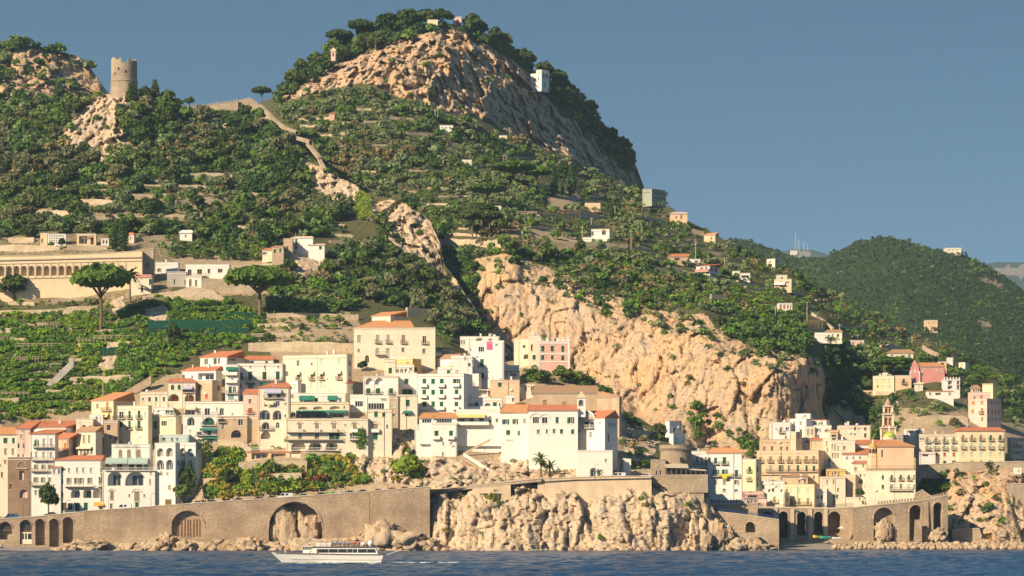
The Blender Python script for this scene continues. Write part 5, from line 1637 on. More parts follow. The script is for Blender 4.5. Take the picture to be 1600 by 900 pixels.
H_('cream villa with a brown roof and a balcony above the umbrella pine',(1388,1427),552,564,'C',D=7,roof=('hip',545.5,1396,1424,'brown_tile'),rows=[('d',554,557.5,3.6,[1421]),('d',555,559,6,[1411],'M'),('w',554,557,4,[1394])],bal=[(1400,1418,560,1.0)],**LL)
H_('small white farmhouse with a pink side at the end of the hamlet',(1498,1507,1514),567,575,'C',rot=40,rows=[('d',569,571.5,2,[1502])],**LL)
H_('tiny blue white house in the olive trees above the hamlet',(1481,1489),559,568,'w',D=4,**LL)

# ------------------------------------------------------------------ houses scattered over the hillside
H_('old stone villa block with two pale framed windows on the knoll',(425,443),386,412,'T',D=7,rows=[('g',389,396,3.4,[429.5]),('g',388,395,2.8,[438])],roof=('hip',383,428,443,'orange_tile'))
H_('cream end of the knoll villa with a small loggia',(410,426),391,408,'C',D=6,roof=('hip',387,414,426,'orange_tile'),rows=[('w',394,398,6,[413.8])])
H_('brown stone middle of the knoll villa with one tall window',(443,457),373,400,'T',D=6,rows=[('g',384.5,392,2.6,[448.8])],trim='coping')
H_('white top storey of the knoll villa under a thin tiled roof',(456,489,491),372.5,394,'W',rot=10,D=6,roof=('hip',369.5,460,486,'coping'),rows=[('g',373,381.5,3.6,[463],'b'),('g',384.5,390,3.6,[462.8]),('d',384,386,2,[471])])
H_('low white wing with a dark window at the end of the knoll villa',(482,507),383,402,'W',D=5,dy=-.6,roof=('hip',380.5,486,506,'coping'),rows=[('g',384.5,389.5,5,[500.8])])
H_('long low white house with a pink flowered terrace above the nets',(290,358),413.5,432,'W',D=7,trim='white_trim',rows=[('d',421.5,430,6,[296.5]),('d',421,428,7,[312]),('d',420.5,427,4.4,[326.6]),('d',420,426,8,[344],'M')],bal=[(291,322,431,1.2)],roof=('flat','white_trim'))
H_('white garden room with a doorway below the long low white house',(291,315),432,450,'W',D=4,dy=-.8,rows=[('d',436,447,4,[297.5],'a'),('d',438,447,3,[306.5])],par=.2)
H_('grey windowless outbuilding beside the long low white house',(261,291),425,447,'G',D=5,rows=[('d',437,444,2.2,[272.5]),('d',438,446,2,[289])])
H_('old white chapel house with an arched window near the arcade',(243,278),410,430,'w',D=6,dy=1.5,rows=[('t',419,424,4,[250],'a'),('d',420,424,2.6,[233 + 14])],chim=1)
H_('cream house with a red terrace railing beside the palm',(205,236),430,458,'C',D=6,par=.2,rows=[('g',434.5,440,3,[210]),('w',433,436,3,[221]),('g',436,445,3.6,[237 - 2.5]),('k',447,456,4,[222],'a')],bal=[(205,237,433,.3,'rose_wall',True)])
H_('small pyramid roofed mausoleum between the cypress trees and the wall',(198,210,212),367,379,'blush_wall',rot=25,name='mausoleum',cat='mausoleum',roof=('hip',363.5,203,206,'red_tile'),rows=[('d',369.5,375,2.4,[204.6],'a')])
H_('white burial wall divided into many square niches',(75,103),366,383,'W',D=3,name='niche_wall',cat='burial wall',rows=[('d',368 + 3.4 * k,370 + 3.4 * k,2.2,[78 + 3.5 * j for j in range(7)],'n') for k in range(4)],par=.1)
H_('tan square cemetery chapel beside the niche wall',(63,74),365,383,'E',D=4,name='chapel',cat='chapel',rows=[('d',373,379,3,[66])],par=.1)
H_('cemetery pavilion with white arched recesses',(158,170),373,384,'W',D=3,name='mausoleum',cat='mausoleum',rows=[('p',375,381,3.4,[161.6],'aM'),('p',375,381,3.4,[166.6],'aM')],par=.1)
H_('ivy grown cemetery pavilion with two brown pillars',(120,150),366,384,'E',D=3,name='mausoleum',cat='mausoleum',rows=[('d',369,381,13,[130],'M'),('d',371,382,5,[144],'M')],par=.1)
H_('white gabled shed at the edge of the dark trees above the cemetery',(281,300),364,375,'W',D=5,roof=('hip',359,283,299,'white_trim'),rows=[('d',367,370,2,[290])])
LLB = dict(L=LB)
H_('white cube house with dark windows on the big terrace wall',(924,952,954),358.5,376,'W',rot=10,D=6,rows=[('d',362,368,3.6,[926]),('d',360,367,6,[943.5])],trim='coping',**LLB)
H_('small white shed beside the white cube house',(911,924.5),371,379,'W',D=3,dy=-1,**LLB)
H_('tan farmhouse standing alone high on the ridge slope',(1048,1074),334,348,'E',D=8,roof=('hip',330.5,1051,1070,'coping'),rows=[('d',338,341.5,2.2,[1057]),('d',336.5,342,2.8,[1064.6])],**LLB)
H_('grey green apartment house on the ridge under the crag',(1004,1018,1041),296.5,318,'sage_wall',rot=40,roof=('flat','sage_wall'),rows=[('w',300,303.5,1.6,[1006.6,1010,1013.6])],side=[('d',299.5,304,2.4,[1022,1026,1031,1037]),('d',307,312,2.4,[1023,1028,1033,1038])],Y=1392,**LLB)
H_('peach cottage with a sloping roof low on the skyline ridge',(1100,1117,1121),368,380,'E',rot=30,roof=('hip',364.5,1104,1120,'orange_tile'),rows=[('d',371.5,375,2,[1111])],**LLB)
H_('white and pink villa with verandas among the bright vines',(1088,1108,1124),416.5,430,'W',rot=30,roof=('hip',413.5,1092,1118,'red_tile'),rows=[('d',419,423.5,5,[1096]),('d',418.5,424,4,[1103],'M'),('d',426,429,4,[1105])],side=[('r',419,424,3.5,[1112,1119])],bal=[(1088,1108,425,1.2,'rose_wall',True)],**LLB)
H_('shed with a long rose coloured pergola roof among the vines',(1044,1075),401,409,'T',D=5,roof=('hip',396,1050,1078,'red_tile'),rows=[('d',403,407,8,[1058],'M')],**LLB)
H_('small grey shed below the rose pergola roof',(1078,1094),405,414,'w',D=4,rows=[('d',407,411,5,[1088])],**LLB)
H_('cream three stepped villa beside the bright vine terraces',(1210,1236,1240),437,452,'E',rot=15,rows=[('d',440,443,4,[1220]),('w',440,443.5,5,[1230]),('d',446.5,449,12,[1224],'M')],bal=[(1210,1226,445,.8,'white_trim',True)],**LLB)
H_('upper room of the cream three stepped villa',(1214,1230),430,440,'C',D=4,dy=1,rows=[('d',433,436,3,[1222])],**LLB)
H_('white house with a blue shaded side on the skyline ridge',(1198,1210,1220),405.5,417,'C',rot=42,rows=[('d',408,411,2.4,[1203])],side=[('w',407,411,5,[1214])],trim='white_trim',**LLB)
H_('white house with dark red shutters at the corner of the vines',(1216,1238),474,486,'w',D=6,rows=[('r',476,482,3,[1220,1225.5,1231]),('d',476,482,2,[1235.5])],**LLB)
H_('long low white terrace house among the vines',(1144,1156),424,430,'W',D=4,**LLB)
H_('open white carport beside the low terrace house',(1157,1172),427,436,'W',D=4,rows=[('d',429.5,434,12,[1164.5],'M')],**LLB)
H_('white cliff top house with a cream terrace over the shaded ravine',(1274,1300),520,530,'W',D=5,rows=[('d',523,527,3,[1295])],**LLB)
H_('pale house with brown veranda posts beside the cliff top house',(1290,1315,1317),519,531,'C',rot=12,roof=('hip',515.5,1292,1312,'brown_tile'),rows=[('d',522,527,4,[1300,1309],'M')],**LLB)
H_('pink low house on the cliff top path',(1328,1350),532,540,'B',D=5,rows=[('d',534,538,3,[1333,1345])],**LLB)
H_('ruined square stone house alone on the wooded slope',(1446,1465),500.5,516,'E',D=7,L=LB,Y=float(LD.Y(1455,514)) - 20,below=12,rows=[('d',504,506,1.4,[1451.5,1459]),('d',509,511,1.4,[1455])],par=.1,name='ruined_house',cat='ruin')
H_('white terraced villa on the crest of the wooded hill',(1478,1502),387.5,396,'C',D=20,L=LD,below=15,Y=float(LD.Y(1490,396)) - 8,rows=[('d',389.5,391.5,1.6,[1483,1489,1495])])
H_('ruined white villa with empty arches on the edge of the great crag',(829,846,858),116,140,'W',rot=42,L=LB,Y=float(LB.Y(842,146)) - 5,below=3,name='ruined_villa',cat='ruin',rows=[('d',122,127,2,[834,841],'a')],side=[('d',116.5,123,2.4,[850,854.6],'a'),('d',131,137,2,[851])],par=.1)
H_('upper broken storey of the ruined white villa',(838,846,858),110,120,'W',rot=42,L=LB,Y=float(LB.Y(842,146)) - 3.5,below=2,name='ruined_villa',cat='ruin',rows=[('d',112,117,1.8,[842],'a')],side=[('d',112,117,2,[849.6,854.4],'a')],par=.1)
H_('yellow belvedere wall on the brink of the summit',(668,684),31,38,'Y',D=5,L=LB,Y=float(LB.Y(678,46)) - 3,below=3,name='belvedere',cat='belvedere',par=.3)
H_('pale stone arch pavilion standing on the summit',(708,721),26.5,40,'blush_wall',D=4,L=LB,Y=float(LB.Y(714,44)) + 2,below=1.5,name='arch_pavilion',cat='pavilion',rows=[('d',31,40,5.6,[714.5],'aD')],par=.2)
H_('domed tempietto peeping out of the dark summit trees',(517,524),80,90,'B',D=4,L=LB,Y=1462,below=2,name='tempietto',cat='temple',roof=('hip',74,520,521.5,'coping'),rows=[('d',82,88,2.6,[520.5],'aM')],rect=False)
H_('little white house among the olives below the crag',(687,708),196,204,'w',D=6,rows=[('d',198,201,1.6,[691,697,703])],**LLB)
H_('tan stone hut in the upper olives',(722,737),250,257,'C',D=5,**LLB)
H_('cream hut at the right end of the upper olive terraces',(780,792),212,219,'C',D=5,**LLB)
H_('tan garden house on the second terrace below the cypresses',(914,938),317.5,326,'E',D=6,**LLB)
H_('long pale garden wall house left of the flat topped pines',(760,783),322,330,'C',D=5,**LLB)
H_('pink cottage with a red roof beside the high white terrace',(514,523),178,187,'P',D=5,L=LB,roof=('hip',175.5,516,522,'red_tile'))
# ------------------------------------------------------------------ walls, arcades, towers
wall_mat('smooth_tan',(0.68,0.52,0.36),.18,.35)
def wall_run(name,label,cat,pts,base,Y,arches=(),mat='sea_stone',thick=1.0,cap='stone_trim',merlon=None,flank=True,group=None,Y1=None,buttress=(),capw=.25,strip=None):
  """A masonry wall seen along a line of (px, py top) points. arches: (x0, x1, ytop, ybot, depth, inside)"""
  x0,x1 = pts[0][0],pts[-1][0]
  Y1 = Y if Y1 is None else Y1
  A,Bq = P(x0,base,Y),P(x1,base,Y1)
  dx,dy = Bq.x - A.x,Bq.y - A.y
  W_ = math.hypot(dx,dy)
  e = empty(name,A,math.atan2(dy,dx))
  def fx(px):                       # px -> distance along the wall
    k = (px - 800) / F
    # solve A + t*(d) lies on the ray
    t = (k * A.y - A.x) / (dx - k * dy)
    return t * W_
  def Yat(px):
    return A.y + dy * fx(px) / W_
  def fz(px,py):
    return CAM_H + (HOR - py) / F * Yat(px) - A.z
  tx = [fx(p[0]) for p in pts]
  tz = [fz(*p) for p in pts]
  zt = lambda x: float(np.interp(x,tx,tz))
  ops = []
  for a in arches:
    a0,a1 = fx(a[0]),fx(a[1])
    xm = (a[0] + a[1]) / 2
    rise = a[6] if len(a) > 6 else None
    hh = fz(xm,a[2]) - fz(xm,a[3])
    r = min((a1 - a0) / 2,hh * .9) if rise is None else rise
    ops.append((a0,a1,fz(xm,a[3]),fz(xm,a[2]),r,a[4],True))
  # extra columns so the top follows its line
  b = MB()
  if strip:
    for k in range(len(tx) - 1):
      hh = strip * Y / F
      b.poly([(tx[k],0,tz[k] - hh),(tx[k + 1],0,tz[k + 1] - hh),(tx[k + 1],0,tz[k + 1]),(tx[k],0,tz[k])])
      b.poly([(tx[k],0,tz[k] - hh),(tx[k],thick,tz[k] - hh),(tx[k + 1],thick,tz[k + 1] - hh),(tx[k + 1],0,tz[k + 1] - hh)])
  else:
   facade(b,lambda X,Z,d: (X,d,Z),W_,-3.0,zt,ops + [(x - .001,x + .001,-2.9,-2.8,0,.01,False) for x in tx[1:-1]])
  for k in range(len(tx) - 1):
    b.poly([(tx[k],0,tz[k]),(tx[k + 1],0,tz[k + 1]),(tx[k + 1],thick,tz[k + 1]),(tx[k],thick,tz[k])])
    b.poly([(tx[k + 1],thick,(tz[k+1] - strip * Y / F) if strip else -3),(tx[k],thick,(tz[k] - strip * Y / F) if strip else -3),(tx[k],thick,tz[k]),(tx[k + 1],thick,tz[k + 1])]) if not arches else None
  if not strip:
    b.poly([(W_,0,-3),(W_,thick,-3),(W_,thick,tz[-1]),(W_,0,tz[-1])])
    b.poly([(0,thick,-3),(0,0,-3),(0,0,tz[0]),(0,thick,tz[0])])
  obj('masonry',b,mat,e)
  if cap:
    c = MB()
    for k in range(len(tx) - 1):
      c.hexa([(tx[k],-.14,tz[k] + .003),(tx[k + 1],-.14,tz[k + 1] + .003),(tx[k + 1],min(thick,.6),tz[k + 1] + .003),(tx[k],min(thick,.6),tz[k] + .003),
          (tx[k],-.14,tz[k] + capw),(tx[k + 1],-.14,tz[k + 1] + capw),(tx[k + 1],min(thick,.6),tz[k + 1] + capw),(tx[k],min(thick,.6),tz[k] + capw)])
    obj('coping',c,cap,e)
  for a,op in zip(arches,ops):
    if a[5] == 'ring' or a[5] is None or a[4] > .6:
      c = MB()
      ap = arc_pts(op[0] - .25,op[1] + .25,op[3] + .25,op[4] + .25,14)
      for k in range(len(ap) - 1):
        c.bar((ap[k][0],-.04,ap[k][1]),(ap[k + 1][0],-.04,ap[k + 1][1]),.5,.14)
      obj('arch_ring',c,'stone_trim' if mat != 'sea_stone' else 'sea_stone_light',e)
  if merlon:
    m0,m1,step,mh = merlon
    p = m0
    while p < m1:
      xa,xb = fx(p),fx(p + step * .5)
      c = MB()
      c.box(xa,xb,-.05,.45,zt(xa) + capw + .004,zt(xa) + capw + mh)
      obj('parapet_merlon',c,mat,e)
      p += step
  for bx in buttress:
    c = MB()
    xa = fx(bx)
    c.hexa([(xa - .5,-1.3,-2),(xa + .5,-1.3,-2),(xa + .5,-.003,-2),(xa - .5,-.003,-2),(xa - .5,-.3,zt(xa) - .4),(xa + .5,-.3,zt(xa) - .4),(xa + .5,-.003,zt(xa) - .4),(xa - .5,-.003,zt(xa) - .4)])
    obj('buttress',c,mat,e)
  tag(e,label,cat,group)
  e['_w'] = W_
  return e,fx,fz,zt


# --- sea wall and shore road
YW = 900.0
SW1 = wall_run('sea_wall','arched end of the sea wall with two glazed and three open vaults by the beach','sea wall',[(-70,816),(0,811.5),(60,807),(131,800)],858,YW,
        [(-2,18.5,816,843,2.2,None),(31,49.5,813,850.5,1.6,None),(55,70,811.5,852,2.6,None),(77,92,811,854.5,2.6,None),(98,114.5,808.5,848.5,2.6,None)])
e,fx,fz,zt = SW1
for x0,x1,y0,y1 in ((-1,18,817,829),(32,49,815,830.5)):
  b = MB()
  b.box(fx(x0),fx(x1),1.0,1.06,fz(9,y1),fz(9,y0) - .9)
  o = obj('glazing',b,'glass',e)
  b = MB()
  n = 7
  for k in range(n + 1):
    xx = fx(x0) + (fx(x1) - fx(x0)) * k / n
    b.box(xx - .05,xx + .05,.9,.99,fz(9,y1),fz(9,y0) - 1)
  b.box(fx(x0),fx(x1),.86,.895,fz(9,y1),fz(9,y1) + .2)
  obj('glazing_bar',b,'wood',o)
b = MB()
b.box(fx(32.5),fx(49),.7,.85,fz(40,850),fz(40,831.5))
o = obj('kiosk_front',b,'cream_wall',e)
for xx in (34,38.5,43,46):
  c = MB()
  c.box(fx(xx),fx(xx + 2.6),.62,.697,fz(40,842.5),fz(40,833.5))
  obj('kiosk_window',c,'glass',o)
SW2 = wall_run('sea_wall','long brown sea wall with one rust stained arch and one arch full of rock','sea wall',[(131,799),(200,794.5),(300,787),(400,780.5),(500,773.8),(577,768.5)],864,YW - .6,
        [(268,319,798.5,842,1.6,None),(420,503.5,784.5,862,4.5,None)])
e,fx,fz,zt = SW2
b = MB()
random.seed(3)
x = 277.0
while x < 311:
  w_ = random.uniform(.7,1.5)
  b.box(fx(x),fx(x + w_),1.35 + random.uniform(-.03,.03),1.5,fz(290,838),fz(290,813 - random.uniform(0,3)))
  x += w_ + random.uniform(2.5,4.5)
plain_mat('rust',(0.34,0.15,0.06),.9,.4,.8)
obj('rusty_panel',b,'rust',e)
SW3 = wall_run('sea_wall','last brown bay of the sea wall standing proud before the bare rock','sea wall',[(577.6,768),(620,764.5),(671.5,761)],866,YW - 2.2,thick=3.0)
wall_run('parapet_wall','low stone parapet of the road climbing over the rock','wall',[(671.8,766.5),(740,759),(810,751.5),(846,748)],771,903.2,thick=.6,mat='pale_stone',strip=4.5)
wall_run('retaining_wall','smooth tan retaining wall of the road above the cliff','wall',[(840,748.5),(900,746.5),(960,744),(1018,745)],780,904.2,thick=3,mat='smooth_tan')
e,fx,fz,zt = wall_run('concrete_gallery','concrete road gallery with a dark opening hung with plants','gallery',[(738,762.5),(798,756.5)],788,902.0,[(750,783,771.5,786,3.0,'none',.05)],thick=3,mat='smooth_tan')

plain_mat('asphalt',(0.055,0.052,0.05),.95,.2,.5)
road = [(-70,816),(0,811.5),(131,800),(300,787),(400,780.5),(577,768.5),(671,762),(740,759),(810,752),(900,746.5),(1020,744)]
vs,fs = [],[]
for k,(px,py) in enumerate(road):
  y0 = YW + .3 if px < 672 else 903.6
  a = P(px,py,y0)
  z = a.z - .55
  vs += [(a.x,y0,z),(P(px,py,y0 + 18).x,y0 + 18,z + .2)]
for k in range(len(road) - 1):
  fs.append((2 * k,2 * k + 2,2 * k + 3,2 * k + 1))
me = bpy.data.meshes.new('road')
me.from_pydata(vs,[],fs)
me.materials.append(MATS['asphalt'])
kind(link('road',me),'structure')
def road_z(px):
  py = float(np.interp(px,[r[0] for r in road],[r[1] for r in road]))
  y0 = YW + .3 if px < 672 else 903.6
  return P(px,py,y0).z - .55

# --- shore rocks under the wall
def rock_blob(name,label,px,py,rx,rz,Y,seed,mat='shore',ry=None,cat='rock',group=None,n=44,rough=.62):
  """One irregular boulder standing in the water."""
  c = P(px,py,Y)
  sc = Y / F
  a,bb,cc = rx * sc,(ry or min(rx * sc,5)),rz * sc
  u = np.linspace(0,2 * np.pi,n,endpoint=False)
  v_ = np.linspace(-np.pi / 2,np.pi / 2,n // 2 + 1)
  U,Vv = np.meshgrid(u,v_)
  d = np.stack([np.cos(Vv) * np.cos(U),np.cos(Vv) * np.sin(U),np.sin(Vv)],-1)
  q = np.sign(d) * np.abs(d) ** .75
  f1,e1 = facets(d[...,0] * 1.3 + seed,d[...,1] * 1.3,d[...,2] * 1.3,seed,1.2)
  f2,e2 = facets(d[...,0] * 3.0 + seed,d[...,1] * 3.0,d[...,2] * 3.0,seed + 9,1.2)
  s1 = .95 + rough * (f1 * .55 + f2 * .26 - np.clip(1 - e1 / .12,0,1) * .16 + .35 * fbm(d[...,0] * 4 + seed,d[...,1] * 4,d[...,2] * 4,3,seed + 1))
  V = q * s1[...,None] * np.array([a,bb,cc])
  h,w = U.shape
  idx = np.arange(h * w).reshape(h,w)
  nx = np.roll(idx,-1,1)
  qd = np.stack([idx[:-1],nx[:-1],nx[1:],idx[1:]],-1).reshape(-1,4)
  me = np_mesh(name,V.reshape(-1,3),qd,mat,{'rock': ('FLOAT',np.ones(h * w)),'earth': ('FLOAT',np.zeros(h * w))},smooth=False)
  o = link(name,me,None,c)
  if label:
    tag(o,label,cat,group)
  return o


random.seed(11)
# low continuous rock bench along the wall foot
bench = Layer('rock_bench',78,700,1.8,[(78,858),(100,853),(128,846),(150,842),(168,846),(190,849),(215,848),(250,838),(262,835),(290,842),(330,846),(372,832),(392,838),(420,846),(448,842),(520,842),(560,836),(578,812),(592,816),(612,822),(640,828),(664,834),(684,836),(700,842)],
       [(78,866),(700,866)],[(78,858,897),(700,842,900),(78,866,889),(700,866,888),(400,850,895),(580,815,898.5),(580,866,888),(300,866,888)],34,
       rock=[([(0,700),(800,700),(800,900),(0,900)],1.15)],mat='shore',seed=41,jag=3.5,skirt=5,soft=0,fsc=.6)
spots = [('tall pale boulder leaning inside the great arch of the sea wall',446,826,23,37,902.6),('dark edged boulder wedged beside the leaning one in the great arch',480,836,20,28,903),
     ('pointed rock under the rust stained arch',262,848,13,15,893),('squat rock right of the rust stained arch',292,854,15,9,892),('broad pale rock slab below the plain sea wall',140,853,30,9,893),
     ('split boulder standing in the sea under the middle of the wall',250,855,10,9,890),('low rounded rock left of the ferry bow',392,853,18,12,892),('knobbly rock pile at the corner of the last wall bay',600,838,26,22,895),
     ('rough rock beneath the last bay of the sea wall',640,846,26,16,894),('square rock at the foot of the wall end',672,852,14,12,893)]
for k,(lb,px,py,rx,rz,Y) in enumerate(spots):
  rock_blob('boulder',lb,px,py,rx,rz,Y,100 + k * 7,ry=2.6 if Y > 898 else None)
for k in range(26):
  px = random.uniform(90,700)
  o = rock_blob('boulder','small wave washed rock along the foot of the sea wall',px,860 - random.uniform(0,2),random.uniform(3,7),random.uniform(2.5,5),887.5 + random.uniform(0,2),200 + k,n=16,group='small rocks along the sea wall foot')
for k in range(30):
  px = random.uniform(690,1110)
  o = rock_blob('boulder','small wave washed rock at the base of the promontory cliff',px,860.5 - random.uniform(0,2),random.uniform(3,8),random.uniform(2.5,5),886 + random.uniform(0,3),300 + k,n=16,group='small rocks at the cliff base')
tip = [('big pale boulder at the tip of the promontory',1122,838,13,26,893),('tall shaded rock in front of the dark cleft',1104,846,10,16,890),('square yellow boulder off the promontory tip',1153,852,17,11,893),
    ('cracked yellow boulder next to the square one',1178,853,15,11,892),('outermost low boulder of the promontory',1200,857,15,7,892),('flat rock ledge by the small concrete quay',1205,850,20,6,915),('wedge of rock below the promenade steps',1138,838,10,14,905)]
for k,(lb,px,py,rx,rz,Y) in enumerate(tip):
  rock_blob('boulder',lb,px,py,rx,rz,Y,400 + k * 3)
# breakwater: every boulder its own object
protos = [rock_blob('breakwater_boulder',None,0,0,4.6,3.6,940,500 + k,n=14,rough=.5) for k in range(8)]
nb = 0
for row,(yb,Yb) in enumerate(((856.0,931),(853.0,934),(850.4,937))):
  x = 1303.0 if row == 0 else (1306 if row == 1 else 1340)
  while x < 1602:
    p = protos[nb % 8]
    o = p if nb < 8 else p.copy()
    if nb >= 8:
      COL.objects.link(o)
    o.location = P(x + random.uniform(-1,1),yb + random.uniform(-.8,.8),Yb + random.uniform(-.6,.6))
    o.rotation_euler = (random.uniform(-.4,.4),random.uniform(-.4,.4),random.uniform(0,6.28))
    s_ = random.uniform(.75,1.25)
    o.scale = (s_,s_,s_ * random.uniform(.8,1.1))
    tag(o,'pale boulder in the breakwater off the second beach','boulder','breakwater boulders')
    nb += 1
    x += random.uniform(5.5,8.5)

# --- beaches and quay
def sheet(name,pts,mat,k='structure',thick=None):
  b = MB()
  b.poly(pts)
  o = obj(name,b,mat)
  return kind(o,k)
plain_mat('pebbles',(0.30,0.26,0.23),.95,.35,1.2)
plain_mat('concrete',(0.42,0.36,0.30),.9,.25,.4)
b = MB()
b.hexa([(-190,878,-1),(-143,890,-1),(-138,905,-1),(-195,905,-1),(-190,880,.15),(-146,892,.15),(-142,903,1.2),(-195,903,2.2)])
kind(obj('beach',b,'pebbles'),'structure')
b = MB()
b.hexa([(72,922,-1),(112,930,-1),(112,962,-1),(72,962,-1),(74,926,.1),(110,934,.1),(112,960,2.4),(74,960,2.4)])
kind(obj('beach',b,'pebbles'),'structure')
b = MB()
b.hexa([(105,945,-1),(178,950,-1),(178,975,-1),(105,975,-1),(106,946,1.1),(178,951,1.1),(178,975,1.3),(106,975,1.3)])
kind(obj('quay',b,'concrete'),'structure')

# --- promenade, ramp and viaduct of the second town
wall_run('promenade_wall','curved upper promenade wall with people and a blue railing','promenade',[(1108,789),(1140,788),(1170,787),(1184,787)],812,921,mat='sea_stone_light',thick=4,Y1=922)
e,fx,fz,zt = wall_run('ramp','stone ramp with a blue railing and a single dark arch beneath','ramp',[(1110,799),(1150,803),(1190,808.5),(1217,812.5)],846,914,[(1165,1180,816,839,4.0,None)],mat='sea_stone_light',thick=6,Y1=911)
b = MB()
W_ = e['_w']
n = 60
for k in range(n + 1):
  x = W_ * k / n
  b.box(x - .035,x + .035,.05,.12,zt(min(x,W_ - .01)) + .25,zt(min(x,W_ - .01)) + 1.25)
for dz in (.55,.9,1.25):
  b.hexa([(0,.04,zt(0) + dz),(W_,.04,zt(W_) + dz),(W_,.13,zt(W_) + dz),(0,.13,zt(0) + dz),(0,.04,zt(0) + dz + .08),(W_,.04,zt(W_) + dz + .08),(W_,.13,zt(W_) + dz + .08),(0,.13,zt(0) + dz + .08)])
obj('railing',b,'blue_rail',e)
b = MB()
pr = [P(1110,788.5,920.9),P(1184,786.5,921.9)]
d = pr[1] - pr[0]
for k in range(55):
  p = pr[0] + d * k / 54
  b.box(p.x - .035,p.x + .035,p.y - .05,p.y + .03,p.z + .2,p.z + 1.3)
for dz in (.6,.95,1.3):
  b.bar(pr[0] + Vector((0,0,dz)),pr[1] + Vector((0,0,dz)),.09)
tag(obj('railing',b,'blue_rail'),'blue railing along the upper promenade','railing')
b = MB()
q0,q1 = P(1148,845,905),P(1182,832,905)
b.box(q0.x,q1.x,905,910,-1,q1.z)
tag(obj('landing_stage',b,'sea_stone_light'),'small square stone landing stage below the ramp arch','landing stage')
VD = wall_run('viaduct','stone viaduct with five arches carrying the promenade behind the beach','viaduct',[(1180,793),(1240,794.5),(1300,795.5),(1335,792.5)],846,958,
       [(1189,1208,799.5,840,9,None),(1217,1231.5,799.5,841,9,None),(1245.5,1259.5,800,837,9,None),(1272,1286,800,838.5,9,None),(1294,1314,799.5,838,6,None)],mat='sea_stone_light',thick=11,capw=.5)
e,fx,fz,zt = VD
for xx in (1212,1238,1266,1290):
  b = MB()
  b.box(fx(xx) - .6,fx(xx) + .6,-.5,-.003,-2,zt(fx(xx)) - .1)
  obj('pier',b,'stone_trim',e)
b = MB()
n = 90
W_ = e['_w']
for k in range(n + 1):
  x = W_ * k / n
  b.box(x - .03,x + .03,.1,.16,zt(min(x,W_ - .01)) + .5,zt(min(x,W_ - .01)) + 1.4)
for k in range(3):
  dz = .75 + .32 * k
  b.bar((0,.13,zt(0) + dz),(W_ * .72,.13,zt(W_ * .72) + dz),.06)
  b.bar((W_ * .72,.13,zt(W_ * .72) + dz),(W_,.13,zt(W_) + dz),.06)
obj('railing',b,'iron',e)
e,fx,fz,zt = wall_run('bastion_wall','great sunlit stone bastion with one walled arch and two deep arches','bastion',[(1333,794),(1380,789),(1430,784),(1460,779.5),(1481,774)],848,952,
             [(1365,1397.5,793.5,846,2.2,None),(1421,1440.5,789.5,846,7,None),(1458.5,1472.5,785.5,830,7,None)],mat='sea_stone_light',thick=16,Y1=956,merlon=(1372,1480,4.6,1.0),buttress=(1448,),capw=.4)
rock_blob('boulder','pale rock filling the walled arch of the bastion',1380,832,15,18,953.2,901,ry=1.6)
rock_blob('boulder','rounded tan rock at the end of the bastion',1466,838,12,13,949,902,ry=4)
b = MB()
q = [(1429,846),(1430.5,812),(1438,812),(1440,846)]
pp = [P(x,y,950.5) for x,y in q]
b.hexa([pp[0],pp[3],pp[3] + Vector((0,2,0)),pp[0] + Vector((0,2,0)),pp[1],pp[2],pp[2] + Vector((0,2,0)),pp[1] + Vector((0,2,0))])
tag(obj('buttress',b,'sea_stone_light'),'leaning stone buttress inside the second bastion arch','buttress')
wall_run('retaining_wall','curved grey retaining wall of the road in the dark gap behind the bastion','wall',[(1430,772),(1441,766),(1455,776)],800,962,mat='sea_stone',thick=2)
wall_run('road_wall','tan road wall with small blind arches under the long palazzos','wall',[(1436,727),(1480,725),(1498,722),(1560,722),(1640,722)],734,1000,[(1545,1551,727,735,.5,None),(1557,1563,727,735,.5,None)],mat='pale_stone',thick=3)
wall_run('retaining_wall','broken pale wall with cave like holes beside the white pump house','wall',[(1575,757),(1600,756),(1660,757)],778,981.5,mat='pale_stone',thick=2)
wall_run('quay_wall','low grey quay wall behind the hidden beach','wall',[(1488,828),(1530,826),(1534,838)],846,965,mat='sea_stone_light',thick=3)
H_('little white pump house on the headland cliff',(1586,1596),731,740,'W',D=3,L=LB,rows=[('d',734,737,2,[1592])])

# --- round stone tower on the promontory
Yr = 921.0
sc = Yr / F
e = tag(empty('stone_tower',P(1056,742,Yr)),'squat round stone tower with a corbelled parapet on the promontory','tower')
b = MB()
r = 24 * sc
b.lathe((0,0,-3),[(r * 1.06,0),(r * 1.02,3 + 20 * sc),(r,3 + 37 * sc),(r * 1.0,3 + 40 * sc),(r * 1.07,3 + 41 * sc),(r * 1.07,3 + 46.5 * sc),(r * .95,3 + 46.5 * sc),(r * .95,3 + 44 * sc)],32)
obj('wall',b,'old_stone',e)
for k in range(22):
  a = -math.pi * k / 21
  c = MB()
  c.bar((r * .99 * math.cos(a),r * .99 * math.sin(a),37 * sc),(r * 1.07 * math.cos(a),r * 1.07 * math.sin(a),40.6 * sc),.34)
  obj('corbel',c,'pale_stone',e)
b = MB()
a = math.atan2(-math.sqrt(max(0,r * r - (7 * sc) ** 2)),7 * sc)
b.box(7 * sc - .4,7 * sc + .4,-r * 1.06,-r * .8,20 * sc,27 * sc)
obj('window',b,'painted_unlit_inside',e)
House('tan crenellated block left of the round stone tower',(1018,1040),718,748,'old_stone',Y=913,D=7,par=.3,trim='pale_stone',rows=[('d',735,742.5,2.4,[1026.2,1032.2])],name='tower_annexe',cat='tower annexe')
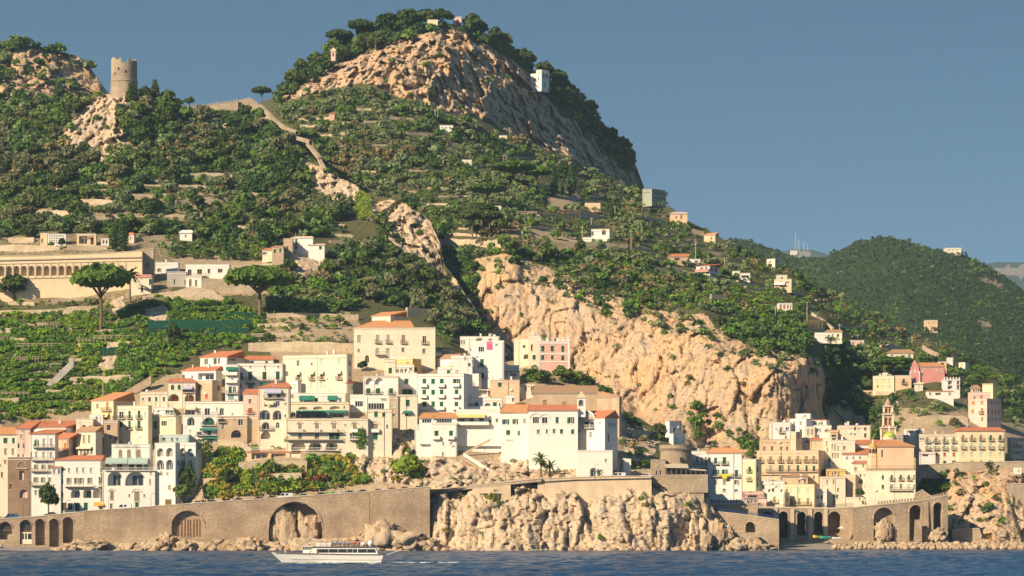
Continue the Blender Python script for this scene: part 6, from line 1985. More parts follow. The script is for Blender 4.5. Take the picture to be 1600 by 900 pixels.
# terrace restaurant on the tower foot
e = tag(empty('terrace_restaurant',P(1040,745,909)),'open terrace restaurant with a tan canvas roof below the round tower','restaurant')
sc = 909 / F
b = MB()
b.box(0,66 * sc,0,7,-5,.0)
obj('terrace',b,'old_stone',e)
b = MB()
b.hexa([(1 * sc,-.4,14 * sc),(36 * sc,-.4,13.5 * sc),(36 * sc,6,20 * sc),(-1 * sc,6,21 * sc),(1 * sc,-.4,14 * sc + .15),(36 * sc,-.4,13.5 * sc + .15),(36 * sc,6,20 * sc + .15),(-1 * sc,6,21 * sc + .15)])
obj('canvas_roof',b,'stone_trim',e)
b = MB()
b.hexa([(36 * sc + .1,-.4,11 * sc),(64 * sc,-.4,9 * sc),(64 * sc,5,11 * sc),(36 * sc + .1,5,13 * sc),(36 * sc + .1,-.4,11 * sc + .14),(64 * sc,-.4,9 * sc + .14),(64 * sc,5,11 * sc + .14),(36 * sc + .1,5,13 * sc + .14)])
obj('lean_to_roof',b,'coping',e)
for k in range(9):
  x = (1.5 + 7.6 * k) * sc
  c = MB()
  c.box(x - .09,x + .09,.05,.25,0,(13.4 if k < 5 else 9.3) * sc)
  obj('post',c,'wood',e)
b = MB()
b.box(0,66 * sc,-.08,-.003,-.3,.75)
obj('parapet',b,'old_stone',e)
b = MB()
b.box(1 * sc,64 * sc,4.5,4.7,.1,9 * sc)
obj('back_glazing',b,'glass',e)
House('masonry base under the tower terrace with two dark doorways',(1040,1100),745.5,775,'old_stone',Y=909.4,D=7,par=.1,rows=[('d',753.5,763.5,3.2,[1051.4]),('d',753,764,4.6,[1078]),('d',754,764,3,[1095])],name='stone_terrace',cat='terrace',roof=('flat','pale_stone'),cornice=False)

# --- ruined castle tower and walls on the hill
Yc = float(LA.Y(194,149)) + 5
sc = Yc / F
e = tag(empty('ruined_tower',P(194,152,Yc)),'ruined round castle tower with a broken top on the wooded hill','tower')
r0,n = 20.5 * sc,40
b = MB()
lev = [(1.12,-4),(1.05,10 * sc),(1.0,23 * sc),(1.035,23.3 * sc),(1.035,24.8 * sc),(.99,25.2 * sc)]
for rr,z in lev:
  for k in range(n):
    a = 2 * math.pi * k / n
    b.v.append((r0 * rr * math.cos(a),r0 * rr * math.sin(a),z))
def topz(a):
  x = math.cos(a)
  v_ = 59 if x < -.55 else (57 if x < -.1 else (51.5 if x < .35 else 56))
  return (v_ + 1.4 * math.sin(a * 17) - 1.2 * math.cos(a * 9)) * sc
for rr in (.985,.86):
  for k in range(n):
    a = 2 * math.pi * k / n
    b.v.append((r0 * rr * math.cos(a),r0 * rr * math.sin(a),topz(a)))
for k in range(n):
  a = 2 * math.pi * k / n
  b.v.append((r0 * .86 * math.cos(a),r0 * .86 * math.sin(a),30 * sc))
for j in range(len(lev) + 2):
  for k in range(n):
    k2 = (k + 1) % n
    b.f.append((j * n + k,j * n + k2,(j + 1) * n + k2,(j + 1) * n + k))
b.f.append(tuple((len(lev) + 2) * n + k for k in range(n)))
obj('wall',b,'old_stone',e)
for x,z in ((-6,40),(5,36),(-12,33)):
  c = MB()
  yy = -math.sqrt(max(.1,(20.3 * sc) ** 2 - (x * sc) ** 2))
  c.box(x * sc - .3,x * sc + .3,yy - .12,yy + .5,z * sc,z * sc + 1.1)
  obj('arrow_slit',c,'painted_unlit_inside',e)
wall_run('castle_wall','crenellated castle curtain wall along the saddle of the ridge','castle wall',[(288,168),(318,166),(345,162),(372,158)],178,float(LA.Y(330,172)) - 1.5,mat='old_stone',thick=1.5,cap=None,merlon=(288,371,4.5,1.0),capw=0)
wall_run('castle_wall','broken castle wall on the bare rocks right of the saddle','castle wall',[(372,157),(390,152),(400,158),(408,168)],176,float(LA.Y(392,168)) - 2,mat='old_stone',thick=2,cap=None)
segs = [(405,163,425,184),(425,184,443,198),(443,197,462,205),(455,211,483,219),(478,222,498,246),(496,247,506,266)]
for k,(xa,ya,xb,yb) in enumerate(segs):
  Ya,Yb_ = float(LA.Y(xa,ya + 8)) - 3,float(LA.Y(xb,yb + 8)) - 3
  wall_run('castle_wall',['topmost length of the stone wall descending the crest','second length of the stone wall descending the crest','short level length of the stone wall on the crest','stepped length of the stone wall behind the level one','tall steep length of the stone wall on the crest','lowest steep end of the stone wall above the bare rocks'][k],'castle wall',
       [(xa,ya),(xb,yb)],max(ya,yb) + 5,Ya,mat='old_stone',thick=1.6,strip=5.5,cap=None,Y1=Yb_)

# --- cemetery arcade
wall_mat('arcade_stone',(0.76,0.585,0.385),.10,.22)
e,fx,fz,zt = wall_run('cemetery_arcade','long cemetery arcade with a row of round arches above a plain wall','arcade',[(-70,401),(60,400),(160,396),(222,392)],464,float(LA.Y(110,462)) - 3,
             [(2.5 + 11.72 * k - 4.1,2.5 + 11.72 * k + 4.1,416.6 - .012 * 11.7 * k * .6,431.5 - .15 * k,2.0,'none') for k in range(-4,17)],mat='arcade_stone',thick=6)
for y,hgt,pr_ in ((405.5,.5,.5),(411,.25,.25),(434.5,.35,.3)):
  b = MB()
  b.hexa([(0,-pr_,fz(-70,y + 3.4)),(fx(222),-pr_,fz(222,y - 3.2)),(fx(222),-.003,fz(222,y - 3.2)),(0,-.003,fz(-70,y + 3.4)),
      (0,-pr_,fz(-70,y + 3.4) + hgt),(fx(222),-pr_,fz(222,y - 3.2) + hgt),(fx(222),-.003,fz(222,y - 3.2) + hgt),(0,-.003,fz(-70,y + 3.4) + hgt)])
  obj('string_course',b,'stone_trim',e)
for k in range(-4,18):
  b = MB()
  x = fx(2.5 + 11.72 * (k - .5))
  yy = 412 - .1 * k
  b.box(x - .3,x + .3,-.18,-.004,fz(2.5 + 11.72 * k,434 - .15 * k),fz(2.5 + 11.72 * k,yy))
  obj('pilaster',b,'stone_trim',e)
wall_run('arcade_end_wall','cream end wall of the arcade with one round window','wall',[(222,391),(240,389)],440,float(LA.Y(230,440)) - 2,[(206 + 20,206 + 28,411,419,1.0,'none')],mat='pale_stone',thick=3)

VINE_AREA = [(-60,500),(150,494),(218,480),(320,520),(300,545),(205,605),(142,632),(60,648),(-60,655)]
# --- terrace walls
stone_mat('terrace_stone',(0.60,0.475,0.335),(0.70,0.56,0.40))
def twall(label,pts,hgt,L=None,mat='terrace_stone',dy=-1.0):
  L = L or LA
  pts = [(a_ + (b2_ - a_) * u_,c_ + (d2_ - c_) * u_ + random.uniform(-.7,.7)) for (a_,c_),(b2_,d2_) in zip(pts[:-1],pts[1:]) for u_ in (0,.25,.5,.75)] + [pts[-1]]
  WALL_RECTS.append((pts[0][0],pts[-1][0],min(p[1] for p in pts),max(p[1] for p in pts) + hgt))
  base = max(p[1] for p in pts) + hgt
  Ya = float(L.Y(pts[0][0],pts[0][1] + hgt * .7)) + dy
  Yb = float(L.Y(pts[-1][0],pts[-1][1] + hgt * .7)) + dy
  return wall_run('terrace_wall',label,'terrace wall',[(a_ + random.uniform(-1,1),b_ + random.uniform(-.8,.8)) for a_,b_ in pts],base,Ya,mat=mat,thick=1.2,cap=None,Y1=Yb)[0]

TW = [('pale drystone wall below the dark trees high on the left',[(56,329),(82,328),(108,330)],12),('short drystone wall above the long grey one',[(121,312),(150,311),(176,313)],9),('tall square ended drystone wall under the tower rocks',[(204,303),(264,302)],16),
   ('long grey drystone wall with vines along its top',[(136,338),(220,337),(320,334)],9),('drystone wall at the right of the tall square one',[(278,313),(356,309)],8),('rough bank wall high under the saddle',[(294,271),(330,270),(362,273)],11),
   ('white edged top wall of the cemetery',[(-40,384),(40,383),(94,385)],6),('tan cemetery wall below the ivy pavilion',[(104,383),(168,382)],10),('upper tan cemetery wall beside the mausoleum',[(212,371),(270,366)],9),('lower tan cemetery wall beside the mausoleum',[(206,384),(268,377)],9),
   ('small tan bank wall at the far left of the cemetery',[(12,372),(52,371)],10),
   ('pink topped ledge wall under the arcade on the far left',[(12,471),(54,472)],6),('pink topped ledge wall by the glass kiosk',[(80,468),(132,463)],6),('long pink topped ledge wall above the vines',[(55,485),(110,480),(152,477)],5),('long tan retaining wall above the vines',[(-40,486),(60,484),(152,480)],9),
   ('tan lane wall curving up beneath the white house',[(222,462),(270,455),(300,448),(330,452),(350,466)],9),('tall tan retaining wall beneath the flowered terrace',[(314,439),(350,441),(400,440)],24),('low tan wall right of the dark terrace',[(362,415),(425,412)],10),
   ('short tan terrace wall behind the umbrella pine trunk',[(148,516),(214,514)],5),('tan terrace wall with vines hanging above it',[(162,534),(218,533)],8),('pale broken terrace wall in the middle of the vines',[(104,590),(150,588),(212,586)],12),('low stone strip wall in the left vines',[(46,569),(98,568)],6),
   ('rough pale terrace wall low on the left',[(-20,623),(28,621)],14),('thin pale wall near the bottom vines',[(74,641),(112,637)],7),('small stone wall at the far left of the vines',[(-20,514),(18,513)],8),('short wall below the row of lemon poles',[(96,514),(112,512)],8),
   ('tan garden wall behind the second umbrella pine',[(404,490),(470,489),(560,492)],11),('lower tan garden wall with a dark slot',[(402,506),(474,506)],9),('narrow tan garden wall by the stair',[(392,521),(484,518)],9),('tall tan wall directly behind the cream palazzo',[(388,536),(470,533),(556,537)],17),
   ('rocky old wall right of the orange roofed palazzo',[(636,480),(670,482)],20),('small wall in the trees below the knoll villa',[(400,426),(430,428)],8),('curved bastion wall right of the knoll villa',[(505,404),(530,406)],12),('pale low wall in the garden right of the knoll villa',[(530,416),(560,414)],7),
   ('tan wall above the lane stair in the yellow shrubs',[(340,686),(380,690),(392,700)],20),('mossy retaining wall behind the parked cars',[(318,748),(380,742),(470,738)],26),('long garden wall with small niches above the yellow shrubs',[(372,722),(420,720),(480,719)],24),('stone wall under the low restaurant',[(470,704),(540,706)],18)]
for lb,pts,hgt in TW:
  o = twall(lb,pts,hgt)
TWB = [('long pale double wall under the dark pine group',[(686,374),(730,373),(762,377)],13),('tall pale wall right of the dark pine group',[(760,375),(788,376)],17),('big tan wall carrying the white cube house',[(862,379),(920,378),(981,381)],11),('pale wall below the long dark pergola',[(843,336),(886,337)],6),
    ('pale wall of the garden below the cypresses',[(880,331),(925,334),(950,340)],6),('thin wall on the terrace above the white cube house',[(886,352),(946,351)],5),('high white terrace wall under the western crag',[(466,185),(522,182)],5),('small tan wall in the upper olives',[(636,206),(676,209)],5),('short wall right of the small tan one in the upper olives',[(598,182),(646,184)],4),
    ('dark stepped wall on the shaded ridge terrace',[(1000,336),(1042,346)],6),('tan bank wall along the ridge path',[(1075,356),(1100,362)],9),('orange edged lane wall beside the white cube house',[(978,384),(1022,390)],5),('tan stub wall above the bright lemon terrace',[(1112,460),(1135,462)],10),
    ('long grey wall over the shaded ravine',[(1238,505),(1262,508),(1288,514)],9),('pale lane wall climbing from the cliff top house',[(1268,487),(1300,512)],7),('tan lane wall descending in the olives',[(1440,541),(1462,552)],8),('tall tan bank wall of the headland villa',[(1402,626),(1470,624),(1512,622)],14),
    ('broad tan retaining slope behind the long palazzos',[(1418,652),(1470,648),(1512,652)],24),('pale wall with a railing below the yellow villa',[(1345,610),(1400,612)],6),('stone wall at the foot of the great cliff',[(968,668),(1000,672),(1028,676)],9)]
for lb,pts,hgt in TWB[:-1]:
  twall(lb,pts,hgt,LB)
twall(TWB[-1][0],TWB[-1][1],TWB[-1][2],LA)

# thin terrace walls scattered through the groves
random.seed(5)
def thin_walls(L,poly,n,label,group,hr=(2.6,4.6),lr=(16,58),slope=.03):
  xs = [p_[0] for p_ in poly]; ys_ = [p_[1] for p_ in poly]
  k = tries = 0
  while k < n and tries < 4000:
    tries += 1
    x,y = random.uniform(min(xs),max(xs)),random.uniform(min(ys_),max(ys_))
    w_ = random.uniform(*lr)
    if not (in_poly([x],[y],poly)[0] and in_poly([x + w_],[y],poly)[0]):
      continue
    if float(L.samp(L.rk,x,y)) > .3 or float(L.samp(L.rk,x + w_,y)) > .3:
      continue
    h_ = random.uniform(*hr)
    if any(x < r_[1] + 4 and x + w_ > r_[0] - 4 and y < r_[3] + 3 and y + h_ > r_[1 + 1] - 3 for r_ in [(a_,b_,c_,d_) for a_,b_,c_,d_ in WALL_RECTS]) or any(x < r_[2] + 3 and x + w_ > r_[0] - 3 and y < r_[3] + 3 and y + h_ > r_[1] - 3 for r_ in HOUSE_RECTS):
      continue
    o = twall(label,[(x,y),(x + w_ * .5,y + w_ * slope * random.uniform(-.5,1)),(x + w_,y + w_ * slope * random.uniform(-.5,1.5))],h_,L)
    o['group'] = group
    k += 1
thin_walls(LB,[(450,185),(560,150),(720,195),(880,255),(1000,310),(1060,350),(1000,395),(760,370),(690,365),(600,300)],30,'thin drystone terrace wall among the olive groves under the crag','thin terrace walls under the crag')
thin_walls(LB,[(1000,350),(1100,375),(1200,415),(1300,470),(1420,540),(1380,560),(1260,510),(1150,440),(1020,420)],20,'thin drystone terrace wall on the ridge sloping to the second town','thin terrace walls on the ridge',slope=.12)
thin_walls(LA,VINE_AREA,18,'thin drystone terrace wall between the left vines','thin terrace walls between the vines',(3,5.5))
thin_walls(LA,[(60,270),(300,240),(420,260),(440,340),(560,350),(600,450),(440,380),(300,350),(60,360)],14,'thin drystone terrace wall in the wood below the ruined tower','thin terrace walls in the wood',(3,5))

# --- slanting walls and stairs
def slant(name,label,cat,p0,p1,hpx,Y,mat,thick=1.0):
  a0,a1 = P(p0[0],p0[1],Y),P(p1[0],p1[1],Y)
  h_ = hpx * Y / F
  b = MB()
  t_ = Vector((0,thick,0))
  dn = Vector((0,0,-h_))
  b.hexa([a0 + dn,a1 + dn,a1 + dn + t_,a0 + dn + t_,a0,a1,a1 + t_,a0 + t_])
  return tag(obj(name,b,mat),label,cat)
slant('slanting_wall','grey slanting wall running down through the left vines','wall',(70,603),(115,559),14,float(LA.Y(92,600)) - 2,'grey_wall',2)
slant('slanting_wall','grey slanting wall just above the cream house row','wall',(196,611),(236,587),14,float(LA.Y(216,610)) - 2,'sea_stone_light',2)
e = tag(empty('zigzag_stair',P(726,708,922)),'white zigzag stair climbing the rock to the convent wall','stair')
def ramp_part(nm,p0,p1,hpx,Y0,mat,th=.5):
  a0,a1 = P(p0[0],p0[1],Y0) - e.location,P(p1[0],p1[1],Y0) - e.location
  hh = Vector((0,0,-hpx * Y0 / F))
  t_ = Vector((0,th,0))
  b = MB()
  b.hexa([a0 + hh,a1 + hh,a1 + hh + t_,a0 + hh + t_,a0,a1,a1 + t_,a0 + t_])
  obj(nm,b,mat,e)
ramp_part('upper_parapet',(726,706),(766,685.5),3.4,929,'tan_wall')
ramp_part('lower_parapet',(724,706.5),(778,741),6.5,921.5,'white_wall')
ramp_part('lower_wall',(722,713),(792,757),5,921,'tan_wall',2.5)
ramp_part('stair_wall',(722,712),(790,752),34,922.4,'sea_stone_light',2)
e = tag(empty('garden_stair',P(970,740,917)),'steep garden stair between white walls right of the convent','stair')
ramp_part('side_wall',(968,715),(964.5,741),8,917,'white_wall')
ramp_part('side_wall',(976,717),(972,741),8,916.6,'white_wall')
b = MB()
for k in range(10):
  z = 24 * 917 / F * k / 9
  b.box(-.5 + .06 * k,.9 + .06 * k,.3 * k,.3 * k + .8,z - 3,z)
obj('steps',b,'pale_stone',e)
wall_run('white_garden_wall','white lower garden wall beside the steep garden stair','wall',[(974,716),(986,717)],735,918,mat='white_wall',thick=.5,cap=None)
wall_run('church_wall','leaning tan buttress wall of the church square','wall',[(1322,778),(1352,778)],800,966,mat='cream_wall',thick=.5,cap='white_trim')
# ------------------------------------------------------------------ vegetation
PAL = {'dark': ((0.047,0.093,0.028),(0.103,0.165,0.046)),'mid': ((0.103,0.18,0.038),(0.163,0.258,0.056)),'olive': ((0.163,0.211,0.09),(0.249,0.294,0.135)),'bright': ((0.112,0.232,0.027),(0.198,0.34,0.045)),'lime': ((0.22,0.31,0.035),(0.32,0.4,0.055)),'yellow': ((0.28,0.25,0.04),(0.48,0.4,0.07)),'dry': ((0.22,0.185,0.08),(0.34,0.27,0.13)),'rust': ((0.22,0.09,0.05),(0.3,0.13,0.07)),'far': ((0.039,0.077,0.03),(0.082,0.124,0.05))}
leaf_mat('foliage',None,None,True)
leaf_mat('dark_leaf',(0.05,0.082,0.025),(0.10,0.135,0.04),False)
leaf_mat('olive_leaf',(0.15,0.165,0.075),(0.23,0.225,0.11),False)
leaf_mat('mid_leaf',(0.10,0.145,0.032),(0.15,0.20,0.048),False)
leaf_mat('pine_leaf',(0.085,0.165,0.025),(0.12,0.20,0.035),False)
leaf_mat('cypress_leaf',(0.05,0.10,0.03),(0.075,0.135,0.04),False)
leaf_mat('lime_leaf',(0.19,0.26,0.03),(0.28,0.31,0.04),False)
plain_mat('bark',(0.20,0.135,0.09),.95,.3,2)
plain_mat('pale_bark',(0.36,0.26,0.18),.95,.3,2)


def leaf_quads(cen,rad,K,size,flat=0.8,lift=0.15,rng=RNG,up=0.35):
  """K leaf clumps over each ball (cen, rad): returns verts (n*K*4,3)."""
  n = len(cen)
  d = rng.normal(size=(n,K,3))
  d[...,2] = d[...,2] + up
  d /= np.linalg.norm(d,axis=-1,keepdims=True)
  low = d[...,2] < -0.35
  d[...,2] = np.where(low,-d[...,2] * .5,d[...,2])
  lob = 0.70 + 0.42 * rng.random((n,K)) + 0.16 * np.sin(d[...,0] * 5 + rng.random((n,1)) * 6) * np.sin(d[...,2] * 6 + d[...,1] * 4 + rng.random((n,1)) * 6)
  p = cen[:,None] + d * (rad[:,None] * lob)[...,None] * np.array([1,1,flat])
  p[...,2] += (rad * lift)[:,None]
  nn = d + 0.75 * rng.normal(size=(n,K,3))
  nn /= np.linalg.norm(nn,axis=-1,keepdims=True)
  t1 = np.cross(nn,rng.normal(size=(n,K,3)))
  t1 /= np.linalg.norm(t1,axis=-1,keepdims=True) + 1e-9
  t2 = np.cross(nn,t1)
  s = (rad * size)[:,None] * (0.6 + 0.8 * rng.random((n,K)))
  a,b = t1 * s[...,None],t2 * (s * (.5 + .5 * rng.random((n,K))))[...,None]
  k = 0.35
  V = np.stack([p - a - b * k,p + a * k - b,p + a + b * k,p - a * k + b],2)
  return V.reshape(-1,3)


class Stuff:
  def __init__(s):
    s.V,s.C = [],[]

  def add(s,cen,rad,pals,K,size,flat=.8,up=.35,lift=.15,var=None):
    cen,rad = np.asarray(cen,float),np.asarray(rad,float)
    if not len(cen):
      return
    V = leaf_quads(cen,rad,K,size,flat,lift,up=up)
    n = len(cen)
    lo = np.array([PAL[p][0] for p in pals])
    hi = np.array([PAL[p][1] for p in pals])
    u = RNG.random((n,1))
    base = lo + (hi - lo) * u
    leafv = 0.72 + 0.62 * RNG.random((n,K,1))
    c = np.clip(base[:,None] * leafv,0,1)
    c = np.repeat(c[:,:,None],4,2).reshape(-1,3)
    s.V.append(V)
    s.C.append(c)

  def build(s,name,k='stuff',mat='foliage'):
    if not s.V:
      return None
    V = np.concatenate(s.V)
    C = np.concatenate(s.C)
    q = np.arange(len(V)).reshape(-1,4)
    me = np_mesh(name,V,q,mat,{'tint': ('FLOAT_COLOR',np.concatenate([C,np.ones((len(C),1))],1))})
    o = link(name,me)
    if k:
      o['kind'] = k
    return o


RECTS = np.array([(r[0],r[1],r[2],r[3]) for r in HOUSE_RECTS])
WR = np.array(WALL_RECTS)


def blocked(px,py,r,h,walls=True):
  """True where a plant rooted at (px, py) would stand in front of a house or a terrace wall."""
  bad = np.zeros(len(px),bool)
  for x0,y0,x1,y1 in RECTS:
    bad |= (px + r * .8 > x0) & (px - r * .8 < x1) & (py > y0 + 3) & (py - h < y1 - 1)
  for x0,x1,y0,y1 in (WR if walls else ()):
    bad |= (px + r * .5 > x0) & (px - r * .5 < x1) & (py > y0 + 1) & (py - h * .8 < y1 - (y1 - y0) * .25) & (RNG.random(len(px)) < .8)
  return bad


TREES = []          # candidates for trees of their own: (px, py, r, pal, layer, zone name)
STUFF = {}
SKIP_BOX = [(856,904,272,318),(842,857,292,334),(172,204,378,402),(553,586,298,372),(1015,1105,690,780),(-60,242,388,466),(172,216,92,140),(284,412,150,170)]
LANES = [(405,163,425,184),(425,184,462,203),(455,211,483,219),(478,222,498,246),(496,247,506,266),(70,603,115,559),(196,611,236,587)]


def scatter(L,poly,sp,rr,pals,weights,name,prob=1.0,flat=.8,rock_ok=.02,rows=None,K=None,size=.34,hide=None,walls=True,treemin=99,zone='',earth_k=.25,clump=None):
  xs = [p[0] for p in poly]
  ys = [p[1] for p in poly]
  gx,gy = np.meshgrid(np.arange(min(xs),max(xs),sp),np.arange(min(ys),max(ys),sp * .8))
  px = (gx + RNG.uniform(-.5,.5,gx.shape) * sp * 1.3).ravel()
  py = (gy + RNG.uniform(-.5,.5,gy.shape) * sp * 1.1).ravel()
  m = in_poly(px,py,poly)
  px,py = px[m],py[m]
  r = RNG.uniform(0,1,len(px)) ** 2.0 * (rr[1] * 1.15 - rr[0]) + rr[0]
  if rows:
    per,amp = rows
    wob = amp * (vnoise(px / 60,py / 40,0 * px,3) - .5) * 2
    ph = np.floor((py + wob) / per)
    py = (ph + .5) * per - wob + RNG.uniform(-.30,.26,len(py)) * per
  rk = L.samp(L.rk,px,py)
  ea = L.samp(L.ea,px,py)
  keep = L.below(px,py) & (RNG.random(len(px)) < np.where(rk > .5,rock_ok,prob * (1 - (1 - earth_k) * (ea > .6))))
  if clump:
    keep &= vnoise(px / clump[0],py / clump[0],0 * px,77) > clump[1]
  if L is LB:
    inA = (px < 1156) & (py > LA.top(np.clip(px,-70,1156)) + 3) & (px > -70)
    keep &= ~inA
  if L is LD:
    inB = (py > LB.top(px) + 3)
    keep &= ~inB
  if L is LP:
    keep &= ~(py > LA.top(px) + 3)
  h = r * 1.5
  keep &= ~blocked(px,py,r,h,walls)
  for x0,x1,y0,y1 in SKIP_BOX:
    keep &= ~((px > x0 - r * .5) & (px < x1 + r * .5) & (py > y0) & (py - h < y1))
  for xa,ya,xb,yb in LANES:
    t = np.clip((px - xa) / (xb - xa),0,1)
    yy = ya + (yb - ya) * t
    keep &= ~((RNG.random(len(px)) < .8) & (px > xa - 2) & (px < xb + 2) & (py > yy - 1) & (py - h < yy + 12))
  if hide is not None:
    for x0,x1,y0,y1 in hide:
      keep &= ~((px > x0) & (px < x1) & (py > y0) & (py < y1))
  px,py,r = px[keep],py[keep],r[keep]
  if not len(px):
    return
  pk = RNG.choice(len(pals),len(px),p=np.array(weights) / sum(weights))
  # neighbours tend to be alike
  nz = vnoise(px / 45,py / 30,0 * px,5)
  pk = np.where(RNG.random(len(px)) < .55,np.minimum((nz * len(pals)).astype(int),len(pals) - 1),pk)
  Y = L.Y(px,py)
  big = r >= treemin
  for i in np.nonzero(big)[0]:
    TREES.append((px[i],py[i],r[i],pals[pk[i]],L,zone))
  s = ~big
  px,py,r,Y,pk = px[s],py[s],r[s],Y[s],pk[s]
  R_ = r * Y / F
  X = (px - 800) / F * Y
  Z = CAM_H + (HOR - py) / F * Y
  cen = np.stack([X,Y,Z + R_ * flat * .75],-1)
  st = STUFF.setdefault(name,Stuff())
  for lo,hi,kk in ((0,3.2,16),(3.2,5,26),(5,7,44),(7,9,66),(9,40,100)):
    mm = (r >= lo) & (r < hi)
    if mm.any():
      st.add(cen[mm],R_[mm],[pals[k] for k in pk[mm]],K or kk,size,flat)


full = lambda x0,x1,y0,y1: [(x0,y0),(x1,y0),(x1,y1),(x0,y1)]
VINE = [(-70,494),(150,488),(218,474),(330,462),(392,484),(420,505),(400,535),(310,548),(262,582),(205,612),(142,640),(60,655),(-70,668)]
SHRUB = [(318,742),(345,705),(388,704),(475,722),(520,712),(552,702),(572,745),(578,758),(440,774),(322,784)]
# left hill
scatter(LA,VINE,4.6,(3.2,5.8),['bright','mid','lime','bright'],[5,2.5,.8,4],'vineyard_terraces',walls=False,prob=.92,flat=.7,rows=(9.5,16),K=40,rock_ok=0,earth_k=1.0)
scatter(LA,[(180,560),(262,520),(300,540),(260,582),(205,612)],8,(5,8.5),['mid','bright','olive'],[3,3,2],'orchard_bushes',prob=.6,rock_ok=0,earth_k=1)
scatter(LA,SHRUB,5.0,(3.2,7.5),['yellow','bright','lime','mid','rust'],[6,2.4,2.4,1.2,.15],'hanging_shrubs',walls=False,prob=1.0,rock_ok=.5,earth_k=1.0,flat=.9)
scatter(LA,[(-70,462),(150,466),(165,478),(60,484),(-70,486)],6,(3,6),['mid','dry','olive'],[3,3,2],'wall_shrubs',prob=.8,earth_k=1)
scatter(LA,[(235,375),(420,380),(420,410),(270,405)],6,(3.5,6.5),['bright','dark','mid'],[3,2,3],'garden_shrubs',prob=.8,earth_k=.8)
scatter(LA,[(400,430),(560,430),(560,492),(425,486)],6.5,(4,8),['dark','mid','olive','dry','bright'],[3,3,3,1,1.5],'garden_shrubs',prob=.85,earth_k=.6)
scatter(LA,[(-70,200),(0,200),(60,180),(150,152),(240,160),(300,172),(405,166),(450,216),(500,262),(478,300),(420,350),(300,345),(60,345),(-70,375)],7.6,(5,11),['dark','dark','mid','olive','dry'],[5,3,3,3,.5],'hillside_wood',prob=.98,rock_ok=.05,treemin=10.2,zone='in the dense wood below the ruined tower',earth_k=.45)
scatter(LA,[(-70,340),(350,340),(430,350),(560,330),(610,350),(640,410),(700,450),(760,525),(700,545),(660,490),(560,470),(510,430),(420,420),(400,380),(-70,372)],8.0,(5.5,11.5),['dark','olive','mid','dark'],[5,3.4,2,3],'hillside_wood',prob=.97,rock_ok=.02,treemin=10.0,zone='in the olive and oak wood round the knoll villa',earth_k=.2)
scatter(LA,[(400,168),(452,216),(508,266),(562,297),(604,312),(600,345),(560,350),(520,345),(470,335),(430,350),(420,290),(405,220)],7.2,(4,8.5),['mid','dark','olive','dry','bright'],[3,4,3,1,1],'crest_scrub',prob=.9,rock_ok=.1)
scatter(LA,[(560,315),(620,320),(690,390),(680,430),(600,360)],9,(3,7),['dark','mid','olive'],[3,2,2],'cliff_shrubs',prob=.35,rock_ok=.14)
scatter(LA,[(640,470),(760,500),(800,560),(700,545)],8,(5.5,9.5),['dark','mid'],[4,2],'hillside_wood',prob=.9,rock_ok=.1,treemin=9,zone='in the dark gully above the tallest white house',earth_k=.9)
scatter(LA,[(798,568),(842,575),(900,590),(945,608),(960,640),(900,600),(812,600)],7,(4.5,8),['bright','mid','dark'],[3,3,1],'garden_shrubs',prob=.9,earth_k=.95)
scatter(LA,[(945,610),(985,640),(1030,690),(1035,738),(985,738),(970,690)],7,(3.5,7),['mid','bright','olive','dry','dark'],[3,2,2,2,1.5],'garden_shrubs',prob=.75,rock_ok=.4,earth_k=.9)
scatter(LA,[(560,690),(660,665),(672,762),(570,760)],9,(3,7),['yellow','mid','dry','bright'],[3,2,2,2],'rock_shrubs',prob=.4,rock_ok=.22,earth_k=.5)
scatter(LA,[(690,720),(900,720),(960,735),(860,746),(700,758)],9,(2.5,6),['mid','yellow','bright','dry'],[3,2,2,2],'rock_shrubs',prob=.3,rock_ok=.22,earth_k=.6)
scatter(LA,[(680,770),(1100,750),(1120,800),(1090,860),(680,850)],11,(2,5.5),['mid','dry','olive','yellow'],[2,3,2,1],'rock_shrubs',prob=.05,rock_ok=.05)
scatter(LA,[(985,752),(1050,765),(1035,800),(990,790)],7,(2.5,6),['dry','mid','yellow'],[3,2,2],'rock_shrubs',prob=.5,rock_ok=.45)
scatter(LA,[(385,690),(460,672),(470,690),(450,704),(392,702)],5.5,(3.5,6),['bright','mid','dark'],[3,3,1],'garden_shrubs',prob=.8,earth_k=1.0)
# rocky peak at the far left
scatter(LP,[(-70,60),(60,64),(130,88),(172,170),(172,230),(-70,230)],7.5,(4,9),['dark','mid','olive'],[5,2,1],'hillside_wood',prob=.95,rock_ok=.16)
# the mountain
scatter(LB,[(415,170),(447,130),(520,74),(600,44),(690,28),(720,36),(800,80),(850,112),(905,150),(945,205),(1004,264),(1010,284),(985,276),(950,246),(905,196),(868,164),(838,132),(790,90),(745,66),(700,46),(640,64),(600,72),(520,108),(450,152)],6.6,(5.5,11),['dark','dark','mid','dark'],[6,3,1,3],'summit_wood',prob=1.0,rock_ok=.55,treemin=10.4,zone='in the dark wood on the summit of the crag')
scatter(LB,full(440,1010,60,300),11,(2.5,6),['dark','mid','olive'],[4,2,1],'cliff_shrubs',prob=0,rock_ok=.10)
scatter(LB,[(430,262),(430,170),(560,138),(620,160),(720,190),(800,215),(880,250),(1000,305),(1060,345),(1140,390),(1180,440),(1000,420),(760,372),(690,372),(640,326),(600,314),(520,292),(430,268)],6.0,(3.2,7.6),['olive','dark','mid','olive','dry'],[5,2.2,3.2,3.4,.5],'olive_groves',prob=.84,rock_ok=.03,treemin=7.2,zone='among the olive groves under the crag',earth_k=.35)
